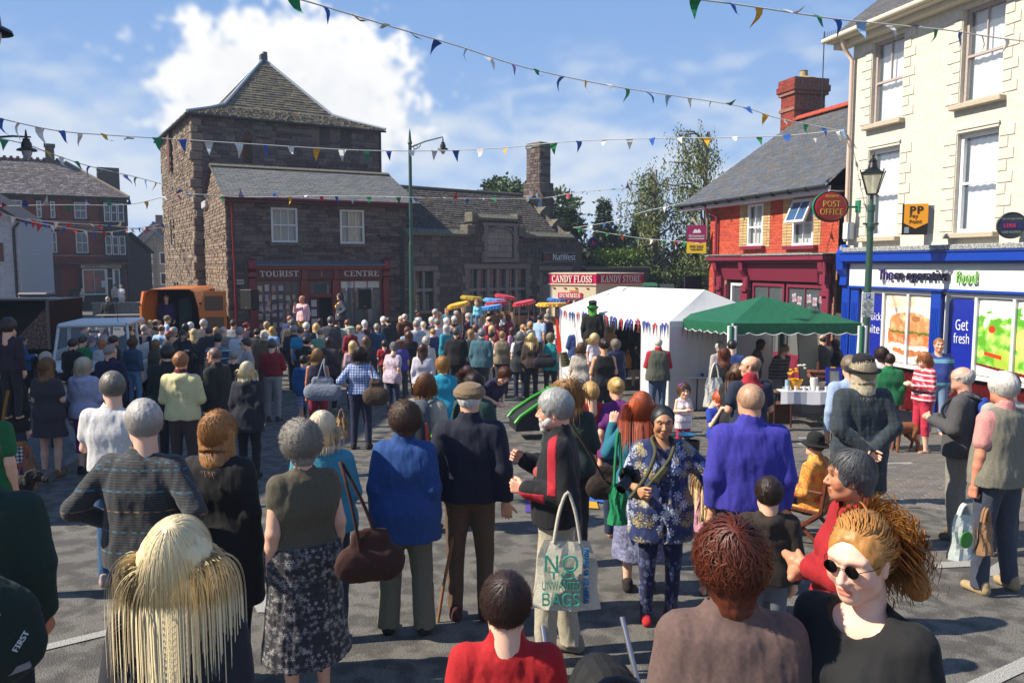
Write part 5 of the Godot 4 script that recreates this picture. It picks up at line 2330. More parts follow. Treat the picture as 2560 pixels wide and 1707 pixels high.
	for k in 12:
		Z("crest_tile",B9([[1.0+k*.26,y1+.1,-2.9,.24,.16,.3],[1.0+k*.26,y1+.22,-2.9,.1,.1,.06]]),M9("crest",K(.62,.42,.3),.9,.7,1.0),b)
	S9("slate_shed",B9([[0,1.5,0,1.7,3.0,1.6]]),mat("shed_wall",K(.2,.2,.18),.9),"small lean-to with a flat slate roof in the hedge","shed",turned(7.1,0,-44,20))
	S9("dark_awning",B9([[0,2.3,0,.9,1.3,.04]]),cloth("1c1a30"),"dark navy cloth hanging at the side of the brick house","awning",turned(6.1,0,-26.9,40))
func picture(kind:String)->StandardMaterial3D:
	var n:=160
	var im:=Image.create_empty(n,n,false,Image.FORMAT_RGB8)
	im.fill(K(.87,.85,.80) if kind=="bagel" else K(.88,.90,.84))
	var f:=FastNoiseLite.new()
	f.seed=8
	f.frequency=.03
	f.fractal_octaves=3
	for y in n:
		for x in n:
			var u:=x/float(n)
			var v:=y/float(n)
			var k:=f.get_noise_2d(x,y)
			var c:=im.get_pixel(x,y)
			if kind=="bagel":
				var px:=absf(u-.52)
				if v<.22+k*.12:
					c=K(.88,.70,.55).lerp(c,clampf(.4+k+absf(u-.3),0,1))
				if px<.42 and v>.24+px*px*.5 and v<.52+k*.03:
					c=K(.78,.52,.33).lerp(K(.93,.84,.68),clampf(k*1.2+(.42-v)*2.5,0,1))
					if U((u-.62)*1.0,(v-.33)*2.2).length()<.1:
						c=K(.62,.4,.26)
				elif px<.44 and v>.5 and v<.56+k*.05:
					c=K(.36,.42,.16)
				elif px<.45 and v>.54 and v<.72+k*.06:
					c=K(.87,.42,.24).lerp(K(.95,.62,.45),clampf(k*2.0+.3,0,1))
				elif px<.4 and v>.7 and v<.8+k*.05:
					c=K(.93,.93,.90)
				elif px<.33 and v>.78 and v<.9-px*.2:
					c=K(.72,.45,.28)
			else:
				if v>.28+k*.3-u*.1 and v<.86+u*.12:
					c=K(.35,.62,.18).lerp(K(.70,.85,.42),clampf(k*1.6+.45,0,1))
					var av:=U(u-.62,v-.5)
					if av.length()<.16 or U(u-.4,v-.78).length()<.15:
						c=K(.84,.85,.48).lerp(K(.6,.7,.25),clampf(av.length()*3.0-.1,0,1))
					if U(u-.2,v-.38).length()<.05 or absf(v-.72 -(u-.25)*.15)<.025 and u>.1 and u<.36 or U(u-.85,v-.6).length()<.09:
						c=K(.85,.25,.12)
				if v>.84+u*.1 and v<.87+u*.12:
					c=K(.42,.12,.15)
			im.set_pixel(x,y,c)
	var m:=mat("film_"+kind,Color.WHITE,.25)
	m.albedo_texture=ImageTexture.create_from_image(im)
	return m
func arched(w:float,h:float,z:float,x0:float,x1:float,uw:float)->MB:
	var m:=MN()
	var p:=P2([U(0,0),U(w,0)])
	for k in 5:
		var a:=PI*.5*k/4.0
		p.append(U(w-.14+.14*cos(a),h-.14+.14*sin(a)))
	for k in 5:
		var a:=PI*.5+PI*.5*k/4.0
		p.append(U(.14+.14*cos(a),h-.14+.14*sin(a)))
	for k in p.size():
		m.v.append(V(p[k].x,p[k].y,z))
		m.n.append(XB)
		m.c.append(Color.WHITE)
		m.t.append(U(lerpf(x0,x1,p[k].x/w),1.0-p[k].y/h))
	for k in range(1,p.size()- 1):
		m.i.append_array(PackedInt32Array([0,k+1,k]))
	return m
func build_white_shop():
	var o:=site(8.34,20.0,-74.4)
	var t:=T9("white_building","tall cream rendered building over a blue and white food shop","shop",o)
	var W:=8.6
	var H:=8.66
	var cream:=M9("cream_render",K(.80,.775,.715),.9,.93,.6,.05,true)
	var ups:=[rect(.68,6.62,1.68,8.52),rect(3.31,6.6,4.31,8.5),rect(5.95,6.6,6.95,8.5)]
	var mids:=[rect(.7,3.98,1.69,6.02),rect(3.32,3.98,4.32,6.0),rect(5.95,3.98,6.95,6.0)]
	var f:=MN()
	wall(f,0,W,2.7,H,ups+mids,.2)
	f.quad(V(0,0,-7),V(0,0,0),V(0,H,0),V(0,H,-7))
	f.quad(V(W,0,0),V(W,0,-7),V(W,H,-7),V(W,H,0))
	f.quad(V(W,0,-7),V(0,0,-7),V(0,H,-7),V(W,H,-7))
	f.quad(V(0,0,-.3),V(W,0,-.3),V(W,2.8,-.3),V(0,2.8,-.3))
	Z("wall",f,cream,t)
	var white:=mat("white_upvc",K(.85,.85,.85),.35)
	var old:=M9("old_paint",K(.76,.70,.66),.6,.7,4.0)
	var net:=K(.80,.81,.85)
	for k in 3:
		W9(t,ups[k],-.13,old,{"frame":.07,"cols":2,"top_bars":true,"rail":.5,"blind":net})
		W9(t,mids[k],-.13,white,{"frame":.08,"rail":.5,"blind":net})
		for h in [ups[k],mids[k]]:
			Z("sill",bx(V(h.get_center().x,h.position.y-.06,.06),V(h.size.x+.26,.11,.2),.015),M9("sill_paint",K(.74,.69,.60),.8,.8,3.0),t)
			for s in [-1,1]:
				for q in 9:
					var y:float=h.position.y+h.size.y*(q+.5)/9.0+.03
					var ww:=.34 if q%2==0 else .2
					Z("quoin",bx(V((h.position.x-.02-ww/2) if s<0 else (h.end.x+.02+ww/2),y,.008),V(ww,h.size.y/9.0-.016,.02),.006),cream,t)
		if k<3:
			Z("window_head",B9([[mids[k].get_center().x,mids[k].end.y+.1,.02,mids[k].size.x+.06,.05,.06],[mids[k].get_center().x,mids[k].end.y+.04,.01,mids[k].size.x+.02,.05,.04]]),cream,t)
	Z("eaves",B9([[W/2-.2,H+.04,.1,W+.5,.16,.3],[W/2-.2,H+.1,.26,W+.5,.04,.4]],.01),mat("eaves_cream",K(.78,.74,.66),.6),t)
	var gut:=MN()
	gut.bar(V(-.5,H+.16,.5),V(W,H+.16,.5),.07,8)
	Z("gutter",gut,mats["eaves_cream"],t)
	var pipe:=MN()
	pipe.tube(P3([V(.06,H+.1,.42),V(.06,H-.15,.3),V(.08,H-.4,.1),V(.1,3.9,.1)]),.05,.05,8)
	Z("downpipe",pipe,mat("pipe_pink",K(.77,.68,.62),.6),t)
	var rm:=MN()
	var e:=V(-.4,H+.14,.5)
	var top:=V(-.4,H+2.9,-3.2)
	rm.quad(e,e+V(W+.5,0,0),top+V(W+.5,0,0),top)
	rm.quad(V(W,H+.14,-7),V(-.4,H+.14,-7),top,top+V(W+.5,0,0))
	rm.tri(V(0,H,-7),V(0,H,0),top+V(.4,-.1,0))
	var roof:=Z("roof",rm,mats["roof_underlay"],t)
	var up:=(top-e).normalized()
	lay(roof,"slate","white_roof",X(Basis(XR,up,XR.cross(up)),e+XR.cross(up)*.008),poly4(0,0,5.5,(top-e).length()),[],{"h":[.195,.2],"l":[.27,.28],"bond":true,"proud":[.012,.02],"tones":[K(.38,.37,.37),K(.35,.345,.35),K(.41,.39,.37)],"mat":"slate_white_shop","lap":true,"gap":.006,"limit":150,"rough":.65,"mottle":.6})
	var blue:=mat("shop_blue",K(.045,.22,.60),.35)
	var film:=mat("film_blue",K(.09,.15,.55),.3)
	var board:=mat("fascia_white",K(.83,.83,.82),.45)
	Z("lead_cover",B9([[W/2+.1,3.68,.14,W-.3,.12,.34]],.02),M9("worn_lead",K(.66,.67,.66),.7,.6,1.5,.6),t)
	Z("cornice",B9([[W/2+.1,3.5,.16,W-.2,.2,.32],[W/2+.1,3.38,.12,W-.24,.06,.24],[W/2+.1,3.6,.17,W-.2,.03,.36]],.01),blue,t)
	Z("fascia",bx(V(W/2+.15,3.07,.05),V(W-.3,.55,.1)),board,t)
	Z("fascia_rail",bx(V(W/2+.15,2.79,.07),V(W-.3,.05,.14)),blue,t)
	var con:=MN()
	con.prism(P2([U(.0,2.8),U(.12,2.82),U(.1,3.02),U(.22,3.2),U(.24,3.5),U(.24,3.62),U(.12,3.82),U(0,3.66)]),-.12,.12,X(Basis(XU,-PI/2),V(.12,0,.04)))
	Z("console",con,blue,t)
	Z("console_cap",B9([[.12,3.72,.1,.1,.12,.3]],.02),mats["worn_lead"],t)
	for x in [.14,.47,3.02,6.0]:
		Z("pilaster",B9([[x,1.4,.0,.28,2.8,.14],[x,.5,.02,.32,1.0,.16]],.008),blue,t)
		var fl:=MN()
		for k in 4:
			fl.box(V(x-.075+k*.05,1.75,.072),V(.02,1.3,.02))
		Z("fluting",fl,blue,t)
	Z("plinth",bx(V(W/2,.55,-.02),V(W,1.1,.1)),M9("plinth_tile",K(.30,.06,.07),.35,.8,1.0),t)
	lay(t,"tile","plinth",XO(V(0,0,.03)),poly4(.65,.1,6.0,1.02),[rect(2.86,0,3.18,1.1)],{"h":[.15,.15],"l":[.15,.15],"bond":true,"proud":[.006,.008],"tones":[K(.36,.07,.08),K(.32,.06,.07)],"mat":"plinth","jit":.02,"gap":.012,"ch":.03,"limit":120,"rough":.3,"mottle":.9,"relief":.05})
	for bay in [[.66,2.82,"bagel"],[3.22,5.86,"salad"]]:
		var x0:float=bay[0]
		var x1:float=bay[1]
		Z("window_film",bx(V((x0+x1)/2,1.87,-.04),V(x1-x0,1.72,.02)),board,t)
		Z("sill",bx(V((x0+x1)/2,1.05,.05),V(x1-x0,.08,.22),.01),board,t)
		var ws:=[.62,.68,.68] if bay[2]=="bagel" else [.68,.8,.8]
		var x:=x0+.09
		for k in 3:
			var pane:=Node3D.new()
			pane.name="window"
			t.add_child(pane,true)
			pane.position=V(x,1.1,-.028)
			var w:float=ws[k]
			if k==0:
				Z("film",arched(w,1.53,.006,0,1,1),film,pane)
				var txt:=["Quick","bite"] if bay[2]=="bagel" else ["Get","fresh"]
				L9(pane,txt[0],[.46,.32][0 if bay[2]=="bagel" else 1],.22,board,X(Basis(XB,.03),V(w*.52,.98,.01)),false,false,.004)
				L9(pane,txt[1],.4,.21,board,X(Basis(XB,.03),V(w*.52,.7,.01)),false,false,.004)
			else:
				Z("film",arched(w,1.53,.006,(k-1)*.5,k*.5,1),picture(bay[2]),pane)
			Z("mullion",B9([[-.035,.76,.03,.06,1.62,.08],[w+.03,.76,.03,.045,1.62,.08],[w/2,1.6,.03,w+.1,.08,.08]],.012),board,pane)
			x+=w+.085
	L9(t,"The",.44,.26,mat("purple_letter",K(.2,.13,.42),.4),XO(V(1.6,3.1,.15)),false,false,.04)
	L9(t,"co-operative",1.55,.29,mat("navy_letter",K(.10,.09,.22),.4),XO(V(2.66,3.06,.15)),false,true,.04)
	L9(t,"food",.52,.25,mat("lime_letter",K(.50,.73,.36),.4),XO(V(3.88,3.07,.15)),false,false,.04)
	Z("alarm_box",bx(V(.2,4.15,.1),V(.26,.42,.16),.02),board,t)
	var po:=T9("post_office_sign","oval red POST OFFICE sign on a green bracket","sign",o*X(Basis(XU,D9(80)),V(.28,4.72,.72)))
	var d:=MN()
	d.lathe(P2([U(0,-.07),U(.33,-.07),U(.37,-.03),U(.37,.05)]),30,X(Basis(XR,PI/2).scaled(V(1.22,1,1)),V0))
	Z("rim",d,mat("sign_green",K(.13,.45,.36),.4),po)
	var d2:=MN()
	d2.lathe(P2([U(.34,.05),U(.3,.062),U(0,.07)]),30,X(Basis(XR,PI/2).scaled(V(1.22,1,1)),V0))
	Z("disc",d2,mat("sign_red",K(.60,.06,.06),.4),po)
	var gold:=mat("letter_gold",K(.85,.68,.25),.5)
	L9(po,"POST",.42,.14,gold,XO(V(0,.07,.08)),false,false)
	L9(po,"OFFICE",.56,.14,gold,XO(V(0,-.12,.08)),false,false)
	L9(po,"TALGARTH",.32,.05,gold,XO(V(0,.25,.072)),false,false)
	Z("bracket",B9([[.55,.0,0,.3,.05,.05],[.72,.02,0,.06,.28,.2]]),mats["sign_green"],po)
	var pp:=T9("pay_sign","yellow and black PayPoint sign projecting from the cream wall","sign",o*X(Basis(XU,D9(58)),V(2.62,4.3,.34)))
	Z("panel",bx(V(0,0,0),V(.5,.66,.05)),mat("sign_black",K(.05,.05,.05),.6),pp)
	var yy:=MN()
	yy.prism(P2([U(-.22,.33),U(-.22,-.08),U(.01,-.2),U(.25,-.08),U(.25,.33)]),.02,.032)
	Z("panel",yy,mat("pay_yellow",K(.87,.58,.08),.5),pp)
	var bk:=mats["sign_black"]
	L9(pp,"PP",.26,.16,bk,XO(V(.02,.2,.036)),false,true,.006)
	L9(pp,"Pay",.16,.1,bk,XO(V(-.03,.06,.036)),false,false,.006)
	L9(pp,"Point",.24,.08,bk,XO(V(.01,-.05,.036)),false,false,.006)
	Z("symbol",bx(V(-.16,-.23,.028),V(.09,.13,.008)),mat("symbol_grey",K(.5,.55,.58),.5),pp)
	Z("bracket",bx(V(.33,.0,-.05),V(.16,.6,.03)),mat("sign_grey",K(.45,.46,.48),.4),pp)
	var cm:=T9("cash_sign","round dark cash machine sign projecting from the cream wall","sign",o*X(Basis(XU,D9(52)),V(5.02,4.06,.32)))
	var cd:=MN()
	cd.lathe(P2([U(0,-.05),U(.25,-.05),U(.25,.03),U(.235,.045),U(.225,.03),U(0,.03)]),30,X(Basis(XR,PI/2),V0))
	Z("disc",cd,mat("disc_slate",K(.14,.16,.18),.4),cm)
	Z("band",bx(V(0,0,.035),V(.38,.13,.01)),mat("band_navy",K(.10,.10,.3),.4),cm)
	L9(cm,"LINK",.2,.07,mat("letter_pink",K(.65,.1,.25),.5),XO(V(-.03,0,.042)),false,true,.005)
	L9(cm,"the co-operative",.34,.045,mat("letter_grey",K(.5,.55,.55),.5),XO(V(0,.12,.034)),false,false,.004)
	L9(cm,"cash machine",.3,.045,mats["letter_grey"],XO(V(0,-.12,.034)),false,false,.004)
	Z("bracket",bx(V(.32,0,-.02),V(.14,.2,.03)),mats["sign_grey"],cm)
func build_far_side():
	var o:=site(-28.93,60.0,30.0)
	var t:=T9("brick_inn","dark red brick building with hipped slate roof and a white shop window","building",o)
	var W:=9.6
	var H:=8.15
	var ws:=[]
	for y in [[6.65,7.83],[4.17,5.66]]:
		for x in [[-3.27,-2.48],[-4.77,-4.48],[-5.62,-5.32],[-7.2,-6.5],[-8.6,-7.9]]:
			ws.append(rect(x[0],y[0],x[1],y[1]))
	var f:=MN()
	wall(f,-W,0,0,H,ws,.14)
	f.quad(V(0,0,0),V(0,0,-7),V(0,H,-7),V(0,H,0))
	f.quad(V(-W,0,-7),V(-W,0,0),V(-W,H,0),V(-W,H,-7))
	f.quad(V(0,0,-7),V(-W,0,-7),V(-W,H,-7),V(0,H,-7))
	var far_brick:=mat("far_brick",K(.53,.235,.165),.92)
	var im:=Image.create_empty(128,128,false,Image.FORMAT_RGB8)
	var r:=rnd(3)
	for y in 16:
		for x in 9:
			var s:=r.randf_range(.78,1.0)
			im.fill_rect(Rect2i(x*16 -(8 if y%2 else 0),y*8,15,7),K(s,s,s))
	far_brick.albedo_texture=ImageTexture.create_from_image(im)
	tri(far_brick,.75)
	Z("wall",f,far_brick,t)
	var white:=mat("white_paint",K(.80,.79,.77),.5)
	var black:=mat("black_paint",K(.035,.035,.04),.6)
	var band:=mat("pale_band",K(.58,.50,.42),.9)
	for h in ws:
		W9(t,h,-.06,white,{"frame":.06,"cols":2 if h.size.x>.6 else 1,"rail":.5,"dim_backing":K(.06,.06,.065)})
		Z("sill",bx(V(h.get_center().x,h.position.y-.08,.05),V(h.size.x+.3,.13,.14)),black,t)
		Z("window_arch",bx(V(h.get_center().x,h.end.y+.12,.012),V(h.size.x+.3,.2,.03)),mat("dark_brick_arch",K(.2,.1,.08),.9),t)
	for y in [6.42,6.1,3.98,5.9]:
		Z("brick_band",bx(V(-W/2,y,.008),V(W,.07,.02)),band,t)
	Z("eaves",bx(V(-W/2,H+.03,.16),V(W+.7,.14,.4)),black,t)
	var bay:=T9("corner_bay","black timber bay window on the corner of the brick building","bay window",o*XO(V(-.72,0,.2)))
	Z("bay",B9([[0,5.95,0,1.5,4.0,.5],[0,3.85,0,1.6,.3,.6],[0,7.95,0,1.7,.14,.7]],.03),black,bay)
	for y in [[6.45,7.82],[4.05,5.42]]:
		for x in [-.66,-.2,.26]:
			W9(bay,rect(x,y[0],x+.4,y[1]),.27,white,{"frame":.05,"rail":.5,"dim_backing":K(.09,.09,.1),"blind":K(.45,.43,.42),"blind_to":.5})
	Z("doorway",B9([[-5.1,1.7,.0,1.5,3.4,.1],[-5.1,3.35,.1,3.6,.16,.3]]),mat("dark_oak",K(.2,.12,.08),.6),t)
	Z("shop_front",B9([[-1.7,1.55,.06,3.1,3.1,.12]]),black,t)
	Z("shop_hood",B9([[-1.8,3.4,.3,3.9,.08,.7]]),mat("hood_lead",K(.3,.28,.27),.7),t)
	Z("fascia",bx(V(-1.72,3.2,.16),V(2.65,.24,.08)),mat("fascia_cream",K(.74,.70,.62),.6),t)
	L9(t,"GWYL",1.0,.15,mat("sign_black",K(.05,.05,.05),.6),XO(V(-2.25,3.2,.205)),true)
	L9(t,"TALGARTH",.9,.13,mat("sign_tan",K(.45,.33,.24),.6),XO(V(-.95,3.2,.205)),true)
	W9(t,rect(-2.98,1.1,-1.42,3.0),.14,white,{"frame":.09,"cols":2,"rail":.0,"dim_backing":K(.2,.15,.12)})
	W9(t,rect(-.92,1.1,-.5,3.0),.14,white,{"frame":.08,"rail":.0})
	Z("door_frame",B9([[-1.38,1.55,.16,.08,2.9,.1],[-.96,1.55,.16,.08,2.9,.1],[-1.17,2.3,.16,.4,.07,.1]]),white,t)
	Z("poster",bx(V(-1.62,1.9,.2),V(.28,.5,.01)),mats["blind_white"],t)
	var q:=MN()
	var e:=H+.1
	var ry:=11.0
	q.quad(V(-W-.3,e,.35),V(.35,e,.35),V(-3.6,ry,-3.5),V(-W-.3,ry,-3.5))
	q.tri(V(.35,e,.35),V(.35,e,-7.3),V(-3.6,ry,-3.5))
	q.quad(V(.35,e,-7.3),V(-W-.3,e,-7.3),V(-W-.3,ry,-3.5),V(-3.6,ry,-3.5))
	var roof:=Z("roof",q,mats["roof_underlay"],t)
	var a:=V(-W-.3,e,.35)
	var up:=V(0,ry-e,-3.85)
	var sl:=up.length()
	up=up.normalized()
	lay(roof,"slate","inn_roof",X(Basis(XR,up,XR.cross(up)),a+XR.cross(up)*.02),P2([U(0,0),U(W+.65,0),U(W-3.3,sl),U(0,sl)]),[],{"h":[.24,.25],"l":[.34,.36],"bond":true,"proud":[.015,.03],"tones":[K(.50,.45,.44),K(.44,.40,.40),K(.57,.53,.51),K(.40,.36,.36)],"mat":"slate_far","lap":true,"gap":.01,"limit":40,"mottle":.5,"scale":.5})
	for k in 14:
		Z("crest_tile",B9([[-W+k*.42,ry+.06,-3.5,.4,.14,.3],[-W+k*.42,ry+.2,-3.5,.2,.14,.1]]),M9("terracotta_far",K(.42,.25,.2),.9,.7,1.0),t)
	var hip:=MN()
	hip.tube(P3([V(.35,e+.06,.35),V(-3.6,ry+.06,-3.5)]),.1,.1,6)
	Z("hip_roll",hip,mat("hip_stone",K(.5,.45,.38),.9),t)
	Z("chimney",B9([[-4.6,11.3,-3.7,.6,1.9,.8],[-4.6,12.2,-3.7,.75,.2,.95]]),M9("far_chimney",K(.38,.33,.28),.9,.6,1.0),t)
	Z("chimney",B9([[-.6,9.9,-6.2,1.6,2.3,.8]]),mats["far_chimney"],t)
	var bb:=T9("menu_board","black chalkboard leaning by the shop window of the brick building","board",o*X(Basis(XR,-.1),V(-3.5,.1,.5)))
	Z("board",bx(V(0,.75,0),V(.75,1.4,.05)),mat("chalkboard",K(.05,.055,.06),.8),bb)
	for k in 5:
		Z("chalk_line",bx(V(0,1.2-k*.2,.03),V(.5 -(k%2)*.12,.02,.006)),mat("chalk",K(.4,.42,.43),.9),bb)
	var an:=T9("stone_annexe","low dark stone annexe with sloping roof right of the brick building","building",o*XO(V(.06,0,-.4)))
	var am:=MN()
	am.prism(P2([U(0,0),U(1.7,0),U(1.7,3.9),U(0,5.6)]),-5,0)
	Z("wall",am,M9("annexe_stone",K(.25,.22,.21),.95,.55,.8,2.0),an)
	Z("roof",B9([[.95,4.85,-2.5,2.2,.1,5.4]]),mat("annexe_slate",K(.22,.22,.23),.8),an,X(Basis(XB,-.78),V(-2.95,2.2,0)))
	var wo:=site(-27.03,44.0,20.0)
	var g:=T9("white_gable","white painted brick gable with a brown signboard at the left edge","building",wo)
	var gm:=MN()
	gm.prism(P2([U(-7,0),U(0,0),U(0,5.7),U(-3.5,8.2),U(-7,5.7)]),-9,0)
	Z("wall",gm,M9("white_wall_joint",K(.68,.68,.69),.9,.8,1.0),g)
	lay(g,"brick","white_brick",X(),P2([U(-2.6,0),U(0,0),U(0,5.7),U(-2.6,7.4)]),[],{"h":[.1,.14],"l":[.25,.5],"proud":[.012,.03],"tones":[K(.76,.76,.77),K(.73,.73,.74),K(.78,.77,.76)],"mat":"white_brick","jit":.4,"gap":.014,"limit":60,"mottle":.8})
	var verge:=MN()
	verge.box(V(-1.75,7.05,-4),V(4.5,.16,9),Basis(XB,-.62))
	Z("roof",verge,mat("dark_slate",K(.14,.14,.16),.8),g)
	var pipe:=MN()
	pipe.tube(P3([V(.05,5.6,.2),V(-.25,5.3,.1),V(-.25,0,.1)]),.07,.07,6)
	Z("downpipe",pipe,mats["black_iron"],g)
	Z("signboard",B9([[-1.35,4.0,.05,1.1,1.0,.06]],.02),mat("sign_brown",K(.36,.17,.12),.6),g)
	L9(g,"TOWN",.8,.2,mat("sign_cream",K(.66,.62,.55),.7),XO(V(-1.35,4.2,.09)),true)
	L9(g,"Books",.75,.22,mats["sign_cream"],XO(V(-1.35,3.85,.09)),true)
	var rows:=[[-40.5,86.0,4.2,4.6,6.6,K(.55,.50,.42),"low cream house with grey slate roof down the far street"],[-36.3,84.0,2.8,6.1,8.0,K(.78,.77,.76),"narrow white house beside the tower's left edge"],[-45.5,96.0,5.0,5.8,8.2,K(.60,.56,.52),"grey rendered house furthest down the far street"],[-33.5,100.0,6.0,5.6,8.0,K(.66,.62,.56),"cream house hidden mostly behind the tower"]]
	for h in rows:
		var n:=T9("far_house",h[6],"house",site(h[0],h[1],12.0),"houses down the far street")
		var hw:float=h[2]
		var hm:=MN()
		hm.prism(P2([U(0,0),U(hw,0),U(hw,h[3]),U(hw/2,h[4]),U(0,h[3])]),-8,0)
		Z("wall",hm,M9("far_render"+str(h[0]),h[5],.9,.85,.7),n)
		for s in [-1,1]:
			var rq:=MN()
			var lean:=atan2(h[4]- h[3],hw/2)
			rq.box(V(hw/2+s*hw/4,(h[3]+h[4])/2+.1,-3.9),V(hw*.5/cos(lean)+.3,.12,8.6),Basis(XB,-lean*s))
			Z("roof",rq,mat("far_slate",K(.35,.37,.40),.8),n)
		Z("chimney",bx(V(hw/2,h[4]+.5,-3),V(.7,1.4,.7)),mat("far_stack",K(.4,.25,.2),.9),n)
		for k in 4:
			var h2:=rect(hw*(.2+.4*(k%2)),1.2+2.2*int(k/2),hw*(.2+.4*(k%2))+.8,2.4+2.2*int(k/2))
			var pw:=Z("window",B9([[h2.get_center().x,h2.get_center().y,.02,.95,1.3,.08]]),white,n)
			Z("pane",bx(V(h2.get_center().x,h2.get_center().y,.065),V(.75,1.1,.02)),mat("far_pane",K(.12,.13,.15),.2),pw)
	var sc:=T9("scaffold","steel scaffolding with plank decks in front of the far cream house","scaffold",site(-40.2,82.5,12.0))
	for x in 4:
		for z in 2:
			var p:=MN()
			p.bar(V(x*1.1,0,z*.9),V(x*1.1,6.3,z*.9),.05,6)
			Z("standard",p,mat("scaffold_steel",K(.42,.36,.34),.5,.4),sc)
	for y in [1.9,3.0,3.9,5.0,6.0]:
		var p:=MN()
		p.bar(V(-.2,y,.9),V(3.5,y,.9),.045,6)
		Z("ledger",p,mats["scaffold_steel"],sc)
	for y in [2.0,4.0]:
		Z("plank",bx(V(1.65,y,.45),V(3.7,.06,.8)),mat("plank_wood",K(.62,.55,.42),.9),sc)
	var lw:=T9("low_wall","low pale wall across the far side of the square","wall",site(-24.5,49.0,18.0))
	Z("wall",bx(V(2.6,.5,0),V(7.6,.9,.3)),M9("pale_wall",K(.55,.52,.48),.9,.8,.7),lw)
	Z("coping",bx(V(2.6,.98,0),V(7.7,.08,.4)),M9("pale_coping",K(.62,.60,.57),.9,.8,.7),lw)
	var bar:=T9("striped_barrier","red and white striped barrier pole across the road behind the truck","barrier",site(-17.4,33.2,14.0))
	for k in 11:
		Z("stripe",bx(V(.2+k*.36,1.05+k*.004,0),V(.355,.11,.06)),mat("barrier_red" if k%2==0 else "barrier_white",K(.55,.1,.1) if k%2==0 else K(.72,.70,.68),.5),bar)
	Z("leg",B9([[.3,.5,0,.1,1.0,.1],[3.9,.5,0,.1,1.0,.1]]),mat("barrier_grey",K(.3,.3,.3),.6),bar)
	Z("shelf",bx(V(2.2,1.2,-.15),V(4.4,.05,.5)),mat("barrier_top",K(.55,.55,.55),.6),bar)
	S9("red_post",B9([[0,.6,0,.14,1.2,.14],[0,1.25,0,.2,.12,.2]],.03),mat("post_red",K(.6,.1,.06),.5),"short bright red post beside the low wall","post",turned(-16.9,0,-38.5,0))
	for k in 2:
		var n:=T9("terrace_house",["tall rendered terrace house at the left of the square, near end","tall rendered terrace house at the left of the square, far end"][k],"house",XO(V(-13.2,0,-7.2-k*6.0)),"terrace left of the square")
		var hm:=MN()
		hm.prism(P2([U(-8,-.2),U(0,-.2),U(0,9.7),U(-4,11.4),U(-8,9.7)]),-6.0,.0)
		Z("wall",hm,M9("terrace_render",K(.6,.57,.5),.9,.85,.7),n)
func leaf(m:MB,p:Vector3,d:Vector3,size:float,r:RandomNumberGenerator,slim:=.5):
	var side:=d.cross(V(r.randfn(),r.randfn(),r.randfn())).normalized()*size*slim
	var nn:=side.cross(d).normalized()
	if nn.y<0:
		nn=-nn
		side=-side
	var s:=m.v.size()
	m.v.append_array(P3([p,p+d*size*.5+side*.5,p+d*size,p+d*size*.5-side*.5]))
	m.n.append_array(P3([nn,nn,nn,nn]))
	m.c.append_array(PackedColorArray([m.col,m.col,m.col,m.col]))
	m.t.append_array(P2([Vector2.ZERO,Vector2.ZERO,Vector2.ZERO,Vector2.ZERO]))
	m.i.append_array(PackedInt32Array([s,s+2,s+1,s,s+3,s+2]))
func leaf_mat(key:String,c:Color)->StandardMaterial3D:
	var m:=mat(key,c,.6)
	m.backlight_enabled=true
	m.backlight=K(.5,.55,.2)
	return m
func birch(label:String,x:float,z:float,h:float,spread:float,seed_value:int):
	var t:=T9("birch_tree",label,"tree",turned(x,0,z),"trees behind the square")
	var r:=rnd(seed_value)
	var wood:=MN()
	wood.tube(P3([V0,V(.1,h*.4,0),V(-.1,h*.75,.1),V(.05,h*.97,0)]),.22,.04,8)
	var crown:=MN()
	for k in 34:
		var y:=h*r.randf_range(.28,.93)
		var a:=r.randf()*TAU
		var l:=spread*r.randf_range(.4,1.0)*(1.15-absf(y/h-.55))
		var b:=V(cos(a),0,sin(a))*l+V(0,y+l*r.randf_range(.1,.5),0)
		wood.tube(P3([V(0,y,0),V(b.x*.5,(y+b.y)*.5+.3,b.z*.5),b]),.06,.02,5)
		for s in 15:
			var p:=V(0,y,0).lerp(b,r.randf_range(.35,1.08))+V(r.randfn()*.25,r.randfn()*.2+.15,r.randfn()*.25)
			var drop:=r.randf_range(.5,2.6)*(.6+.4*(1.0-y/h))
			var n:=int(drop/.075)
			var sway:=V(r.randfn()*.12,0,r.randfn()*.12)
			var tone:=r.randf_range(.75,1.2)
			for q in n:
				crown.col=K(tone*r.randf_range(.85,1.15),tone,tone*r.randf_range(.7,1.0))
				leaf(crown,p+V(r.randfn()*.05,0,r.randfn()*.05),V(r.randfn()*.5,-.8,r.randfn()*.5).normalized(),r.randf_range(.1,.18),r)
				p+=V(0,-.075,0)+sway*.05
	Z("trunk",wood,M9("birch_bark",K(.5,.47,.43),.9,.5,1.5),t)
	Z("crown",crown,leaf_mat("birch_leaf",K(.40,.43,.22)),t)
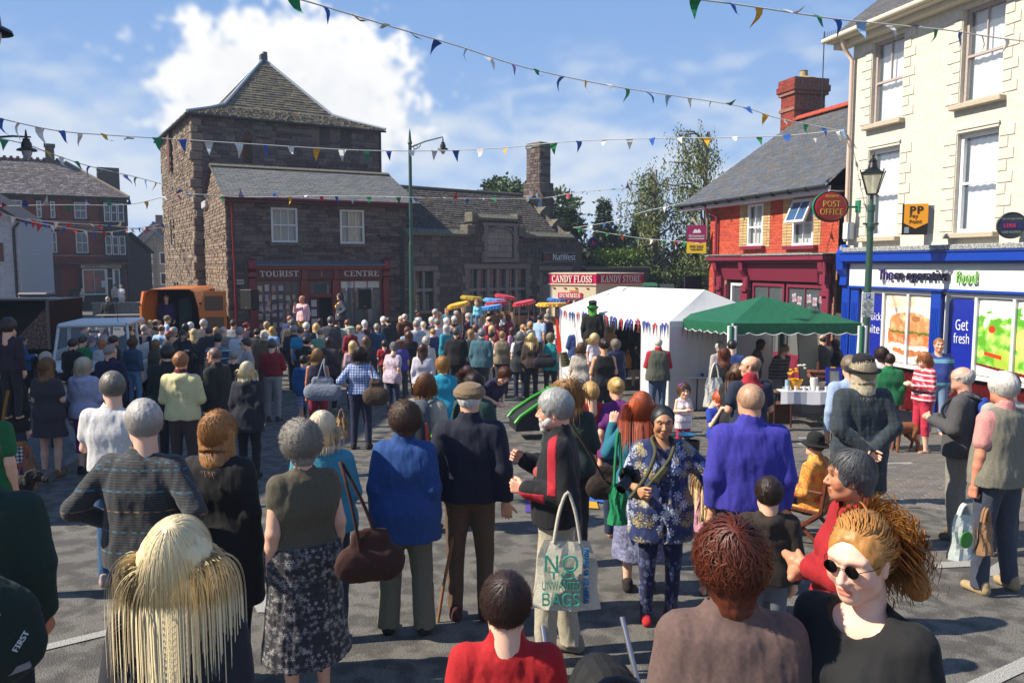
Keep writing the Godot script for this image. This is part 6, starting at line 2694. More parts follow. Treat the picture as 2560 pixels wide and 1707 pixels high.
func conifer(label:String,x:float,z:float,h:float,w:float,seed_value:int):
	var t:=T9("conifer_tree",label,"tree",turned(x,0,z),"trees behind the square")
	var r:=rnd(seed_value)
	var wood:=MN()
	wood.tube(P3([V0,V(0,h*.98,0)]),.25,.03,8)
	var crown:=MN()
	for k in 330:
		var f:=pow(r.randf(),.8)
		var y:=h*(.05+.95*f)
		var a:=r.randf()*TAU
		var l:=w*(1.0-f)*r.randf_range(.7,1.12)+.15
		var d:=V(cos(a),r.randf_range(-.25,.35),sin(a)).normalized()
		var tone:=r.randf_range(.6,1.25)
		for q in int(8+l*12):
			crown.col=K(tone*r.randf_range(.85,1.1),tone,tone*.9)
			var u:=sqrt(r.randf())
			var p:=V(0,y,0)+d*l*u+V(r.randfn(),r.randfn(),r.randfn())*.16*(1.3-u)
			leaf(crown,p,(d+V(r.randfn(),r.randfn()- .2,r.randfn())*.6).normalized(),r.randf_range(.16,.3),r,.4)
	Z("trunk",wood,mat("conifer_bark",K(.25,.18,.13),.9),t)
	Z("crown",crown,leaf_mat("conifer_leaf",K(.20,.27,.15)),t)
func broadleaf(label:String,x:float,z:float,h:float,w:float,seed_value:int,base:=.3,hue:=K(.26,.34,.16)):
	var t:=T9("broadleaf_tree",label,"tree",turned(x,0,z),"trees behind the square")
	var r:=rnd(seed_value)
	var wood:=MN()
	wood.tube(P3([V0,V(.1,h*.5,0),V(0,h*.85,0)]),.25,.06,8)
	var crown:=MN()
	for k in 46:
		var d:=V(r.randfn(),r.randfn(),r.randfn()).normalized()
		var c:=V(d.x*w,h*(base+1.0)*.5+d.y*h*(1.0-base)*.5,d.z*w)*V(.8,1,.8)
		wood.tube(P3([V(0,h*.4,0),c]),.05,.015,4)
		var tone:=r.randf_range(.7,1.25)
		for q in 70:
			crown.col=K(tone*r.randf_range(.85,1.15),tone,tone*.85)
			var e:=V(r.randfn(),r.randfn()*.7,r.randfn())*w*.24
			leaf(crown,c+e,(e.normalized()+V(r.randfn(),r.randfn()- .3,r.randfn())).normalized(),r.randf_range(.2,.36),r,.7)
	Z("trunk",wood,mat("broad_bark",K(.3,.25,.2),.9),t)
	Z("crown",crown,leaf_mat("leaf_"+hue.to_html(),hue),t)
func hedge(called:String,label:String,at:Transform3D,size:Vector3,hue:Color,seed_value:int):
	var t:=T9(called,label,"hedge",at)
	var r:=rnd(seed_value)
	Z("shade_core",bx(V(0,size.y*.46,0),size*V(.92,.9,.8),.1),mat("hedge_shade",K(.10,.13,.07),.95),t)  # solid block; shade deep among the leaves is put into its dark colour
	var m:=MN()
	for k in int(900*size.x*maxf(size.y,1.0)*.6):
		var f:=r.randf()
		var bump:=.12*sin(r.randf()*9.0)
		var p:=V(r.randf_range(-.5,.5)*size.x,r.randf()*size.y,size.z*.5)
		if f<.4:
			p=V(r.randf_range(-.5,.5)*size.x,size.y*(1.0+.05*sin(p.x*4.0))+bump,r.randf_range(-.5,.5)*size.z)
		var tone:=r.randf_range(.65,1.25)
		m.col=K(tone,tone,tone*.8)
		leaf(m,p+V(r.randfn(),r.randfn(),r.randfn())*.05,V(r.randfn(),r.randfn()+.5,r.randfn()+.5).normalized(),r.randf_range(.1,.2),r,.6)
	stuff(Z("foliage",m,leaf_mat("hedge_"+hue.to_html(),hue),t))
func build_trees():
	birch("weeping birch with trailing yellow-green leaves, left of the brick house roof",9.3,-38.5,9.9,2.3,21)
	birch("loose drooping birch at the left edge of the birch group",7.2,-40.5,8.3,1.9,22)
	conifer("broad dark conifer directly right of the round bank sign",3.2,-44.5,6.4,1.25,23)
	conifer("tallest dark green pointed conifer in the middle of the row",5.2,-45.5,6.9,1.5,24)
	conifer("slim twin-topped dark conifer nearest the birches",7.25,-46.0,6.2,.95,25)
	conifer("slim conifer leading shoot beside the twin-topped conifer",8.1,-46.5,6.1,.8,26)
	broadleaf("round green tree showing above the bank's stepped gable",3.0,-50.0,8.0,1.3,27,.55)
	broadleaf("green tree top peeping over the bank roof ridge",-.45,-50.0,8.35,1.3,28,.75)
	broadleaf("mid green bushy tree between the two dark conifers",6.3,-49.0,5.2,1.3,29,.1,K(.24,.33,.16))
	broadleaf("dark shrubby tree below the birches",8.2,-43.5,4.2,1.6,33,.0,K(.17,.22,.12))
	broadleaf("dark undergrowth tree behind the brick house corner",10.3,-42.0,5.0,1.8,34,.0,K(.17,.22,.12))
	broadleaf("small dark tree low behind the candy stall",4.4,-47.0,4.4,1.3,35,.0,K(.18,.24,.12))
	hedge("bright_hedge","bright yellow-green bush beside the dark wall",turned(5.35,0,-40.0,4),V(2.3,3.75,1.4),K(.42,.50,.16),30)
	hedge("clipped_hedge","long clipped green hedge behind the candy stall",turned(7.5,0,-38.2,-8),V(3.4,2.75,1.2),K(.25,.32,.14),31)
	var gc:=T9("green_tarpaulin","green tarpaulin cover over a trailer behind the white marquee","tarpaulin",turned(5.75,0,-34,0))
	Z("cover",B9([[0,1.5,0,.95,2.1,1.2]],.12),cloth("2c6048"),gc)
	var gp:=T9("grey_panel","grey sheet metal panel right of the green tarpaulin","panel",turned(6.6,0,-34.0,0))
	Z("sheet",bx(V(0,1.4,0),V(.62,2.2,.06)),mat("zinc",K(.42,.46,.46),.6,.3),gp)
	var tp:=T9("telegraph_pole","bare wooden pole among the conifers","pole",turned(7.0,0,-44.2))
	var m:=MN()
	m.bar(V0,V(0,4.75,0),.07,8)
	Z("pole",m,mat("pole_wood",K(.5,.46,.38),.9),tp)
	var fl:=G9("hill",bx(V(20,1.2,-130),V(220,2.4,20)),M9("far_green",K(.22,.27,.18),.95,.6,.1))
func bell_lamp(parent:Node3D,at:Vector3,s:float):
	var iron:=mat("lamp_black",K(.05,.06,.06),.4)
	var m:=MN()
	m.lathe(P2([U(.24,.0),U(.23,.03),U(.13,.08),U(.12,.2),U(.08,.26),U(.09,.3),U(.04,.32),U(.02,.5),U(.0,.56)]),20)
	Z("lamp_hood",m,iron,parent,X(Basis.from_scale(Vector3.ONE*s),at))
	var g:=MN()
	g.lathe(P2([U(.0,-.21),U(.06,-.19),U(.11,-.1),U(.13,.0)]),18)
	Z("lamp_glass",g,mat("lamp_opal",K(.62,.64,.66),.15),parent,X(Basis.from_scale(Vector3.ONE*s),at))
func build_lamps_signs():
	var green:=mat("lamp_green",K(.16,.29,.25),.45)
	var t:=T9("street_lamp","tall green lamp post with a bracket arm between the shop and the bank","street lamp",turned(-3.4,0,-27.0))
	var m:=MN()
	m.lathe(P2([U(.14,0),U(.14,1.0),U(.085,1.1),U(.08,4.0),U(.06,4.1),U(.055,7.3),U(.08,7.35),U(.05,7.45),U(.03,7.7),U(.0,7.85)]),12)
	Z("post",m,green,t)
	var a:=MN()
	a.tube(P3([V(.05,7.22,0),V(.5,7.4,0),V(1.1,7.55,0)]),.025,.02,6)
	a.tube(P3([V(.05,7.0,0),V(.15,7.15,0),V(.3,7.2,0),V(.36,7.3,0)]),.015,.015,6)
	var ring:=P3()
	for k in 10:
		ring.append(V(.18+.07*cos(k*.63),7.22+.07*sin(k*.63),0))
	a.tube(ring,.012,.012,5)
	Z("bracket",a,green,t)
	bell_lamp(t,V(1.1,7.14,0),.75)
	var l2:=T9("street_lamp","bell-shaped lamp hanging from an arm above the brick building roof","street lamp",turned(-10.78,0,-18))
	var b2:=MN()
	b2.tube(P3([V(-1.9,6.05,0),V(-.3,6.16,0),V(.1,6.14,0)]),.03,.02,6)
	Z("bracket",b2,green,l2)
	bell_lamp(l2,V(0,5.84,0),.86)
	var p2:=MN()
	p2.bar(V(-1.9,0,0),V(-1.9,6.6,0),.06,10)
	Z("post",p2,green,l2)
	var l1:=T9("street_lamp","large bell-shaped lamp cut off at the top left corner","street lamp",turned(-5.42,0,-8.5))
	bell_lamp(l1,V(0,5.72,0),.95)
	var b1:=MN()
	b1.tube(P3([V(-1.6,6.1,0),V(0,6.25,0)]),.03,.02,6)
	b1.bar(V(-1.6,.4,0),V(-1.6,6.6,0),.06,10)
	Z("bracket",b1,green,l1)
	var r:=T9("lantern_post","green lamp post with a square glass lantern before the food shop","street lamp",turned(7.37,.1,-16.5))
	var pm:=MN()
	pm.lathe(P2([U(.12,0),U(.12,.9),U(.075,1.0),U(.07,2.6),U(.062,3.9),U(.09,4.0),U(.09,4.06),U(.065,4.08),U(.062,4.3),U(.075,4.32),U(.075,4.44),U(.04,4.46),U(.035,4.64)]),12)
	pm.bar(V(-.16,4.06,0),V(.16,4.06,0),.022,8)
	Z("post",pm,green,r)
	var iron:=mat("lamp_black",K(.05,.06,.06),.4)
	var fr:=MN()
	var lo:=.13
	var hi:=.285
	for k in 4:
		var an:=PI/4+k*PI/2+.5
		var an2:=an+PI/2
		fr.bar(V(cos(an)*lo,4.66,sin(an)*lo),V(cos(an)*hi,5.08,sin(an)*hi),.014,5)
		fr.bar(V(cos(an)*lo,4.66,sin(an)*lo),V(cos(an2)*lo,4.66,sin(an2)*lo),.014,5)
		fr.bar(V(cos(an)*hi,5.08,sin(an)*hi),V(cos(an2)*hi,5.08,sin(an2)*hi),.018,5)
		fr.bar(V(cos(an)*hi,5.08,sin(an)*hi),V(cos(an)*(hi+.03),5.14,sin(an)*(hi+.03)),.014,5)
		fr.quad(V(cos(an2)*hi,5.08,sin(an2)*hi),V(cos(an)*hi,5.08,sin(an)*hi),V(cos(an)*.09,5.2,sin(an)*.09),V(cos(an2)*.09,5.2,sin(an2)*.09))
	fr.lathe(P2([U(.1,5.19),U(.075,5.3),U(.09,5.32),U(.06,5.36),U(.02,5.4),U(.03,5.44),U(.015,5.5),U(.0,5.56)]),14)
	Z("lantern_frame",fr,iron,r)
	var gl:=mat("lantern_glass",K(.80,.78,.66,.55),.2)
	gl.transparency=BaseMaterial3D.TRANSPARENCY_ALPHA
	for k in 4:
		var an:=PI/4+k*PI/2+.5
		var an2:=an+PI/2
		var g:=MN()
		g.quad(V(cos(an2)*lo,4.66,sin(an2)*lo),V(cos(an)*lo,4.66,sin(an)*lo),V(cos(an)*hi,5.08,sin(an)*hi),V(cos(an2)*hi,5.08,sin(an2)*hi))
		Z("lantern_pane",g,gl,r)
	var ps:=T9("parking_sign","white parking sign plate strapped to the lantern post","sign",turned(7.33,2.5,-16.38,-8))
	Z("plate",bx(V0,V(.24,.5,.015),.004),mat("plate_white",K(.72,.74,.74),.5),ps)
	Z("plate",bx(V(0,.19,.009),V(.08,.09,.006)),mat("plate_blue",K(.05,.25,.62),.4),ps)
	var ink:=mat("sign_black",K(.05,.05,.05),.6)
	L9(ps,"P",.04,.06,mat("letter_white",K(.82,.82,.82),.5),XO(V(0,.19,.014)),false,true,.003)
	var ln:=["8 am - 6 pm","1 hour","No return ","within 2 hours","Mon - Sat","1 hour","No return ","within 2 hours"]
	for k in 8:
		L9(ps,ln[k],.02*ln[k].length()*.8,.026,ink,XO(V(0,.12-k*.042,.01)),false,false,.003)
	Z("arrow",B9([[.0,-.22,.009,.08,.012,.004],[-.04,-.22,.009,.02,.03,.004]]),ink,ps)
func flag_shape(kind:int,r:RandomNumberGenerator)->ArrayMesh:
	var m:=MN()
	var w:=.2
	var l:=.3
	var bend:=r.randf_range(-.14,.14)
	var n:=4
	for k in n:
		var a:=k/float(n)
		var b:=(k+1)/float(n)
		var za:=bend*a*a+.03*sin(a*5.0+kind)
		var zb:=bend*b*b+.03*sin(b*5.0+kind)
		m.quad(V(-w/2*(1-b),-l*b,zb),V(w/2*(1-b),-l*b,zb),V(w/2*(1-a),-l*a,za),V(-w/2*(1-a),-l*a,za))
	return m.mesh()
var flags:Array=[]
func bunting(label:String,pts:Array,cols:Array,gap:float,size:float,seed_value:int,wind:=.9):
	var t:=T9("bunting",label,"bunting",X(),"bunting strung over the square")
	var r:=rnd(seed_value)
	if flags.is_empty():
		for k in 6:
			flags.append(flag_shape(k,r))
	var c:=Curve3D.new()
	for k in pts.size():
		var p:=V(pts[k][0],pts[k][1],pts[k][2])
		var tg:=V0
		if k>0 and k<pts.size()- 1:
			tg=(V(pts[k+1][0],pts[k+1][1],pts[k+1][2])- V(pts[k-1][0],pts[k-1][1],pts[k-1][2]))*.16
		c.add_point(p,-tg,tg)
	c.bake_interval=.3
	var s:=MN()
	s.tube(c.get_baked_points(),.011,.011,4)
	Z("string",s,mat("bunting_string",K(.75,.75,.73),.8),t)
	var at:=gap*.5
	var n:=0
	while at<c.get_baked_length():
		var p:=c.sample_baked(at)
		var d:=(c.sample_baked(minf(at+.1,c.get_baked_length()))- c.sample_baked(maxf(at-.1,0))).normalized()
		var col:String=cols[n%cols.size()]
		var side:=d.cross(XU).normalized()
		var up:=side.cross(d)
		var bs:=Basis(d,up,-side)*Basis(XR,r.randfn()*wind+wind*.5)*Basis(XU,r.randfn()*.3)
		var k:=size*r.randf_range(.85,1.15)
		Z("flag",flags[r.randi()%6],cloth(col),t,X(bs.scaled(Vector3.ONE*k),p))
		at+=gap*r.randf_range(.9,1.1)
		n+=1
func build_bunting():
	bunting("long multicoloured bunting rising from the cream building to the upper left sky",[[-2.82,6.58,-10.00],[-2.64,6.67,-10.50],[-1.75,6.78,-12.00],[-.88,6.83,-13.20],[.26,6.82,-14.60],[2.11,6.83,-16.20],[5.05,6.90,-18.40],[6.24,6.72,-19.00],[8.06,6.59,-19.90]],["108048","1c54a8","d8a018","d8d6d0","108048","1c54a8","8fb4d8","d8d6d0","9080b8"],.62,.85,1,.9)
	bunting("multicoloured bunting crossing the top right corner before the upper windows",[[2.02,6.55,-10.00],[2.87,6.66,-10.60],[4.35,6.80,-11.60],[4.91,6.87,-12.00],[5.96,6.97,-12.60],[7.01,7.07,-13.20],[8.14,7.12,-13.80],[9.06,7.15,-14.20]],["108048","1c54a8","d8a018","d8d6d0","108048","1c54a8","8fb4d8","d8d6d0","9080b8"],.6,.85,2,.7)
	bunting("blue and white bunting strung across the tower and the tall lamp post",[[-8.38,5.70,-13.00],[-8.48,5.80,-15.00],[-8.27,5.95,-16.50],[-7.10,6.07,-18.00],[-4.98,6.13,-19.50],[-3.66,6.17,-20.30],[-1.98,6.26,-21.00],[-.29,6.33,-21.00],[1.27,6.45,-20.80],[2.69,6.49,-20.60],[4.83,6.48,-20.30],[6.72,6.50,-20.10],[8.14,6.61,-19.90]],["1c54a8","d8d6d0","d8d6d0","1c54a8","d8d6d0","d8a018","d8d6d0","108048"],.62,.95,3,.45)
	bunting("multicoloured bunting running from the left lamp down to the stone shop",[[-11.31,6.09,-17.50],[-10.78,5.98,-18.00],[-10.82,5.92,-19.00],[-10.76,5.82,-20.50],[-10.73,5.81,-23.00],[-10.73,5.77,-25.00],[-10.55,5.67,-27.00]],["108048","1c54a8","d8a018","d8d6d0","108048","1c54a8","8fb4d8","d8d6d0","9080b8"],.6,.95,4,.9)
	bunting("red white and blue bunting with dragon flags along the eaves of the stone shop",[[-14.22,4.91,-22.00],[-13.00,5.02,-23.00],[-11.73,5.14,-24.50],[-10.96,5.46,-25.50],[-10.42,5.63,-26.60],[-8.94,5.57,-26.90],[-6.33,5.60,-26.90],[-4.43,5.57,-26.80],[-3.40,5.54,-26.70],[-1.75,5.61,-28.00],[1.04,5.78,-30.00],[2.49,6.01,-30.00],[4.92,6.18,-30.00]],["b81828","1c54a8","d8d6d0","108048","9080b8","108048","1c54a8","d8a018","d8d6d0"],.55,.85,5,1.6)
	bunting("lower red white and blue bunting across the front of the brick building",[[-19.40,5.32,-30.00],[-18.73,5.02,-31.00],[-18.13,4.84,-32.00],[-17.43,4.69,-34.00],[-17.09,4.91,-36.00],[-16.54,5.24,-38.00]],["b81828","d8d6d0","1c54a8"],.5,1.1,6,.3)
	bunting("upper red white and blue bunting across the front of the brick building",[[-19.02,5.10,-31.50],[-18.33,5.02,-33.00],[-17.55,5.01,-35.00],[-16.96,4.97,-37.00],[-16.77,5.10,-38.50]],["b81828","1c54a8","d8d6d0"],.5,1.1,7,.9)
	bunting("green and white bunting rising over the conifers to the brick house",[[2.58,4.88,-34.00],[4.00,5.06,-33.00],[5.26,5.42,-32.00],[6.55,5.67,-30.00],[7.01,5.96,-28.00]],["108048","d8d6d0","1c54a8","d8d6d0"],.6,.8,8,.8)
	bunting("lower green bunting sagging in front of the conifers",[[2.58,4.88,-34.00],[4.07,4.62,-33.50],[5.44,4.39,-33.00],[6.67,4.25,-32.00],[7.20,4.10,-30.00]],["108048","d8d6d0","108048","b81828"],.6,.8,9,.5)
func tent_face(m:MB,a:Vector3,b:Vector3,c:Vector3,d:Vector3,sag:float,n:=6):
	for i in n:
		for k in n:
			var q:=[]
			for e in [[i,k],[i+1,k],[i+1,k+1],[i,k+1]]:
				var u:float=e[0]/float(n)
				var v:float=e[1]/float(n)
				var p:=a.lerp(b,u).lerp(d.lerp(c,u),v)
				p.y-=sag*4.0*u*(1-u)*sin(v*PI)
				q.append(p)
			m.quad(q[0],q[1],q[2],q[3])
func build_stalls():
	var A:=V(1.34,2.14,-22.0)
	var B:=V(3.48,2.08,-17.5)
	var off:=V(2.7,0,-1.29)
	var C:=B+off
	var D:=A+off
	var R1:=V(2.95,2.72,-22.1)
	var R2:=V(4.54,2.74,-18.75)
	var t:=T9("white_marquee","long white marquee with red, white and blue flags along its eave","marquee")
	var white:=mat("tent_white",K(.84,.84,.84),.7)
	white.backlight_enabled=true
	white.backlight=K(.5,.5,.5)
	var roof:=MN()
	tent_face(roof,A,B,R2,R1,.05)
	tent_face(roof,C,D,R1,R2,.05)
	for e in [[B,C,R2],[D,A,R1]]:
		tent_face(roof,e[0],e[1],e[2],e[2],.04)
	Z("roof",roof,white,t)
	for k in [A,B,C,D]:
		var p:=MN()
		p.bar(V(k.x,0,k.z),k,.025,8)
		Z("pole",p,mat("pole_white",K(.75,.75,.75),.4),t)
	var film:=mat("tent_window",K(.72,.74,.76,.35),.1)
	film.transparency=BaseMaterial3D.TRANSPARENCY_ALPHA
	var sides:=[[B,C],[A,A.lerp(B,.3)],[C,D],[D,A],[A.lerp(B,.78),B]]
	for k in sides.size():
		var a:Vector3=sides[k][0]
		var b:Vector3=sides[k][1]
		var m:=MN()
		var n:=10
		for i in n:
			var p:=a.lerp(b,i/float(n))
			var q:=a.lerp(b,(i+1)/float(n))
			var w:=V(.02*sin(i*2.0),0,.02*cos(i*2.0))
			var w2:=V(.02*sin(i*2.0+2.0),0,.02*cos(i*2.0+2.0))
			m.quad(V(p.x,.05,p.z)+w,V(q.x,.05,q.z)+w2,q-V(0,.12,0),p-V(0,.12,0))
		Z("side_wall",m,mat("tent_side",K(.78,.78,.79),.7),t)
		var dir:=(b-a).normalized()
		var outw:=dir.cross(XU)*-.03
		if k==0:
			for wn in 2:
				var s:=a.lerp(b,.1+wn*.46)+outw*2.0
				var win:=Node3D.new()
				win.name="window"
				t.add_child(win,true)
				var pp:=MN()
				pp.quad(V(s.x,.95,s.z),V(s.x,.95,s.z)+dir*.95,V(s.x,1.75,s.z)+dir*.95,V(s.x,1.75,s.z))
				Z("pane",pp,film,win)
				for g in 4:
					var gb:=MN()
					gb.bar(V(s.x,.95,s.z)+dir*(.95*g/3.0)+outw*.3,V(s.x,1.75,s.z)+dir*(.95*g/3.0)+outw*.3,.014,4)
					Z("glazing_bar",gb,white,win)
				for g in 3:
					var gb:=MN()
					gb.bar(V(s.x,.95+g*.4,s.z)+outw*.3,V(s.x,.95+g*.4,s.z)+dir*.95+outw*.3,.014,4)
					Z("glazing_bar",gb,white,win)
	var val:=MN()
	for e in [[A,B],[B,C]]:
		val.quad(e[0]- V(0,.16,0),e[1]- V(0,.16,0),e[1],e[0])
	Z("valance",val,white,t)
	var n:=36
	var r:=rnd(77)
	for k in n:
		var p:=A.lerp(B,(k+.5)/n)+V(-.04,-.02-.05*absf(sin(k*.35)),.02)
		var d:=(B-A).normalized()
		var fm:=MN()
		var w:=.045
		fm.tri(-d*w,V(r.randf_range(-.04,.04),-.3,r.randf_range(-.04,.04)),d*w)
		Z("valance_flag",fm,cloth(["2a3c9c","d8d8dc","c01c2c","d8d8dc","2a3c9c"][k%5]),t,XO(p))
	var ga:=V(4.37,2.17,-15.7)
	var gb2:=V(7.03,2.16,-15.9)
	var gc:=V(6.3,2.12,-18.45)
	var gd:=V(3.66,2.1,-18.2)
	var top:=V(5.35,2.66,-17.0)
	var g:=T9("green_gazebo","green canopy gazebo with a scalloped white-edged valance","gazebo")
	var green:=M9("gazebo_green",K(.02,.36,.235),.65,.85,.7)
	green.backlight_enabled=true
	green.backlight=K(.05,.25,.15)
	var cs:=[ga,gb2,gc,gd]
	for k in 4:
		var a:Vector3=cs[k]
		var b:Vector3=cs[(k+1)%4]
		var m:=MN()
		tent_face(m,a,b,top,top,.03)
		Z("roof_panel",m,green,g)
		var v:=MN()
		var edge:=P3()
		var count:=64
		for i in count:
			var u:=i/float(count)
			var u2:=(i+1)/float(count)
			var h1:=.19+.045*absf(sin(u*PI*8.0))
			var h2:=.19+.045*absf(sin(u2*PI*8.0))
			var p:=a.lerp(b,u)
			var q:=a.lerp(b,u2)
			v.quad(p-V(0,h1,0),q-V(0,h2,0),q,p)
			edge.append(p-V(0,h1,0))
		Z("valance",v,green,g)
		var ed:=MN()
		ed.tube(edge,.009,.009,4)
		Z("trim",ed,white,g)
		var p2:=MN()
		p2.bar(V(a.x,0,a.z),a,.022,8)
		Z("leg",p2,mats["pole_white"],g)
		var cur:=MN()
		for i in 6:
			var an:=i*1.05
			cur.col=K(.01,.11,.06) if i%2==0 else K(.7,.7,.7)
			cur.bar(V(a.x+cos(an)*.06,.15,a.z+sin(an)*.06),a+V(cos(an)*.07,-.05,sin(an)*.07),.035,6)
		Z("corner_curtain",cur,mat("curtain_cloth",Color.WHITE,.8),g)
	for k in 12:
		var a:=gd.lerp(ga,(k+.5)/12.0)
		var fm:=MN()
		fm.tri(V(.03,0,-.09),V(0,-.26,0),V(-.03,0,.09))
		Z("hung_flag",fm,cloth(["2a3c9c","181818","2a3c9c","b01c2c"][k%4]),g,XO(a-V(0,.2,0)))
	var bs:=T9("side_screen","white side screen with arched clear windows behind the green gazebo","screen",XO(V0))
	var sa:=V(4.3,.05,-18.9)
	var sb:=V(6.05,.05,-19.0)
	var sm:=MN()
	sm.quad(sa,sb,sb+V(0,2.0,0),sa+V(0,2.0,0))
	Z("sheet",sm,mats["tent_side"],bs)
	for k in 2:
		var s:=sa.lerp(sb,.12+k*.48)
		var pts:=P2([U(0,.6),U(.62,.6)])
		for i in 9:
			pts.append(U(.31+.31*cos(PI*i/8.0),1.4+.31*sin(PI*i/8.0)))
		var pm:=MN()
		pm.prism(pts,.012,.018,XO(s))
		Z("window",pm,mat("plum_film",K(.52,.33,.37),.2),bs)
		for i in 5:
			var w:=MN()
			w.bar(s+V(.31,1.4,.022),s+V(.31+.31*cos(PI*i/4.0),1.4+.31*sin(PI*i/4.0),.022),.012,4)
			Z("glazing_bar",w,white,bs)
		for y in [.8,1.1,1.4]:
			var w:=MN()
			w.bar(s+V(0,y,.022),s+V(.62,y,.022),.011,4)
			Z("glazing_bar",w,white,bs)
	var c:=T9("candy_stall","cream candy stall trailer with a pink CANDY FLOSS and KANDY STORE fascia","stall",turned(2.83,0,-27.2))
	var cream:=mat("stall_cream",K(.80,.74,.62),.45)
	var pink:=mat("stall_pink",K(.75,.10,.32),.4)
	var body:=MN()
	var pl:=P2([U(-1.52,-.5),U(0,.35),U(1.75,-.9),U(.3,-2.6),U(-1.2,-2.2)])
	var flat:=X(Basis(XR,XB,XU),V0)
	body.prism(pl,.4,2.72,flat)
	Z("body",body,cream,c)
	var fa:=MN()
	var pf:=P2()
	for q in pl:
		pf.append(q*1.03+U(0,.02))
	fa.prism(pf,2.68,3.0,flat)
	Z("fascia",fa,pink,c)
	var rim:=MN()
	var pr:=P2()
	for q in pl:
		pr.append(q*1.045+U(0,.03))
	rim.prism(pr,3.0,3.04,flat)
	rim.prism(pr,2.63,2.68,flat)
	Z("rim",rim,cream,c)
	var lw:=mat("letter_cream",K(.86,.83,.76),.5)
	var lx:=V(1.52,0,.85).normalized()
	var rx:=V(1.75,0,-1.25).normalized()
	var fl:=U(-.76,-.075)*1.03
	L9(c,"CANDY FLOSS",1.5,.24,lw,X(Basis(lx,XU,lx.cross(XU)),V(fl.x,2.84,-fl.y*-1.0+.03)+lx.cross(XU)*.02),true)
	L9(c,"KANDY STORE",1.85,.24,lw,X(Basis(rx,XU,rx.cross(XU)),V(.9,2.84,-.275+.05)+rx.cross(XU)*.02),true)
	var lf:=X(Basis(lx,XU,lx.cross(XU)),V(-.76,0,-.075))
	Z("panel",bx(V(-.08,2.27,.02),V(.9,.2,.03)),pink,c,lf)
	L9(c,"DUMMIES",.78,.14,lw,lf*XO(V(-.08,2.27,.042)),true)
	L9(c,"CANDY",.32,.06,mat("letter_amber",K(.8,.5,.05),.5),lf*XO(V(.05,2.43,.02)),true)
	for k in 4:
		Z("marker_light",bx(V(-.7+k*.42,2.53,.02),V(.09,.03,.03)),mat("marker_red",K(.65,.1,.06),.3),c,lf)
	Z("hatch",B9([[.0,1.75,.012,1.3,.75,.02]]),mat("hatch_dark",K(.2,.13,.1),.7),c,lf)
	for k in 6:
		Z("hung_toy",bx(V(-.5+k*.2,2.05,.06),V(.1,.12,.08),.03),mat("toy_pink" if k%2==0 else "toy_white",K(.7,.2,.35) if k%2==0 else K(.75,.7,.68),.6),c,lf)
	var tb:=T9("trestle_table","long table under a white paper cloth beside the green gazebo","table",turned(5.35,ground_at(0,-15.6),-15.55,-3))
	Z("tabletop",bx(V(.55,.74,0),V(1.55,.03,.62)),mat("table_board",K(.4,.33,.27),.7),tb)
	for x in [-.12,.1,1.2]:
		var lg:=MN()
		lg.bar(V(x,0,.26 if x>0 else -.1),V(x,.73,.26 if x>0 else -.1),.018,6)
		Z("leg",lg,mat("leg_brown",K(.25,.13,.1),.5),tb)
	var clt:=T9("table_cloth","white paper cloth over the gazebo table","tablecloth",turned(5.35,ground_at(0,-15.6),-15.55,-3))
	var cm:=MN()
	cm.box(V(.62,.76,0),V(1.5,.008,.66))
	for k in 12:
		var x0:=-.13+k*.125
		cm.quad(V(x0,.52+.01*sin(k),.335+.02*sin(k*1.3)),V(x0+.125,.52+.01*sin(k+1.0),.335+.02*sin(k*1.3+1.3)),V(x0+.125,.762,.332),V(x0,.762,.332))
	Z("sheet",cm,mat("paper_white",K(.80,.80,.82),.8),clt)
	var at:=turned(5.35,ground_at(0,-15.6)+.765,-15.55,-3)
	for k in 8:
		var cup:=MN()
		cup.lathe(P2([U(0,0),U(.022,0),U(.032,.09),U(.03,.09),U(.021,.008),U(0,.008)]),12)
		S9("paper_cup",cup,mat("cup_white",K(.82,.81,.80),.6),"small white paper cup in the row along the table edge","cup",at*XO(V(.02+k*.14+.02*(k%3),0,.24)),"paper cups in a row on the table")
	var fp:=T9("flower_pot","yellow flowers in bright yellow wrapping on the gazebo table","flowers",at*XO(V(.22,0,.05)))
	var wrap:=MN()
	wrap.lathe(P2([U(0,0),U(.07,0),U(.12,.12),U(.15,.2),U(.1,.18)]),14)
	Z("wrapping",wrap,mat("wrap_yellow",K(.85,.6,.05),.4),fp)
	var r2:=rnd(12)
	for k in 14:
		var bl:=MN()
		bl.lathe(P2([U(0,-.02),U(.03,0),U(.035,.015),U(.0,.03)]),8)
		Z("blossom",bl,mat("petal_yellow" if k<9 else "petal_white",K(.85,.65,.1) if k<9 else K(.82,.82,.8),.7),fp,XO(V(r2.randf_range(-.1,.1)+(.1 if k>8 else -.02),.28+r2.randf()*.12+(.1 if k>8 else .0),r2.randf_range(-.06,.06))))
	S9("glass_vase",lathe_mb([[0,0],[.05,0],[.045,.2],[.04,.2]],12),mat("vase_blue",K(.55,.66,.72),.2),"pale blue glass vase left of the yellow flowers","vase",at*XO(V(.05,0,.12)))
	S9("white_jug",lathe_mb([[0,0],[.06,0],[.075,.24],[.07,.25]],14),mat("china_white",K(.82,.81,.79),.3),"tall white china jug in the middle of the gazebo table","jug",at*XO(V(.56,0,.12)))
	S9("wicker_basket",B9([[0,.17,0,.36,.12,.24],[0,.25,0,.38,.03,.26],[.0,.35,0,.02,.2,.02]],.03),mat("wicker",K(.45,.26,.18),.8),"brown wicker basket behind the white jug","basket",at*XO(V(.72,.08,-.16)))
	S9("cream_bowl",lathe_mb([[0,0],[.13,0],[.17,.14],[.16,.16]],16),mat("bowl_cream",K(.70,.63,.54),.5),"cream bowl under the wicker basket","bowl",at*XO(V(.72,0,-.1)))
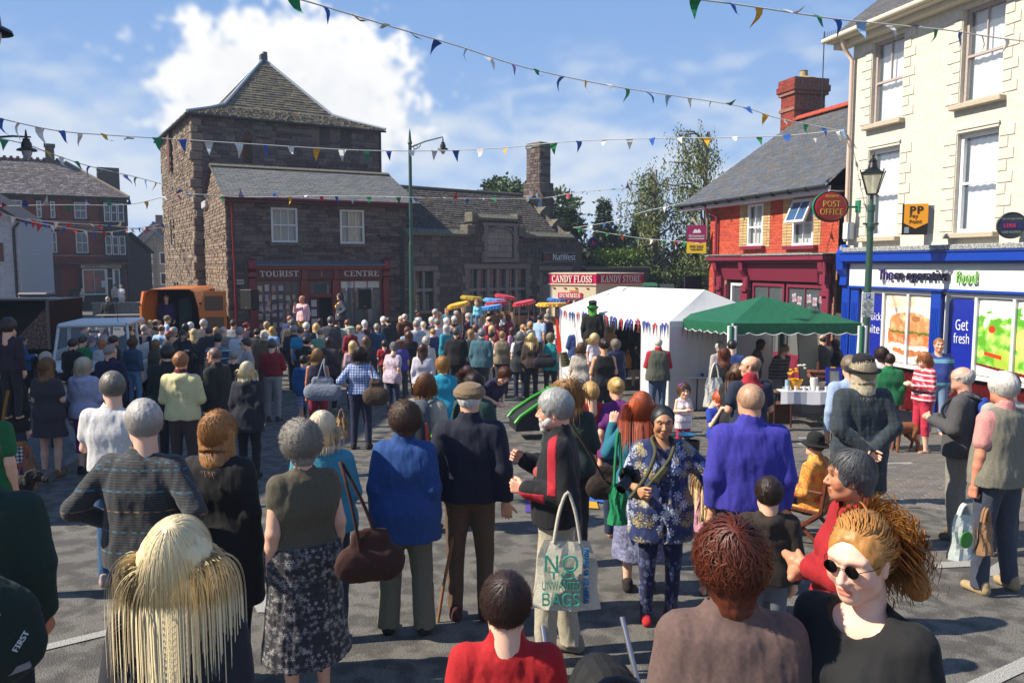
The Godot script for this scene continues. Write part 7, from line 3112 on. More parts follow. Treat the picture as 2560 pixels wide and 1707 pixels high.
	var pf2:=T9("picture_frame","upright picture in a bright blue frame on the gazebo table","picture",at*X(Basis(XR,-.15),V(.98,.22,.0)))
	Z("frame",B9([[0,.19,0,.32,.06,.03],[0,-.19,0,.32,.06,.03],[-.13,0,0,.06,.32,.03],[.13,0,0,.06,.32,.03]]),mat("frame_blue",K(.12,.13,.55),.4),pf2)
	Z("picture",bx(V0,V(.22,.34,.01)),M9("watercolour",K(.62,.64,.62),.7,.5,6.0),pf2)
	Z("ticket",bx(V(-.02,.21,.018),V(.09,.03,.004)),mat("ticket_yellow",K(.85,.65,.1),.6),pf2)
	S9("plastic_box",B9([[0,.07,0,.3,.14,.22]],.02),mat("box_aqua",K(.45,.62,.68),.4),"pale aqua plastic box at the right end of the table","box",at*XO(V(1.2,0,.1)))
	S9("black_box",B9([[0,.09,0,.18,.18,.12]],.01),mat("box_black",K(.04,.04,.07),.5),"black printed box at the left end of the table","box",at*XO(V(-.1,0,-.05)))
	S9("cardboard_box",B9([[0,.2,0,.5,.4,.4]],.01),mat("cardboard",K(.36,.22,.13),.9),"brown cardboard box under the gazebo table","box",turned(5.4,ground_at(0,-16)+.005,-16.1,20))
	var bag:=T9("green_bag","crumpled bright green shopping bag lying under the table","bag",turned(6.45,ground_at(0,-15.7)+.005,-15.75,15))
	var q:=Job.new()
	q.cell=.025
	q.b(V(-.2,.1,0),V(.2,.08,0),.09,.14,.08,1,.8)
	q.b(V(.0,.15,0),V(.02,.25,.0),.1,.05,.06)
	q.planes.append([V(0,-1,0),.0,.0])
	q.amp=.03
	q.freq=V(14,14,14)
	q.run()
	Z("sack",q.mesh(),mat("bag_lime",K(.25,.60,.03),.45),bag)
	var hd:=MN()
	hd.tube(P3([V(-.2,.12,.08),V(-.36,.2,.1),V(-.4,.12,.12),V(-.25,.05,.12)]),.014,.014,6)
	Z("handle",hd,mat("handle_pale",K(.68,.7,.62),.7),bag)
	var t2:=T9("trestle_table","small table with bottles and white wrapping left of the gazebo","table",turned(4.15,0,-18.0,-6))
	Z("tabletop",bx(V(.1,.8,0),V(.85,.03,.6)),mats["paper_white"],t2)
	for x in [-.25,.05,.42]:
		var lg:=MN()
		lg.bar(V(x,0,.2),V(x,.79,.25),.015,6)
		Z("leg",lg,mats["leg_brown"],t2)
	var glassy:=[["dark red bottle standing on the small table",K(.2,.02,.03)],["clear bottle with a pale label on the small table",K(.66,.62,.58)],["tall green bottle at the back of the small table",K(.1,.16,.1)]]
	for k in 3:
		S9("bottle",lathe_mb([[0,0],[.036,0],[.036,.17],[.014,.23],[.014,.29],[0,.29]],12),mat("bottle_glass%d"%k,glassy[k][1],.15),glassy[k][0],"bottle",turned(4.05+k*.16,.816,-17.95-k*.08))
	S9("blue_cup",lathe_mb([[0,0],[.03,0],[.035,.07],[.03,.07]],10),mat("cup_blue",K(.1,.2,.55),.4),"small blue cup at the front of the small table","cup",turned(4.3,.816,-17.8))
	S9("wrapping_bag",B9([[0,.08,0,.22,.16,.18]],.06),mats["paper_white"],"crumpled white bag at the left end of the small table","bag",turned(3.9,.816,-17.9,20))
	var rail:=T9("clothes_rail","clothes rail hung with dark garments before the food shop","clothes rail",turned(6.95,.12,-15.4,20))
	var rm:=MN()
	rm.bar(V(-.35,1.25,0),V(.35,1.25,0),.015,6)
	rm.bar(V(-.3,.02,0),V(-.3,1.25,0),.015,6)
	rm.bar(V(.3,.02,0),V(.3,1.25,0),.015,6)
	Z("frame",rm,mat("rail_steel",K(.3,.3,.32),.35,.7),rail)
	var cl2:=["16161a","3a1c2c","b02878","1c1c20","6a6458","20242a"]
	for k in 6:
		var gm:=MN()
		gm.box(V(-.25+k*.1,.8-.04*(k%3),0),V(.06,.8+.1*(k%2),.4),Basis(),.02)
		Z("garment",gm,cloth(cl2[k]),rail)
	S9("leaning_board",B9([[0,.95,0,.55,1.9,.03]]),mat("board_grey",K(.50,.50,.48),.4),"tall grey board leaning under the gazebo beside the plum shop","board",X(Basis(XU,.4)*Basis(XR,-.12),V(6.6,.02,-17.3)))
	var td:=T9("teddy_bear","yellow teddy bear sitting behind the gazebo table","toy",turned(5.1,.62,-16.6))
	var tq:=Job.new()
	tq.cell=.016
	tq.b(V(0,.12,0),V(0,.22,0),.11,.08,.02)
	tq.b(V(0,.36,0),V(0,.36,0),.085,.085,.02)
	tq.b(V(0,.34,.06),V(0,.34,.09),.035,.03,.02)
	for s in [-1,1]:
		tq.b(V(.065*s,.43,0),V(.065*s,.43,0),.03,.03,.01)
		tq.b(V(.09*s,.24,.02),V(.16*s,.12,.08),.04,.04,.02)
		tq.b(V(.06*s,.06,.05),V(.09*s,.04,.18),.05,.05,.02)
	tq.amp=.006
	tq.run()
	Z("body",tq.mesh(),mat("teddy_fur",K(.62,.42,.05),.95),td)
	S9("framed_panel",B9([[0,.45,0,.5,.02,.02],[0,.7,0,.5,.02,.02],[0,.95,0,.5,.02,.02],[-.24,.6,0,.02,.75,.02],[.24,.6,0,.02,.75,.02],[0,.6,-.01,.47,.7,.01]]),mat("frame_pink",K(.55,.34,.30),.7),"leaning pinkish framed panel inside the marquee front","panel",X(Basis(XU,.3)*Basis(XB,-.25),V(3.75,.6,-18.2)))
	var st:=T9("stage_platform","low dark platform in front of the red shopfront","platform",site(-9.0,26.9,27.0))
	Z("deck",bx(V(2.0,.5,0),V(4.6,.08,1.3)),mat("stage_board",K(.12,.11,.11),.8),st)
	Z("skirt",bx(V(2.0,.23,0),V(4.5,.46,1.2)),mat("stage_skirt",K(.05,.05,.05),.9),st)
	for s in 2:
		var sp:=T9("loudspeaker",["black loudspeaker on a tripod by the red drainpipe","black loudspeaker on a tripod before the right shop window"][s],"loudspeaker",turned(-8.7 if s==0 else -5.05,0,-26.4 if s==0 else -27.1,-20 if s==0 else 20),"loudspeakers by the shopfront")
		Z("cabinet",bx(V(0,2.17,0),V(.46,.68,.4),.02),mat("speaker_black",K(.02,.02,.022),.6),sp)
		Z("grille",bx(V(0,2.17,.203),V(.41,.62,.01)),mat("speaker_grille",K(.03,.03,.032),.8),sp)
		var pm:=MN()
		pm.bar(V(0,.4,0),V(0,1.85,0),.02,8)
		for k in 3:
			var an:=k*TAU/3
			pm.bar(V(0,.8,0),V(cos(an)*.5,.02,sin(an)*.5),.014,6)
		Z("tripod",pm,mats["speaker_black"],sp)
		Z("badge",bx(V(0,1.92,.21),V(.08,.03,.004)),mat("badge_grey",K(.4,.4,.4),.4),sp)
func lathe_mb(rows:Array,sides:int)->MB:
	var p:=P2()
	for q in rows:
		p.append(U(q[0],q[1]))
	var m:=MN()
	m.lathe(p,sides)
	return m
func build_vehicles():
	var v:=T9("yellow_van","yellow high-roof van with its rear doors open beside the tower","van",turned(-11.9,0,-28.3,12))
	var amber:=mat("van_amber",K(.80,.42,.02),.3)
	amber.clearcoat_enabled=true
	amber.clearcoat=.5
	var prof:=P2([U(-.95,.35),U(.95,.35),U(.97,1.2),U(.9,1.9),U(.78,2.4),U(.62,2.5),U(-.62,2.5),U(-.78,2.4),U(-.9,1.9),U(-.97,1.2)])
	var shell:=MN()
	for k in range(1,prof.size()):
		var a:=prof[k]
		var b:=prof[(k+1)%prof.size()]
		shell.quad(V(a.x,a.y,1.2),V(a.x,a.y,-3.2),V(b.x,b.y,-3.2),V(b.x,b.y,1.2))
	for k in range(1,prof.size()):
		var a:=prof[k]*.97+U(0,.04)
		var b:=prof[(k+1)%prof.size()]*.97+U(0,.04)
		shell.quad(V(b.x,b.y,1.18),V(b.x,b.y,-3.1),V(a.x,a.y,-3.1),V(a.x,a.y,1.18))
		shell.quad(V(prof[k].x,prof[k].y,1.2),V(prof[(k+1)%prof.size()].x,prof[(k+1)%prof.size()].y,1.2),V(b.x,b.y,1.18),V(a.x,a.y,1.18))
	shell.prism(prof,-3.22,-3.18)
	Z("body",shell,amber,v)
	Z("cab",B9([[0,1.2,-3.9,1.85,1.6,1.4]],.2),amber,v)
	Z("floor",bx(V(0,.4,-1),V(1.8,.1,4.3)),mat("van_floor",K(.1,.09,.08),.9),v)
	Z("lining",B9([[0,1.4,-2.2,1.7,2.0,.04]]),mat("van_inside",K(.05,.05,.05),.9),v)
	Z("bumper",bx(V(0,.32,1.22),V(1.9,.16,.14),.03),mat("bumper_black",K(.04,.04,.04),.6),v)
	var dk:=mat("van_seam",K(.35,.17,.01),.5)
	Z("seam",B9([[-.985,1.35,-.4,.02,.02,3.0],[-.93,1.95,-.4,.02,.02,3.0],[-.96,1.2,-1.2,.03,1.6,.02]]),dk,v)
	for s in [-1,1]:
		var d:=Node3D.new()
		d.name="rear_door"
		v.add_child(d,true)
		d.transform=X(Basis(XU,.12 if s>0 else -2.0),V(.95*s,0,1.22))
		var dp:=P2([U(0,.4),U(.86,.4),U(.86,2.42),U(.15,2.42),U(.0,1.9)]) if s>0 else P2([U(0,.4),U(-.86,.4),U(-.86,2.42),U(-.15,2.42),U(.0,1.9)])
		var dm:=MN()
		dm.prism(dp,-.04,.04)
		Z("panel",dm,amber,d)
		var tr:=M9("door_trim",K(.46,.36,.27),.9,.8,2.0)
		Z("trim",B9([[.45*s,2.0,.05,.6,.5,.02],[.45*s,1.15,.05,.62,.75,.02]],.02),tr,d)
		Z("hinge",B9([[.02*s,1.0,.05,.08,.06,.03],[.02*s,2.0,.05,.08,.06,.03]]),mats["bumper_black"],d)
	for s in [-1,1]:
		for z in [.2,-3.4]:
			var w:=MN()
			w.lathe(P2([U(0,-.1),U(.3,-.1),U(.34,-.06),U(.34,.06),U(.3,.1),U(0,.1)]),20,X(Basis(XB,PI/2),V(.88*s,.34,z)))
			Z("wheel",w,mat("tyre",K(.03,.03,.03),.9),v)
	Z("mirror",bx(V(-1.12,1.35,-3.5),V(.16,.36,.12),.03),mats["bumper_black"],v)
	var coat:=T9("hanging_coat","dark green coat hanging inside the open yellow van","coat",turned(-11.35,0,-27.6,12))
	Z("coat",B9([[0,1.5,0,.42,1.3,.22],[0,2.1,0,.2,.16,.14]],.07),cloth("12302a"),coat)
	var t:=T9("box_trailer","dark navy box trailer with a graffiti streak at its back corner","trailer",turned(-13.6,0,-22.2,4))
	Z("body",bx(V(-1.4,1.72,0),V(5.0,1.32,2.0),.02),M9("trailer_navy",K(.045,.05,.075),.35,.7,.5),t)
	Z("top_rail",B9([[-1.4,2.4,1.0,5.04,.05,.06],[1.1,1.72,1.0,.06,1.32,.06]]),mat("trailer_rail",K(.42,.42,.43),.4,.6),t)
	var sp:=MN()
	sp.prism(P2([U(.0,1.08),U(1.07,1.08),U(1.07,2.2)]),1.001,1.006)
	Z("graphic",sp,M9("trailer_graphic",K(.40,.34,.36),.5,.4,1.2),t)
	Z("underside",bx(V(-1.4,.62,0),V(5.0,.9,1.8)),mat("trailer_under",K(.02,.02,.02),.9),t)
	Z("hatch",B9([[.45,2.5,.2,.8,.12,.5]],.04),mats["trailer_rail"],t)
	for x in [-1.6,-.8]:
		var w:=MN()
		w.lathe(P2([U(0,-.1),U(.32,-.1),U(.36,0),U(.32,.1),U(0,.1)]),20,X(Basis(XR,PI/2),V(x,.36,.95)))
		Z("wheel",w,mats["tyre"],t)
	var c:=T9("white_pickup","white four-wheel-drive vehicle facing the crowd in front of the dark trailer","car",turned(-9.75,.06,-18.4,14))
	var wh:=mat("car_white",K(.80,.80,.79),.3)
	Z("bonnet",B9([[0,.95,.75,1.6,.26,1.5]],.06),wh,c)
	Z("body",B9([[0,.6,-.7,1.7,.55,4.2]],.05),wh,c)
	Z("roof",B9([[0,1.86,-1.05,1.52,.1,2.0]],.04),wh,c)
	for s in [-1,1]:
		var pm:=MN()
		pm.bar(V(.8*s,1.05,.1),V(.73*s,1.84,-.12),.035,6)
		pm.box(V(.8*s,1.1,-1.0),V(.05,.35,2.1))
		pm.bar(V(.78*s,1.1,-1.0),V(.74*s,1.84,-1.0),.04,6)
		Z("pillar",pm,wh,c)
	var wsm:=MN()
	wsm.quad(V(-.77,1.08,.1),V(.77,1.08,.1),V(.7,1.82,-.12),V(-.7,1.82,-.12))
	Z("windscreen",wsm,glass_mat(),c)
	Z("dashboard",B9([[0,1.05,-.2,1.5,.12,.5],[0,1.0,-1.6,1.5,.9,.1]],.02),mat("car_inside",K(.06,.07,.08),.8),c)
	Z("mirror",bx(V(.0,1.7,-.2),V(.22,.06,.03)),mats["car_inside"],c)
	Z("sticker",B9([[.52,1.76,-.09,.14,.05,.01],[.55,1.18,.09,.13,.15,.01]]),mat("plate_white",K(.72,.74,.74),.5),c)
	for k in 2:
		var wp:=MN()
		wp.bar(V(-.5+k*.6,1.08,.14),V(.05+k*.6,1.14,.12),.01,5)
		Z("wiper",wp,mats["bumper_black"],c)
	Z("grille",B9([[0,.85,1.52,1.1,.24,.04]]),mats["bumper_black"],c)
	for s in [-1,1]:
		var hl:=MN()
		hl.lathe(P2([U(.1,0),U(.08,.03),U(0,.04)]),16,X(Basis(XR,PI/2),V(.66*s,.88,1.52)))
		Z("headlight",hl,mat("headlight_glass",K(.7,.72,.75),.1),c)
		for z in [.9,-1.9]:
			var w:=MN()
			w.lathe(P2([U(0,-.1),U(.33,-.1),U(.37,0),U(.33,.1),U(0,.1)]),20,X(Basis(XB,PI/2),V(.8*s,.37,z)))
			Z("wheel",w,mats["tyre"],c)
	var an:=MN()
	an.bar(V(.5,1.88,-.3),V(.48,2.45,-.3),.006,4)
	Z("aerial",an,mats["bumper_black"],c)
	S9("far_car",B9([[0,.55,0,1.6,.6,3.6],[0,1.05,-.2,1.4,.5,1.8]],.12),mat("car_dark",K(.05,.055,.065),.25),"dark car parked far off beside the tower's left edge","car",turned(-31.5,0,-72,20))
func build_ride():
	var rows:=[[-1.8,-26.6,2.0,"e0a010",12,"yellow canopy of the ride car at the left end, nearest the lamp post"],[-1.42,-28.2,2.17,"a88a10",-6,"dull yellow tilted canopy behind the left end of the ride"],[-.72,-26.4,1.93,"3888d0",8,"light blue canopy at the front centre of the ride"],[-.6,-27.9,2.1,"4a94d8",-5,"light blue canopy at the back centre of the ride"],
		[-.52,-27.1,2.03,"b01828",4,"red canopy between the two blue ride canopies"],[-.25,-28.9,2.18,"a01424",-10,"dark red canopy at the back of the ride"],[.4,-26.8,2.06,"c02030",10,"red tilted canopy standing alone right of the blue ones"],[1.33,-26.4,2.03,"e8a818",0,"wide yellow canopy nearest the white marquee"],[1.62,-27.6,2.12,"2060b8",-6,"deep blue canopy behind the wide yellow one"]]
	for k in rows.size():
		var q:Array=rows[k]
		var t:=T9("ride_car",q[5],"fairground ride",turned(q[0],0,q[1],q[4]*3.0),"cars of the children's ride")
		var big:=.5 if k==7 else .38
		var col:=mat("ride_"+q[3],hx(q[3]),.3)
		var m:=MN()
		var pl:=P2()
		for n in 8:
			var a:=TAU*(n+.5)/8.0
			pl.append(U(cos(a)*big*1.1,sin(a)*big*.75))
		var flat:=X(Basis(XB,D9(q[4]))*Basis(XR,XB,XU),V(0,q[2],0))
		m.prism(pl,-.09,.0,flat)
		Z("canopy",m,col,t)
		var top:=MN()
		var p2:=P2()
		for v in pl:
			p2.append(v*.93)
		top.prism(p2,.0,.035,flat)
		Z("canopy_top",top,mat("ride_top_"+q[3],hx(q[3]).lightened(.18),.4),t)
		for n in 8:
			var a:=pl[n]
			var b:=pl[(n+1)%8]
			for s in 3:
				var c:=a.lerp(b,(s+.5)/3.0)*1.02
				var bulb:=MN()
				bulb.lathe(P2([U(0,-.025),U(.024,0),U(0,.025)]),6)
				Z("bulb",bulb,mat("ride_bulb_"+q[3],hx(q[3]).lightened(.45),.2),t,flat*XO(V(c.x,c.y,-.045)))
		for s in [[-1,-1],[1,-1],[1,1],[-1,1]]:
			var p:=MN()
			p.bar(V(s[0]*big*.75,.6,s[1]*big*.45),V(s[0]*big*.75,q[2]- .05+s[0]*.75*big*tan(D9(q[4])),s[1]*big*.45),.012,5)
			Z("pole",p,mat("ride_pole",K(.6,.55,.48),.3,.6),t)
		Z("seat_back",B9([[0,1.45,-big*.4,big*1.3,.3,.03]]),mat("ride_ply",K(.55,.43,.30),.7),t)
		Z("car_body",B9([[0,.55,0,big*2.0,.6,big*1.5],[0,.9,.1,big*1.7,.2,.3]],.12),mat("ride_white" if k%3 else "ride_orange",K(.78,.77,.75) if k%3 else K(.65,.15,.05),.3),t)
func build_people():
	p("white-haired person in black jacket with small rucksack standing alone by the barrier",-18.80,-37.00,1.83,185,"m|short|b0aca0|jacket|1a1a1c|trousers|141416|down")
	p("elderly person in pale clothes sitting before the far shop window",-30.75,-57.00,1.20,20,"f|short|c0b8a8|shirt|b0aca0|trousers|aaa498|hold",{"sit":true,"up":.69})
	p("dark-haired woman in pale grey top at the far shop door",-28.38,-57.00,1.95,190,"f|short|403028|tee|a8a09c|trousers|303444|down")
	p("person in bright white shirt and pale trousers at the far shop door",-27.96,-57.00,1.88,175,"m|bald|b09880|tee|dcdce0|trousers|c8c4be|down")
	p("brown-haired person in pale shirt behind the dark trailer",-23.46,-38.00,2.00,120,"m|short|5a3a2a|tee|b8c4d0|trousers|404650|down")
	p("man in purple top standing inside the open yellow van",-11.99,-27.60,1.75,25,"m|short|8a7868|hood|2c1050|trousers|202024|down",{"up":.52})
	p("balding speaker in pink striped shirt and yellow trousers holding a microphone",-7.04,-26.70,1.72,-25,"m|bald|907868|shirt|vstripes c8344a e8c0c4 d8d0d0|trousers|c89a3c|down",{"tag":"speaker","right":[V(-.1,-.22,.08),V(.12,.22,.12),V(0,1,0),1.2],"girth":1.2,"face":1,"up":.57,"skin":"d08a6a"})
	p("dark curly-haired official in grey suit, white shirt and gold chain on the stage",-5.78,-26.80,1.74,-70,"f|wavy|1c1614|jacket|3a3e48|trousers|24262c|hip",{"tag":"mayor","up":.63,"over":{"top":"tank","topc":"d0d0d4","neck":.08}})
	p("dark-haired man in black jacket facing outward before the yellow van",-11.17,-23.98,1.76,30,"m|short|5a4a40|jacket|141418|trousers|222228|down",{"face":1})
	p("long dark-haired woman in sunglasses near the white vehicle",-12.82,-23.86,1.66,20,"f|long|241a16|jacket|16161a|trousers|202028|down",{"glasses":"dark","face":1})
	p("grey-brown-haired man in maroon top behind the white-haired man",-11.90,-23.08,1.70,150,"m|short|7a6654|hood|5a1a24|")
	p("dark-haired man in dull green shirt below the long dark-haired woman",-11.77,-21.78,1.70,120,"m|short|3a2a20|tee|2a5a38|trousers|303038|fold")
	p("grey-brown head in grey shirt beside the dull green shirt",-11.42,-21.54,1.66,155,"m|short|8a7a70|tee|5a5a62|")
	p("white-haired woman in pale top at the left edge of the crowd",-11.40,-21.92,1.68,136,"f|short|d0c8bc|shirt|c8c4c4")
	p("white curly-haired woman right above the ginger bob",-10.02,-19.42,1.62,168,"f|perm|d4ccc0|shirt|b4b0b4")
	p("dark-haired young man in bright green shirt beside the white vehicle",-9.84,-18.14,1.68,150,"m|short|3c2a20|tee|1c7a40|trousers|303038|fold")
	p("woman in floral purple headscarf and turquoise top",-10.05,-18.92,1.60,163,"f|none|000000|shirt|1c98b0|trousers|384048|down",{"hat":"scarf","hatc":"petals 6a2a6a d8a0c0 e0d8e0"})
	p("ginger bob over a white hooded top",-9.39,-18.12,1.60,171,"f|bob|a8602c|hood|c8c4c0|trousers|384048|down")
	p("dark-haired man in sunglasses and dark jacket looking right",-8.78,-17.44,1.74,140,"m|short|3a2820|jacket|20222a|trousers|202028|down",{"glasses":"dark"})
	p("grey cropped older man in navy jumper with red collar",-6.57,-12.92,1.74,170,"m|crop|8a8078|jacket|14183a|trousers|202028|fold",{"girth":1.25,"look":V(0,-35,0)})
	p("dark cropped man in black top with hand at his chin, before the van's left corner",-9.92,-20.46,1.76,151,"m|short|2c2420|jacket|121624|trousers|181a20|chin")
	p("fair-haired person half hidden before the yellow van's rear corner",-11.03,-22.96,1.66,141,"f|short|a89478|shirt|504840|")
	p("grey-haired man in long navy coat, before the yellow van",-9.71,-20.94,1.74,146,"m|short|a8a29c|jacket|181c38|trousers|202028|down")
	p("blonde head in white right of the navy coat",-10.97,-24.04,1.64,124,"f|bob|b89a68|shirt|d0ccc8")
	p("brown balding man in charcoal jacket under the open van door",-10.21,-22.74,1.76,159,"m|bald|4a382c|jacket|34343a|trousers|202028|down")
	p("balding man in pale blue shirt under the open van",-9.37,-21.20,1.72,172,"m|bald|5a4a40|shirt|9cc0e8")
	p("man in khaki cap and light blue shirt at the open van",-10.73,-24.70,1.74,117,"m|short|6a5a48|shirt|a4bce0",{"hat":"cap","hatc":"8a805e"})
	p("small red-haired woman in the crowd before the van's floor",-9.02,-20.84,1.58,151,"f|curly|8a3a1c|jacket|2c2a28|")
	p("grey curly-haired woman in brown before the van",-9.01,-21.10,1.66,153,"f|curly|9a9288|shirt|48443e|")
	p("brown-haired woman looking down at a paper, before the grey curls",-8.45,-19.58,1.60,60,"f|short|7a5230|jacket|2a2624|trousers|303038|hold")
	p("dark bobbed woman in dark zipped jacket facing outward",-8.45,-20.32,1.64,40,"f|bob|2a1c18|jacket|1c1e26|trousers|202028|hold",{"face":1,"look":V(25,0,0)})
	p("black-haired head left of the rosy white-haired woman",-9.25,-22.46,1.66,164,"f|bob|1c1614|jacket|202020|trousers|202028|down")
	p("white-haired woman in pale pink top under the open van door",-9.42,-23.24,1.64,159,"f|perm|d8d0cc|shirt|d0b4b8")
	p("straight blonde-haired woman below the open van door",-8.58,-21.38,1.60,168,"f|long|c8b07c|shirt|605848")
	p("large white-haired man in dark grey jacket at the stone gable",-8.65,-22.24,1.78,156,"m|full|b4b0aa|jacket|3a3c44|",{"girth":1.2})
	p("brown-haired man in grey jacket and khaki shorts",-7.56,-19.78,1.78,173,"m|short|4a3426|jacket|34363c|shorts|8a7858|pocket")
	p("light brown-haired woman behind the grey jacket and khaki shorts",-8.06,-21.60,1.62,164,"f|bob|a47c50|shirt|6a5a50")
	p("white-haired balding man under the drainpipe",-7.55,-20.72,1.72,173,"m|bald|c0b8b0|shirt|a09484")
	p("brown-haired man in light grey shirt at the loudspeaker tripod",-7.92,-22.54,1.76,175,"m|short|4a362a|tee|8c9098")
	p("tall grey-haired man in white sweatshirt left of the brown jacket",-6.69,-19.46,1.78,178,"m|full|8a847c|shirt|d4d4d8",{"girth":1.3})
	p("woman with red hair tied up, in dark purple, by the tripod",-7.87,-23.52,1.62,154,"f|bun|8a241c|jacket|2c1430|")
	p("dark-haired head right of the purple top and red hair",-6.80,-21.12,1.62,177,"m|short|3c2a22|jacket|2a2a2c|")
	p("balding white-haired man in brown jacket",-5.85,-18.76,1.74,-171,"m|bald|c8c0b8|jacket|6a5440|trousers|4a4038|down",{"girth":1.1})
	p("fair curly-haired woman before the left shop window",-7.36,-23.82,1.62,160,"f|curly|a88c60|shirt|b4a890")
	p("golden-blonde woman in pale blue top and dark collar",-6.60,-21.82,1.62,167,"f|bob|c0984e|tee|7aa0d0")
	p("black-haired man in striped navy shirt with mint back panel",-6.44,-17.32,1.78,-167,"m|full|1c1614|tee|stripes 1c2a50 30406a 9cc0b0|")
	p("dark-haired man in sunglasses and pale grey shirt facing left",-5.28,-15.74,1.76,-60,"m|short|2c2420|shirt|a09c9c|trousers|404048|fold",{"glasses":"dark","girth":1.2})
	p("grey-haired man in red jumper and pale grey trousers",-4.96,-16.34,1.70,-179,"m|full|4a4644|shirt|8c1420|trousers|9c9a98|down",{"lvl":1,"shoes":"403a38","hem":.98,"pose":"fold"})
	p("grey-haired woman in black top below the striped navy shirt",-4.96,-14.10,1.60,-177,"f|short|8c8880|shirt|141416|trousers|202028|down")
	p("pale blonde woman in navy raincoat with dark shoulder bag",-3.59,-10.68,1.60,172,"f|bob|cfc2a0|hood|161a28|trousers|121218|down",{"girth":1.2,"hem":.72,"lvl":1,"shoes":"181818"})
	p("stocky shaven-headed man in sunglasses and black jacket facing left",-4.34,-11.56,1.76,-105,"m|crop|6a5248|jacket|141416|trousers|24262c|down",{"glasses":"dark","girth":1.2,"lvl":1,"face":1,"skin":"c89478"})
	p("ginger-haired man in cream hooded top and brown trousers",-4.33,-10.32,1.74,180,"m|full|8c5a30|hood|d4cc98|trousers|453230|fold",{"lvl":1,"over":{"top":"tank","topc":"6a1c24","collar":true,"hem":1.3}})
	p("black-haired man in dark green jumper left of the cream hooded top",-5.02,-11.52,1.78,176,"m|full|1c1614|jacket|10201e|trousers|181a20|fold",{"lvl":1})
	p("brown-haired woman in olive gilet carrying wooden slats",-8.18,-18.16,1.60,156,"f|bob|7a5a34|vest|4a4a34|")
	p("brown curly-haired woman in denim jacket and pale jeans",-8.57,-17.88,1.64,172,"f|curly|6a4a28|jacket|34506a|trousers|6a90b4|down",{"hem":.98,"lvl":1,"shoes":"403830"})
	p("dark-haired man in black top before the white vehicle",-8.89,-16.02,1.74,160,"m|short|2c2018|jacket|0e0e12|trousers|181a20|fold",{"girth":1.2})
	p("grey-haired woman in dark top behind the wavy brown hair",-7.45,-12.62,1.64,160,"f|bob|a09888|jacket|141416|trousers|202028|fold")
	p("wavy brown-haired woman in dark grey tweed dress",-6.36,-10.78,1.64,176,"f|wavy|7a5430|tee|3a363c|dress|3a363c|fold",{"skirt":.62,"girth":1.15,"lvl":1,"shoes":"7a5a3a"})
	p("white-haired woman in lavender hooded top and purple cropped trousers",-5.98,-11.02,1.64,176,"f|bob|c4b8a0|hood|a8a8c4|crop|6a1c74|fold",{"girth":1.15,"look":V(0,-55,0),"lvl":1,"shoes":"2c1c18","face":1,"hem":.86,"wide":.02})
	p("grey-haired man in white T-shirt and blue jeans",-3.28,-6.44,1.77,178,"m|full|6a645c|tee|d0cecc|trousers|36587e|fold",{"look":V(0,40,0),"lvl":2,"hem":.97,"shoes":"a8968a","wide":.012,"glasses":"dark","hair_seed":3})
	p("dark-haired woman in black with a mustard shoulder bag",-6.27,-9.80,1.64,190,"f|bob|3c2418|elbow|0c0c0e|trousers|2a3248|down",{"girth":1.25,"lvl":1,"hem":.85})
	p("bearded dark-haired man in dark shirt at the left edge",-12.09,-19.12,1.78,110,"m|short|241a16|tee|181c28|trousers|202028|down")
	p("dark-haired child raised on shoulders at the left edge",-6.10,-9.60,1.20,180,"m|full|2c1e18|shirt|2a1c2c|trousers|202028|down",{"up":.97,"lvl":1})
	p("young person in bright blue jacket behind the bearded man",-11.82,-19.10,1.60,130,"m|short|3a2c28|jacket|1c5a90|trousers|202028|hold")
	p("bald man in blue below the speaker's left side",-7.03,-25.12,1.72,159,"m|crop|a8745c|jacket|202a60|")
	p("dark grey-haired man in olive jacket left of the speaker",-6.28,-22.68,1.76,-171,"m|full|5a5650|jacket|4a4434|trousers|404038|down",{"girth":1.15})
	p("grey-haired man in dark slate jacket below the olive jacket",-5.65,-20.56,1.74,-179,"m|full|8c8884|jacket|30303c|")
	p("brown-haired man in bright turquoise T-shirt",-5.41,-20.30,1.74,-179,"m|short|5a4a3c|tee|1c90b8|trousers|303848|down")
	p("white-haired man right below the yellow trousers of the speaker",-5.67,-21.88,1.72,-172,"m|full|ccc6c0|jacket|38344a|")
	p("long golden-haired woman in white cardigan with an orange print",-5.56,-22.54,1.66,-177,"f|long|d0a868|cardi|d4d0cc")
	p("balding man in soft green shirt",-4.85,-20.08,1.72,-167,"m|bald|8a7464|shirt|6c9c80",{"girth":1.1})
	p("dark red-haired woman before the open shop door",-6.11,-25.26,1.62,-168,"f|bob|3a1814|shirt|401c24|trousers|202028|down")
	p("tall grey-haired man in grey suit jacket before the official",-5.29,-23.14,1.80,-169,"m|full|4c4a4a|jacket|44464c|trousers|34363c|down",{"girth":1.15})
	p("short blonde person at the grey suit's right elbow",-5.30,-23.90,1.50,-176,"f|bob|c4a878|shirt|a0a090")
	p("auburn-haired person in pale mint top below the official",-5.00,-24.08,1.66,-163,"m|short|7a4424|shirt|a8b4a8")
	p("woman in pale green beret and red cardigan",-4.51,-22.16,1.60,-159,"f|bob|b0a898|cardi|8c1a2c",{"hat":"beret","hatc":"90ac98"})
	p("light brown-haired woman with pinned hair and white top",-4.30,-22.30,1.64,-147,"f|bun|8c6a48|shirt|d4d4d8")
	p("fluffy white-haired woman before the right shop window",-4.52,-24.34,1.62,-145,"f|perm|d8d4d0|shirt|b0a0a4")
	p("woman with maroon hair below the fluffy white hair",-4.10,-22.44,1.56,-161,"f|bob|4a1420|shirt|3c3034|")
	p("grey-haired woman in two-tone blue jacket",-3.84,-22.54,1.64,-169,"f|full|8a8478|jacket|1c4464|",{"girth":1.2})
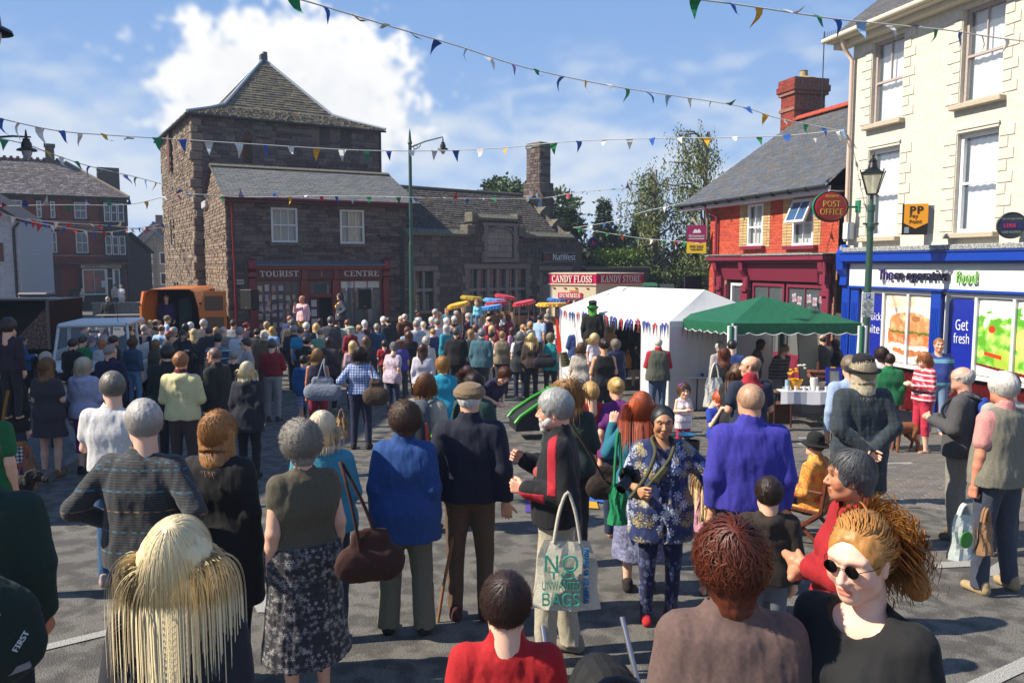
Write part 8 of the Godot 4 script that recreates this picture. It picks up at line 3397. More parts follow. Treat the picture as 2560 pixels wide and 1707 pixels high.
	p("white-haired man in navy suit at the end of the shopfront",-3.84,-23.74,1.76,-147,"m|full|d0ccc6|jacket|141a30|trousers|1c2030|down")
	p("dark-haired man in navy suit beside the white-haired suit",-3.64,-23.40,1.78,-137,"m|short|241e1c|jacket|161c2c|trousers|1c2030|down")
	p("white-haired balding man in rust-brown suede jacket",-3.40,-25.14,1.78,-151,"m|bald|bab2aa|jacket|5a3218|trousers|403428|down",{"girth":1.15})
	p("pale-haired head at the left of the suede jacket",-3.51,-25.18,1.70,-127,"f|short|b8a090|shirt|c0b0a8")
	p("dark-haired woman facing outward at the lamp post foot",-3.54,-28.00,1.64,10,"f|long|1c1410|jacket|16161c|trousers|202028|down",{"face":1})
	p("dark-haired man in white shirt with rucksack straps by the lamp post",-3.34,-28.02,1.74,60,"m|short|181210|shirt|d0d4dc|",{"face":1,"skin":"8a5a40"})
	p("bearded grey-haired man looking right before the bank window",-2.69,-27.78,1.76,90,"m|full|a8a098|shirt|5a5c66")
	p("sandy-haired woman right of the bearded man",-2.54,-27.90,1.66,-103,"f|short|c09468|shirt|c8b8a8")
	p("young man in turquoise hooded top facing outward by the bank",-2.41,-29.34,1.74,20,"m|short|6a4830|hood|3a9cb0|trousers|303848|down",{"face":1})
	p("man in grey baseball cap and black jacket facing outward",-1.82,-29.84,1.74,10,"m|short|5a4a40|jacket|1c1c20|trousers|202028|down",{"face":1,"hat":"cap","hatc":"9c968e"})
	p("grey-haired man in dusty blue shirt under the cap",-1.92,-27.50,1.72,-114,"m|full|9a948c|shirt|8090ac")
	p("grey-haired man in navy gilet over maroon sleeves",-1.41,-25.80,1.74,-117,"m|full|a8a09a|vest|1c2a50",{"over":{"top":"shirt","topc":"5a1c2c","hem":1.2}})
	p("grey-haired man in pale striped shirt",-2.68,-22.22,1.76,-162,"m|full|8c8680|shirt|bands a8b0bc c8ccd4 9098a8",{"girth":1.2})
	p("white-haired head behind the pale striped shirt",-2.99,-25.30,1.64,-141,"f|perm|ccc8c4|shirt|c8c8cc")
	p("fair white-haired woman in cream blouse",-2.63,-23.54,1.64,-149,"f|short|c8bca8|shirt|d4d0c4",{"girth":1.2})
	p("white-haired head below the bearded man",-2.58,-25.56,1.64,-116,"f|perm|d0c8c0|shirt|8a8484")
	p("grey-brown-haired man in fine checked white shirt",-2.21,-23.44,1.72,-138,"m|full|7a7268|shirt|plaid d0d4dc a8b0c4 8890a8")
	p("woman with soft white hair behind the turquoise jacket",-2.11,-25.60,1.62,-117,"f|perm|dad6d2|shirt|c4c0c0")
	p("white-haired head left of the navy gilet",-1.85,-25.50,1.66,-137,"f|full|c0bab2|shirt|a0a0a4")
	p("grey wavy-haired woman in bright turquoise jacket",-1.85,-22.30,1.64,-139,"f|wavy|b0aca4|jacket|1a90a8|trousers|303848|down")
	p("dark-haired woman with pinned hair and dark jacket",-1.74,-23.78,1.62,-121,"f|bun|3c241c|jacket|38342e|")
	p("ginger-fair boy in navy blue T-shirt",-2.30,-23.08,1.45,-131,"m|full|a87438|tee|2a3c74|trousers|303848|down")
	p("dark grey-haired man in black jacket between two turquoise coats",-1.38,-19.56,1.76,176,"m|full|484644|jacket|0e0e12|trousers|181a20|fold",{"girth":1.25})
	p("wavy brown-haired woman in faded grey denim jacket",-1.09,-20.92,1.62,-132,"f|wavy|8c6c44|jacket|5c6264|trousers|303848|down")
	p("chestnut-haired woman behind the denim jacket",-1.04,-22.98,1.60,-125,"f|bob|6a4020|shirt|7a2430")
	p("auburn-haired woman in pale blue behind the long curls",-2.88,-21.82,1.62,-165,"f|bob|5c3020|shirt|8cb0d0")
	p("long curly auburn-haired woman in black over violet",-2.58,-19.82,1.66,-168,"f|wavy|4a2418|jacket|121216|trousers|181a20|down")
	p("person in violet top and brown sun hat",-2.71,-19.22,1.50,-160,"f|bob|6a4028|tee|4c48a0",{"hat":"beret","hatc":"6a3c24"})
	p("grey curly-haired woman in cream sleeveless top",-2.01,-18.52,1.64,-170,"f|curly|a8a094|shirt|c4c0b0",{"girth":1.1})
	p("long dark brown-haired woman in white top",-1.79,-15.88,1.64,176,"f|long|3c1c14|shirt|c8c4d0|trousers|505468|down")
	p("grey curly-haired woman in white and magenta flowered blouse",-2.58,-17.02,1.60,150,"f|curly|6e6c6c|tee|floral b8a8b4 5a1840 d8d0d8|trousers|24344c|down",{"girth":1.3,"lvl":1,"hem":.8,"lean":.12,"look":V(25,20,0)})
	p("dark-haired boy in red rugby shirt lettered CYMRU",-3.37,-20.92,1.30,-169,"m|full|2c1c18|tee|a01828|trousers|202028|down")
	p("long brown-haired woman in dark jacket before the two-tone blue jacket",-3.37,-18.28,1.66,-172,"f|long|5c4430|jacket|2c2c34|trousers|202028|down")
	p("long blonde-haired woman before the checked shirt",-3.56,-17.70,1.60,-156,"f|long|c0a06c|shirt|c4a0a4")
	p("dark bobbed woman in blue gingham shirt and navy trousers",-2.51,-13.04,1.70,178,"f|bob|241612|shirt|gingham 2c4c90 c4ccdc|trousers|1a2140|hip",{"lvl":1,"hem":.96,"shoes":"1c1c20","stance":.13,"sleeve":"elbow"})
	p("dark brown-haired woman in charcoal coat with shoulder bag",-4.14,-17.90,1.68,174,"f|bob|2c1c16|jacket|38343a|trousers|202028|down")
	p("black-haired man in black jacket with hand at his mouth",-4.37,-16.84,1.76,165,"m|short|181412|jacket|101014|trousers|181a20|chin")
	p("blonde-brown tanned woman in navy sleeveless top and red trousers",-3.37,-13.68,1.64,184,"f|bob|8c6a40|tank|241c38|shorts|9c1c38|carry",{"lvl":1,"skin":"b57a58","hem":.9,"low":"crop"})
	p("dark-haired boy in blue hooded top and checked shorts",-4.05,-15.36,1.42,172,"m|short|1c1412|hood|0e5a90|shorts|plaid a8b0cc 4a5890 7a84b0|down",{"lvl":1,"hem":.8})
	p("ginger-blonde curly-haired woman in bright turquoise tunic",-1.02,-11.64,1.60,186,"f|curly|a87838|elbow|1496b4|trousers|303848|hold",{"lvl":1,"hem":.55,"girth":1.05})
	p("dark red-haired woman bending forward in black and white",-.79,-12.20,1.60,20,"f|bob|3c1814|jacket|14141a|trousers|202028|hold",{"lean":.6,"look":V(20,30,0),"lvl":1,"face":1})
	p("brown bobbed woman in beige jacket with grey and orange rucksack",-.88,-8.06,1.64,166,"f|bob|6a4220|jacket|b0aa98|crop|a0a098|down",{"tag":"beige","lvl":1,"look":V(0,-25,0),"shoes":"6a4a34"})
	p("brown curly-haired woman in royal blue anorak",-.75,-5.46,1.63,178,"f|curly|4c382c|jacket|1c4684|trousers|706c5c|down",{"lvl":2,"girth":1.3,"hem":.74,"wide":.03,"shoes":"1c1c1e","look":V(0,20,0),"stance":.14})
	p("white-blonde woman in turquoise cardigan",-1.28,-5.28,1.60,186,"f|bob|d8c8ac|cardi|3c8aa2|trousers|2c3444|fold",{"lvl":2,"girth":1.15})
	p("grey curly-haired woman in olive taupe top and black flowered skirt",-1.19,-4.42,1.64,216,"f|curly|87817b|cap|57503f|skirt|floral 242228 8c8682 a8a29e|down",{"lvl":2,"girth":1.4,"hands":1,"bust":1.3,"skirt":.3,"flare":.06,"hem":.93})
	p("man in tweed flat cap and navy fleece leaning on a walking stick",-.31,-5.72,1.76,180,"m|bald|c8c4c0|jacket|12172c|trousers|5c4836|down",{"lvl":2,"hands":1,"girth":1.1,"hem":.9,"shoes":"4a2420","hat":"flat","hatc":"tweed 8a7050 3a2a20 a8926e","left":[V(.07,-.27,-.05),V(.03,-.22,.12),V(-1,0,.3),1.25,V(-.1,-.6,.6)],"right":[V(-.06,-.27,-.05),V(-.02,-.25,.02),V(-1,0,0),.45],"stance":.11})
	p("dark curly-haired person in bottle green behind the flat cap",-.40,-8.26,1.62,170,"f|curly|2c1c18|jacket|20403c|trousers|202028|fold",{"lvl":1})
	p("dark-haired man bending over beside the blue ride canopy",-.91,-26.44,1.74,150,"m|short|181412|shirt|c4c4c8|",{"lean":.3})
	p("dark cropped man in pale grey T-shirt under the ride",-.73,-27.14,1.76,-91,"m|crop|1c1614|tee|a4a8ac|")
	p("dark-haired man in patterned white shirt carrying a child on his shoulders",-1.33,-30.08,1.76,10,"m|short|181412|shirt|petals d0ccd4 a8a0b0|",{"face":1})
	p("small child in aqua sitting on the patterned shirt's shoulders",-1.03,-23.60,1.00,-20,"f|bob|7a5034|shirt|7ac0d0|trousers|4080a0|down",{"sit":true,"up":1.52,"face":1})
	p("fair-haired man in white T-shirt before the red ride car",-.17,-27.20,1.76,190,"m|short|b8905c|tee|dadade")
	p("chestnut-haired woman in raspberry hooded top",-.12,-26.58,1.66,-115,"f|bob|5a2c1c|hood|8c2040")
	p("balding man in red hooded top",-.70,-24.40,1.74,-127,"m|bald|3c2c24|hood|a01c30|")
	p("dark long-haired girl in pink beside the red hooded top",-.51,-28.70,1.50,-80,"f|long|1c1414|shirt|b85a74")
	p("brown-haired woman left of the blonde short-haired woman",-1.05,-22.74,1.62,-128,"f|bob|5c3820|shirt|c4bcb8")
	p("small white-haired person in sunglasses and red",-1.45,-30.60,1.30,10,"f|bob|d0c4b0|shirt|8c2838",{"glasses":"dark"})
	p("fair bobbed woman in red before the balding man",-.56,-22.02,1.64,-147,"f|bob|c4a06c|shirt|b02838")
	p("cropped boy looking down between two women",-.27,-26.54,1.30,-10,"m|crop|6a5040|shirt|c0949c",{"look":V(30,0,0)})
	p("dark-haired girl in lilac pink",.00,-24.26,1.40,-132,"f|long|3c1c18|shirt|c898b8")
	p("broad grey-haired man in slate teal jacket",-.74,-19.20,1.76,170,"m|full|6c7078|jacket|3c6470|trousers|34363c|down",{"girth":1.3,"lvl":1,"look":V(0,20,0)})
	p("dark short-haired woman in pale pink looking right",-.53,-20.48,1.60,110,"f|short|2c1814|tee|c8a8a8",{"girth":1.15})
	p("short blonde-haired woman in quilted beige gilet with brown bag",-.25,-20.00,1.64,182,"f|short|a88450|vest|8a7c64|trousers|24344c|down",{"girth":1.2,"lvl":1})
	p("silver bobbed woman in black tunic over white sleeves",.20,-19.66,1.66,182,"f|bob|8c9094|vest|2c3036|trousers|1c2844|down",{"lvl":1,"hem":.7,"over":{"top":"tee","topc":"d4d4d8","hem":1.1}})
	p("long pale blonde-haired woman in dark brown jacket",.48,-19.44,1.64,176,"f|long|d0b67c|jacket|3a2c24|trousers|181a20|down",{"lvl":1})
	p("curly grey-blonde woman in teal sleeveless top with dark handbag",.95,-19.54,1.62,170,"f|curly|8c8064|tank|0c8c8c|trousers|2c2c30|down",{"girth":1.3,"lvl":1,"hem":.78})
	p("dark-haired man in pale blue shirt stooping",.79,-24.82,1.78,150,"m|short|241814|tee|9cb8d4|",{"lean":.25})
	p("light brown-haired woman with ponytail in the middle of the crowd",.32,-22.44,1.64,-140,"f|pony|a47c4c|shirt|b0a4a8")
	p("sandy-haired woman behind the pale blonde hair",.55,-23.84,1.62,-125,"f|bob|a87c50|shirt|a8b0a8")
	p("dark-haired youth in red looking down beside the pale blue shirt",1.11,-26.52,1.50,140,"m|short|241c1c|tee|b03040|",{"look":V(30,0,0)})
	p("man in navy plaid shirt before the bank's arched door",.69,-27.02,1.76,-150,"m|short|3c2c24|shirt|plaid 1c2c50 304878 a8b8d0|")
	p("grey-haired man in navy jacket behind the stooping man",1.14,-25.46,1.74,-120,"m|full|7a7670|jacket|1c2440|")
	p("fair boy in pale blue plaid held up beside the orange flag",1.68,-31.92,1.25,15,"m|full|a87848|shirt|8cacd0|trousers|303848|down",{"up":.4,"face":1})
	p("fair curly-haired woman behind the ride canopy pole",1.44,-31.16,1.60,-61,"f|curly|b09c7c|shirt|504840")
	p("brown-haired woman at the left pole of the marquee",1.68,-29.10,1.68,-60,"f|bob|8c6848|shirt|504850")
	p("brown-haired head left of the fair curly-haired woman",1.07,-27.76,1.66,-89,"f|bob|7a5c44|jacket|302c34")
	p("dark-haired woman with pinned hair and white shirt under the marquee",1.58,-23.86,1.64,-107,"f|bun|3c2018|shirt|d4d4d8")
	p("fair-haired woman inside the marquee's front opening",2.10,-26.36,1.70,160,"f|bob|a88458|shirt|b8a0a8")
	p("brown-haired youth in blue fleece carrying a woven basket",1.74,-21.36,1.70,200,"m|short|4a3428|jacket|24407c|trousers|24344c|hold")
	p("brown-haired girl in pale pink beside the blue fleece",1.84,-24.84,1.50,-117,"f|bob|8c6444|shirt|d0c4cc")
	p("grey-brown-haired woman in dark plum behind the orange flag",1.38,-22.18,1.64,-118,"f|bob|6c604c|jacket|20182c|trousers|202028|down")
	p("grey-haired man in blue shirt with a camera under the marquee",2.85,-24.10,1.76,-30,"m|full|7c7870|shirt|6c84b0|trousers|404048|hold")
	p("curly fair-haired woman in peach top seen from behind",2.81,-22.66,1.62,180,"f|curly|a08c68|tank|c89878",{"skin":"d8a080"})
	p("auburn-haired woman in pale green under the marquee edge",3.26,-24.90,1.66,-20,"f|short|7a4c2c|shirt|a0bcb4",{"face":1})
	p("greying brown-haired man in black jumper with pink collar",3.19,-22.88,1.78,184,"m|full|5a4c40|jacket|101014|trousers|1c1c22|down")
	p("dark wavy-haired woman in black cardigan facing outward",3.38,-21.30,1.86,15,"f|wavy|3c1c14|cardi|131317|skirt|1c1c22|fold",{"face":1,"skirt":.5,"shoes":"7a5a40","look":V(0,15,0)})
	p("dark-haired man in dark plum jumper and washed jeans",3.46,-20.00,1.86,172,"m|short|1c1614|shirt|1c1824|trousers|44566a|pocket",{"shoes":"202428","look":V(10,-20,0),"hem":.92})
	p("small dark-haired girl behind the dark plum jumper",3.61,-20.40,1.59,100,"f|bun|2c1a16|tee|6a2038")
	p("white-haired balding man in grey-green waistcoat with red sleeves",3.05,-16.50,1.74,178,"m|bald|d0ccc6|vest|54564a|trousers|445878|fold",{"girth":1.3,"lvl":1,"hem":.85,"over":{"top":"shirt","topc":"b01828","hem":1.1,"collar":true}})
	p("grey curly-haired woman in pink scarf beside the marquee pole",4.09,-20.40,1.66,-120,"f|curly|b4aca0|shirt|a88c90")
	p("blonde bobbed woman in black with red handbag",4.04,-19.48,1.66,178,"f|bob|b0946a|elbow|111114|trousers|121216|down",{"lvl":1})
	p("grey-brown bobbed woman in cream jumper",1.43,-16.32,1.64,174,"f|bob|6c4e38|shirt|b4aca0|trousers|44443e|fold",{"girth":1.25,"lvl":1,"hem":.78})
	p("white-blond toddler in white T-shirt held on an arm",1.52,-14.60,.95,20,"m|bob|d8c08c|tee|d4d0dc|trousers|8090a8|down",{"up":.89,"face":1,"lvl":1,"low":"shorts"})
	p("dark-haired woman in black strap top holding the toddler",1.65,-14.20,1.80,188,"f|bun|2c1814|tank|141418|trousers|24242c|hold",{"girth":1.2,"lvl":1,"skin":"d09a78","neck":.1})
	p("grey curly-haired woman in navy blue jacket",2.32,-17.70,1.62,200,"f|curly|8a8070|jacket|17244a|trousers|30406a|hold",{"girth":1.25,"lvl":1,"hem":.75})
	p("brown curly-haired woman in navy T-shirt bending over",-.40,-12.40,1.62,40,"f|curly|5c3018|tee|1c1a3c|trousers|4a6a94|hold",{"lean":.75,"look":V(10,-20,0),"lvl":1,"face":1,"girth":1.1})
	p("light brown ponytailed woman in dark green top carrying a child",.52,-6.94,1.68,168,"f|pony|8c6438|shirt|2c3a34|trousers|202028|hold",{"lvl":1})
	p("fair tousle-haired toddler in red carried on a hip",.79,-7.90,.95,200,"m|full|b48c50|shirt|b01c1c|shorts|1c2038|hold",{"up":.57,"lvl":1,"skin":"e0b090"})
	p("blonde woman with coiled bun and purple T-shirt",1.08,-7.86,1.62,186,"f|bun|c8a464|tee|6c2470|trousers|1c2844|down",{"lvl":1,"lean":.25})
	p("orange-red straight-haired woman in teal hooded top and flowered skirt",1.04,-6.30,1.63,172,"f|long|a84c28|shirt|1c6a80|skirt|floral 6c7090 3c3448 a8a8bc|down",{"lvl":2,"hands":1,"skirt":.3,"flare":.05,"hem":.86,"hair_seed":6,"left":[V(.13,-.2,.1),V(-.04,.24,.06),V(-1,0,0),.8],"shoes":"241c1c"})
	p("woman in indigo flowered clothes with a camera, facing outward",1.08,-5.64,1.60,2,"f|sleek|24262a|tee|rings 141c44 a8b8d8|trousers|rings 141c44 a8b8d8|down",{"tag":"floral","lvl":2,"face":2,"hands":1,"girth":1.2,"skin":"b4835e","hem":.72,"shoes":"b01c20","wide":-.005,"look":V(4,-4,0),"face_opts":{"lip":K(.8,.5,.48),"brow":K(.35,.3,.28)},"over":{"top":"jacket","topc":"mums 1a2a5a b8a468 c4ccd8","sleeve":"elbow","vneck":.75,"hem":.7,"neck":.1},"right":[V(-.1,-.24,.02),V(.04,-.02,.24),V(0,1,0),1.0],"left":[V(.2,-.18,.04),V(.02,-.14,.18),V(-1,0,.2),.15,V(-.05,-1,.35)]})
	p("bearded grey-haired man in black jacket with red stripes, in profile",.29,-5.02,1.77,-96,"m|full|92928e|jacket|141417|trousers|b2a994|down",{"tag":"beard","trims":[{"puff":.004,"c":"b0182c","cutters":[[V(0,0,1),.05,.0],[V(0,0,-1),.012,.0],[V(-1,0,0),-.1,.0],[V(0,-1,0),-1.16,.0]]},{"puff":.004,"c":"b0182c","cutters":[[V(0,1,0),1.17,.0],[V(0,-1,0),-1.1,.0],[V(0,0,-1),-.06,.0],[V(-1,0,0),-.19,.0]]}],"lvl":2,"face":2,"hands":1,"girth":1.2,"glasses":"wire","skin":"dda084","hem":.93,"wide":.015,"shoes":"8a8070","look":V(2,0,0),"left":[V(.06,-.26,-.06),V(-.05,.03,.26),V(0,1,0),1.2],"right":[V(-.04,-.25,.02),V(.08,.12,.22),V(0,1,0),1.25],"hair_seed":4,"stride":.08})
	p("little girl in white strappy top and pink leggings with a headband",2.68,-12.28,1.12,10,"f|curly|6c4c34|tank|stripes dcd6d8 d0c8cc c890a0|trousers|a81c40|hold",{"tag":"girl","lvl":1,"face":1,"hem":.72,"skin":"e0b498"})
	p("auburn wavy-haired woman in black top and white trousers with tote bag",3.61,-13.44,1.66,176,"f|wavy|5c2c18|shirt|121216|crop|d0d0d4|down",{"lvl":1,"shoes":"b08a5c","hem":.9})
	p("black-haired man in blue behind the auburn hair",4.12,-14.82,1.76,170,"m|short|141010|tee|28407c|trousers|303848|down")
	p("grey curly head at the left post of the gazebo",4.41,-16.80,1.64,-169,"f|curly|a8a49c|shirt|a8a0a0")
	p("dark bobbed woman in grey jacket under the gazebo",5.39,-17.60,1.66,80,"f|bob|2c1814|jacket|585654",{"lean":.2})
	p("fair-haired woman in dark striped cardigan looking down at the table",5.81,-17.20,1.60,15,"f|bob|8c6c44|cardi|stripes 3a3434 6a625c 24201e",{"lean":.3,"look":V(30,0,0),"face":1,"over":{"top":"tank","topc":"b8b4c8","hem":.95}})
	p("balding man in grey jacket beside the leaning board",7.15,-18.20,1.71,180,"m|bald|3c3430|jacket|50504e")
	p("dark-haired woman in black leaning beside the blue pilaster",7.22,-17.40,1.66,-120,"f|bob|1c1010|jacket|121216|trousers|181a20|down",{"lean":.15})
	p("long brown-haired girl in black T-shirt",2.92,-10.28,1.60,150,"f|long|5c4028|tee|1c1c22|trousers|202028|fold",{"lvl":1,"look":V(0,60,0)})
	p("bald man in navy polo shirt with red collar",2.72,-9.00,1.78,186,"m|bald|8a6a54|tee|1c2840|trousers|24344c|fold",{"lvl":1,"skin":"d8a084","look":V(0,65,0),"girth":1.15,"face":1,"over":{"top":"tank","topc":"a81c2c","collar":true,"hem":1.38}})
	p("man with cropped sandy hair in violet-blue fleece and grey jeans",1.62,-5.34,1.79,178,"m|crop|a88468|jacket|38349c|trousers|44464c|down",{"lvl":2,"girth":1.2,"hem":.92,"look":V(0,15,0),"skin":"d09878"})
	p("red-haired boy in blue football shirt with hands at his face",2.74,-10.42,1.20,15,"m|full|a8481c|tee|1c3ca8|shorts|2048c0|chin",{"lvl":1,"face":1,"look":V(30,10,0),"skin":"e4b498"})
	p("grey-brown-haired man in pale blue shirt beside the bowler hat",3.90,-9.10,1.76,180,"m|full|6a5c4c|shirt|9cb0d0",{"lvl":1,"girth":1.1})
	p("man in black bowler hat and long dark tartan coat, hands behind his back",3.31,-7.44,1.84,184,"m|wavy|b4a68a|jacket|plaid 18282e 343c48 5c3a2c|trousers|141416|behind",{"lvl":2,"hat":"bowler","hatc":"121214","hem":.55,"hands":1,"shoes":"141414"})
	p("dark curly-haired woman in white T-shirt at the clothes rail",6.09,-13.02,1.68,180,"f|curly|2c1614|tee|c8c4cc|trousers|141418|down",{"lvl":1,"girth":1.15})
	p("dark-haired girl in bright green jacket at the clothes rail",6.17,-12.90,1.60,170,"f|short|2c1814|jacket|0c6a3c|trousers|202028|down",{"lvl":1})
	p("red-blonde woman in red striped top and pink cropped trousers",6.60,-12.62,1.64,-80,"f|bob|a8683a|hood|stripes c4203c e0c8c8 7a1828|crop|c02844|hold",{"lvl":1,"shoes":"a88468","hem":.92})
	p("man in blue polo shirt with pale stripe against the shop window",7.82,-14.50,1.80,-15,"m|short|8c5c38|tee|bands 2c4088 2c4088 6cacb4|trousers|7a90b0|down",{"face":1,"girth":1.2,"hem":.9,"skin":"e0a488"})
	p("bald bearded man in grey hooded top with a blue rucksack",4.47,-7.80,1.74,-130,"m|bald|b0a8a0|hood|4c4a4c|trousers|8c887c|hold",{"tag":"hoodie","lvl":2,"girth":1.15,"hem":.86,"glasses":"wire","shoes":"6a5a4a","skin":"d09880","wide":.01})
	p("white-haired man in khaki waistcoat and pink shirt holding carrier bags",3.94,-6.30,1.78,198,"m|full|c4c0b8|vest|7c7868|trousers|3c4250|carry",{"lvl":2,"girth":1.25,"hands":1,"shoes":"a89068","skin":"c88468","hem":.88,"stance":.16,"over":{"top":"tee","topc":"d8948c","hem":1.1,"collar":true},"wide":.01})
	p("brown-haired man behind the white-haired man at the right edge",4.57,-7.24,1.72,180,"m|short|5c4c3c|shirt|a8a498",{"lvl":1})
	p("woman with long straight pale blonde hair nearest the camera",-.99,-2.28,1.66,178,"f|long|d8c69c|shirt|22222a|trousers|2c3444|down",{"lvl":2,"hair_seed":2,"big":true})
	p("woman with short tousled chestnut hair in brown jacket",.65,-2.28,1.64,176,"f|shag|58240f|jacket|66504a|",{"lvl":2,"girth":1.15})
	p("ginger-blonde woman in dark sunglasses with a wind-blown ponytail",1.02,-2.24,1.68,-52,"f|windpony|b07a3c|shirt|141416|trousers|24242c|down",{"lvl":2,"face":2,"glasses":"dark","skin":"e8b8a0","neck":.085,"look":V(8,0,0),"face_opts":{"lip":K(.8,.45,.42),"no_eyes":true},"hair_seed":5})
	p("woman with short iron-grey hair in bright red jacket",1.56,-3.56,1.64,-98,"f|sleekgrey|4a4a4c|jacket|a01018|trousers|303038|fold",{"lvl":2,"face":1,"skin":"b8805e","hem":.7,"sleeve":"long","girth":1.1})
	p("boy with short dark hair in red football shirt",-.02,-2.62,1.36,180,"m|short|34201a|tee|b01018|trousers|202028|down",{"lvl":2,"hair_seed":8,"collar":true})
	p("woman with wind-blown tan hair in long black coat",-1.76,-4.68,1.67,176,"f|wavy|9c6c3c|jacket|111114|trousers|141418|down",{"lvl":2,"hem":.55,"hair_seed":7})
	p("stout grey-haired man in dark ribbed jumper with coloured dashes",-2.06,-4.36,1.77,176,"m|full|a09a94|shirt|ribs 232325 2a86a4 b47c34|trousers|5c4c38|hip",{"lvl":2,"girth":1.35,"hem":.85,"look":V(0,40,0),"face":1,"wide":.02,"shoes":"2c2420"})
	p("small child in pink with a pink striped hat and windblown fair hair",1.60,-6.20,1.05,185,"f|long|c8ac74|hood|d898b0|skirt|d8a0b4|down",{"lvl":1,"hat":"scarf","hatc":"stripes c84c80 e8b8cc d87ca0"})
	p("child in dark brown jacket beside the violet-blue fleece",1.56,-4.72,1.25,170,"m|short|2c1c14|hood|2c2018|trousers|60646c|down",{"lvl":1})
	p("person in green sleeve cut off at the left edge",-4.15,-6.10,1.70,190,"m|short|3c2c24|tee|0c6030|trousers|202028|down",{"lvl":1})
	p("person in dark green cut off at the lower left edge",-2.40,-3.50,1.72,200,"m|short|4c3c30|jacket|0c2a20|trousers|181a20|down",{"lvl":1,"skin":"c07a5c"})
func p(label:String,x:float,z:float,h:float,yaw:float,spec:String,more:={}):
	var w:=spec.split("|")
	if w.size()<8:
		w=(spec.trim_suffix("|")+"|trousers|"+("303038" if w.size()>5 else "404048")+"|down").split("|")
	var o:={"sex":w[0],"hair":w[1],"hairc":w[2],"top":w[3],"topc":w[4],"low":w[5],"lowc":w[6],"pose":w[7]}
	o.merge(more,true)
	var sw:=label.hash()%7
	if not o.has("skin"):
		o.skin=["d8a98e","dcae94","d2a084","e0b59c","cf9a7c","d6a68a","dab09a"][sw]
	if not o.has("girth"):
		o.girth=[1.0,1.1,1.2][absi(label.hash())%3]
	person(label,x,z,h,yaw,o,"people in the square")
func soft(bones:Array,cell:float,amp:=.0,flat_at:=-1e9)->ArrayMesh:
	var q:=Job.new()
	q.cell=cell
	for b in bones:
		q.b(b[0],b[1],b[2],b[3],b[4] if b.size()>4 else .03,b[5] if b.size()>5 else 1.0,b[6] if b.size()>6 else 1.0)
	q.amp=amp
	q.freq=V(16,16,16)
	if flat_at>-1e8:
		q.planes.append([Vector3.DOWN,-flat_at,.0])
	q.run()
	return q.mesh()
func strap(pts:Array,r:=.012)->MB:
	var c:=Curve3D.new()
	for k in pts.size():
		var tg:Vector3=V0
		if k>0 and k<pts.size()- 1:
			tg=(pts[k+1]- pts[k-1])*.16
		c.add_point(pts[k],-tg,tg)
	c.bake_interval=.04
	var m:=MN()
	m.tube(c.get_baked_points(),r,r,6)
	return m
func H9(label:String,at:Transform3D,w:float,h:float,d:float,col:String,straps:Array,called:="bag")->Node3D:
	var t:=T9(called,label,"bag",at)
	Z("pouch",soft([[V(-w*.38,-h*.62,0),V(w*.38,-h*.62,0),h*.36,h*.36,.05,1,d],[V(-w*.26,-h*.12,0),V(w*.26,-h*.12,0),h*.16,h*.16,.06,1,d]],.016,.008),cloth(col),t)
	for s in straps:
		Z("strap",strap(s,.011),cloth(col),t)
	return t
func sack(label:String,at:Transform3D,w:float,h:float,col:String,handle:float,called:="bag")->Node3D:
	var t:=T9(called,label,"bag",at)
	var m:=MN()
	var n:=8
	for side in 2:
		var z:=1.0 if side==0 else -1.0
		for i in n:
			for k in n:
				var q:=[]
				for e in [[i,k],[i+1,k],[i+1,k+1],[i,k+1]]:
					var u:float=e[0]/float(n)- .5
					var v:float=e[1]/float(n)
					var ww:=lerpf(w,w*.72,v*v)
					q.append(V(u*ww+.01*sin(v*9.0+u*4.0),-h+v*h,z*(.045*(1.0-v)+.012)*(1.0-4.0*u*u*.8)+.006*sin(u*17.0+v*6.0)))
				if side==0:
					m.quad(q[0],q[1],q[2],q[3])
				else:
					m.quad(q[1],q[0],q[3],q[2])
	Z("cloth",m,cloth(col),t)
	for z in [-.012,.012]:
		Z("handle",strap([V(-w*.2,-.01,z),V(-w*.12,handle*.6,z),V(0,handle,z),V(w*.12,handle*.6,z),V(w*.2,-.01,z)],.011),cloth(col),t)
	return t
func cone(label:String,at:Transform3D):
	var t:=T9("traffic_cone",label,"traffic cone",at)
	var m:=MN()
	m.lathe(P2([U(.1,.03),U(.025,.44),U(.0,.45)]),20)
	Z("cone",m,mat("cone_orange",K(.75,.24,.14),.5),t)
	Z("base",bx(V(0,.016,0),V(.27,.03,.27),.01),mats["cone_orange"],t)
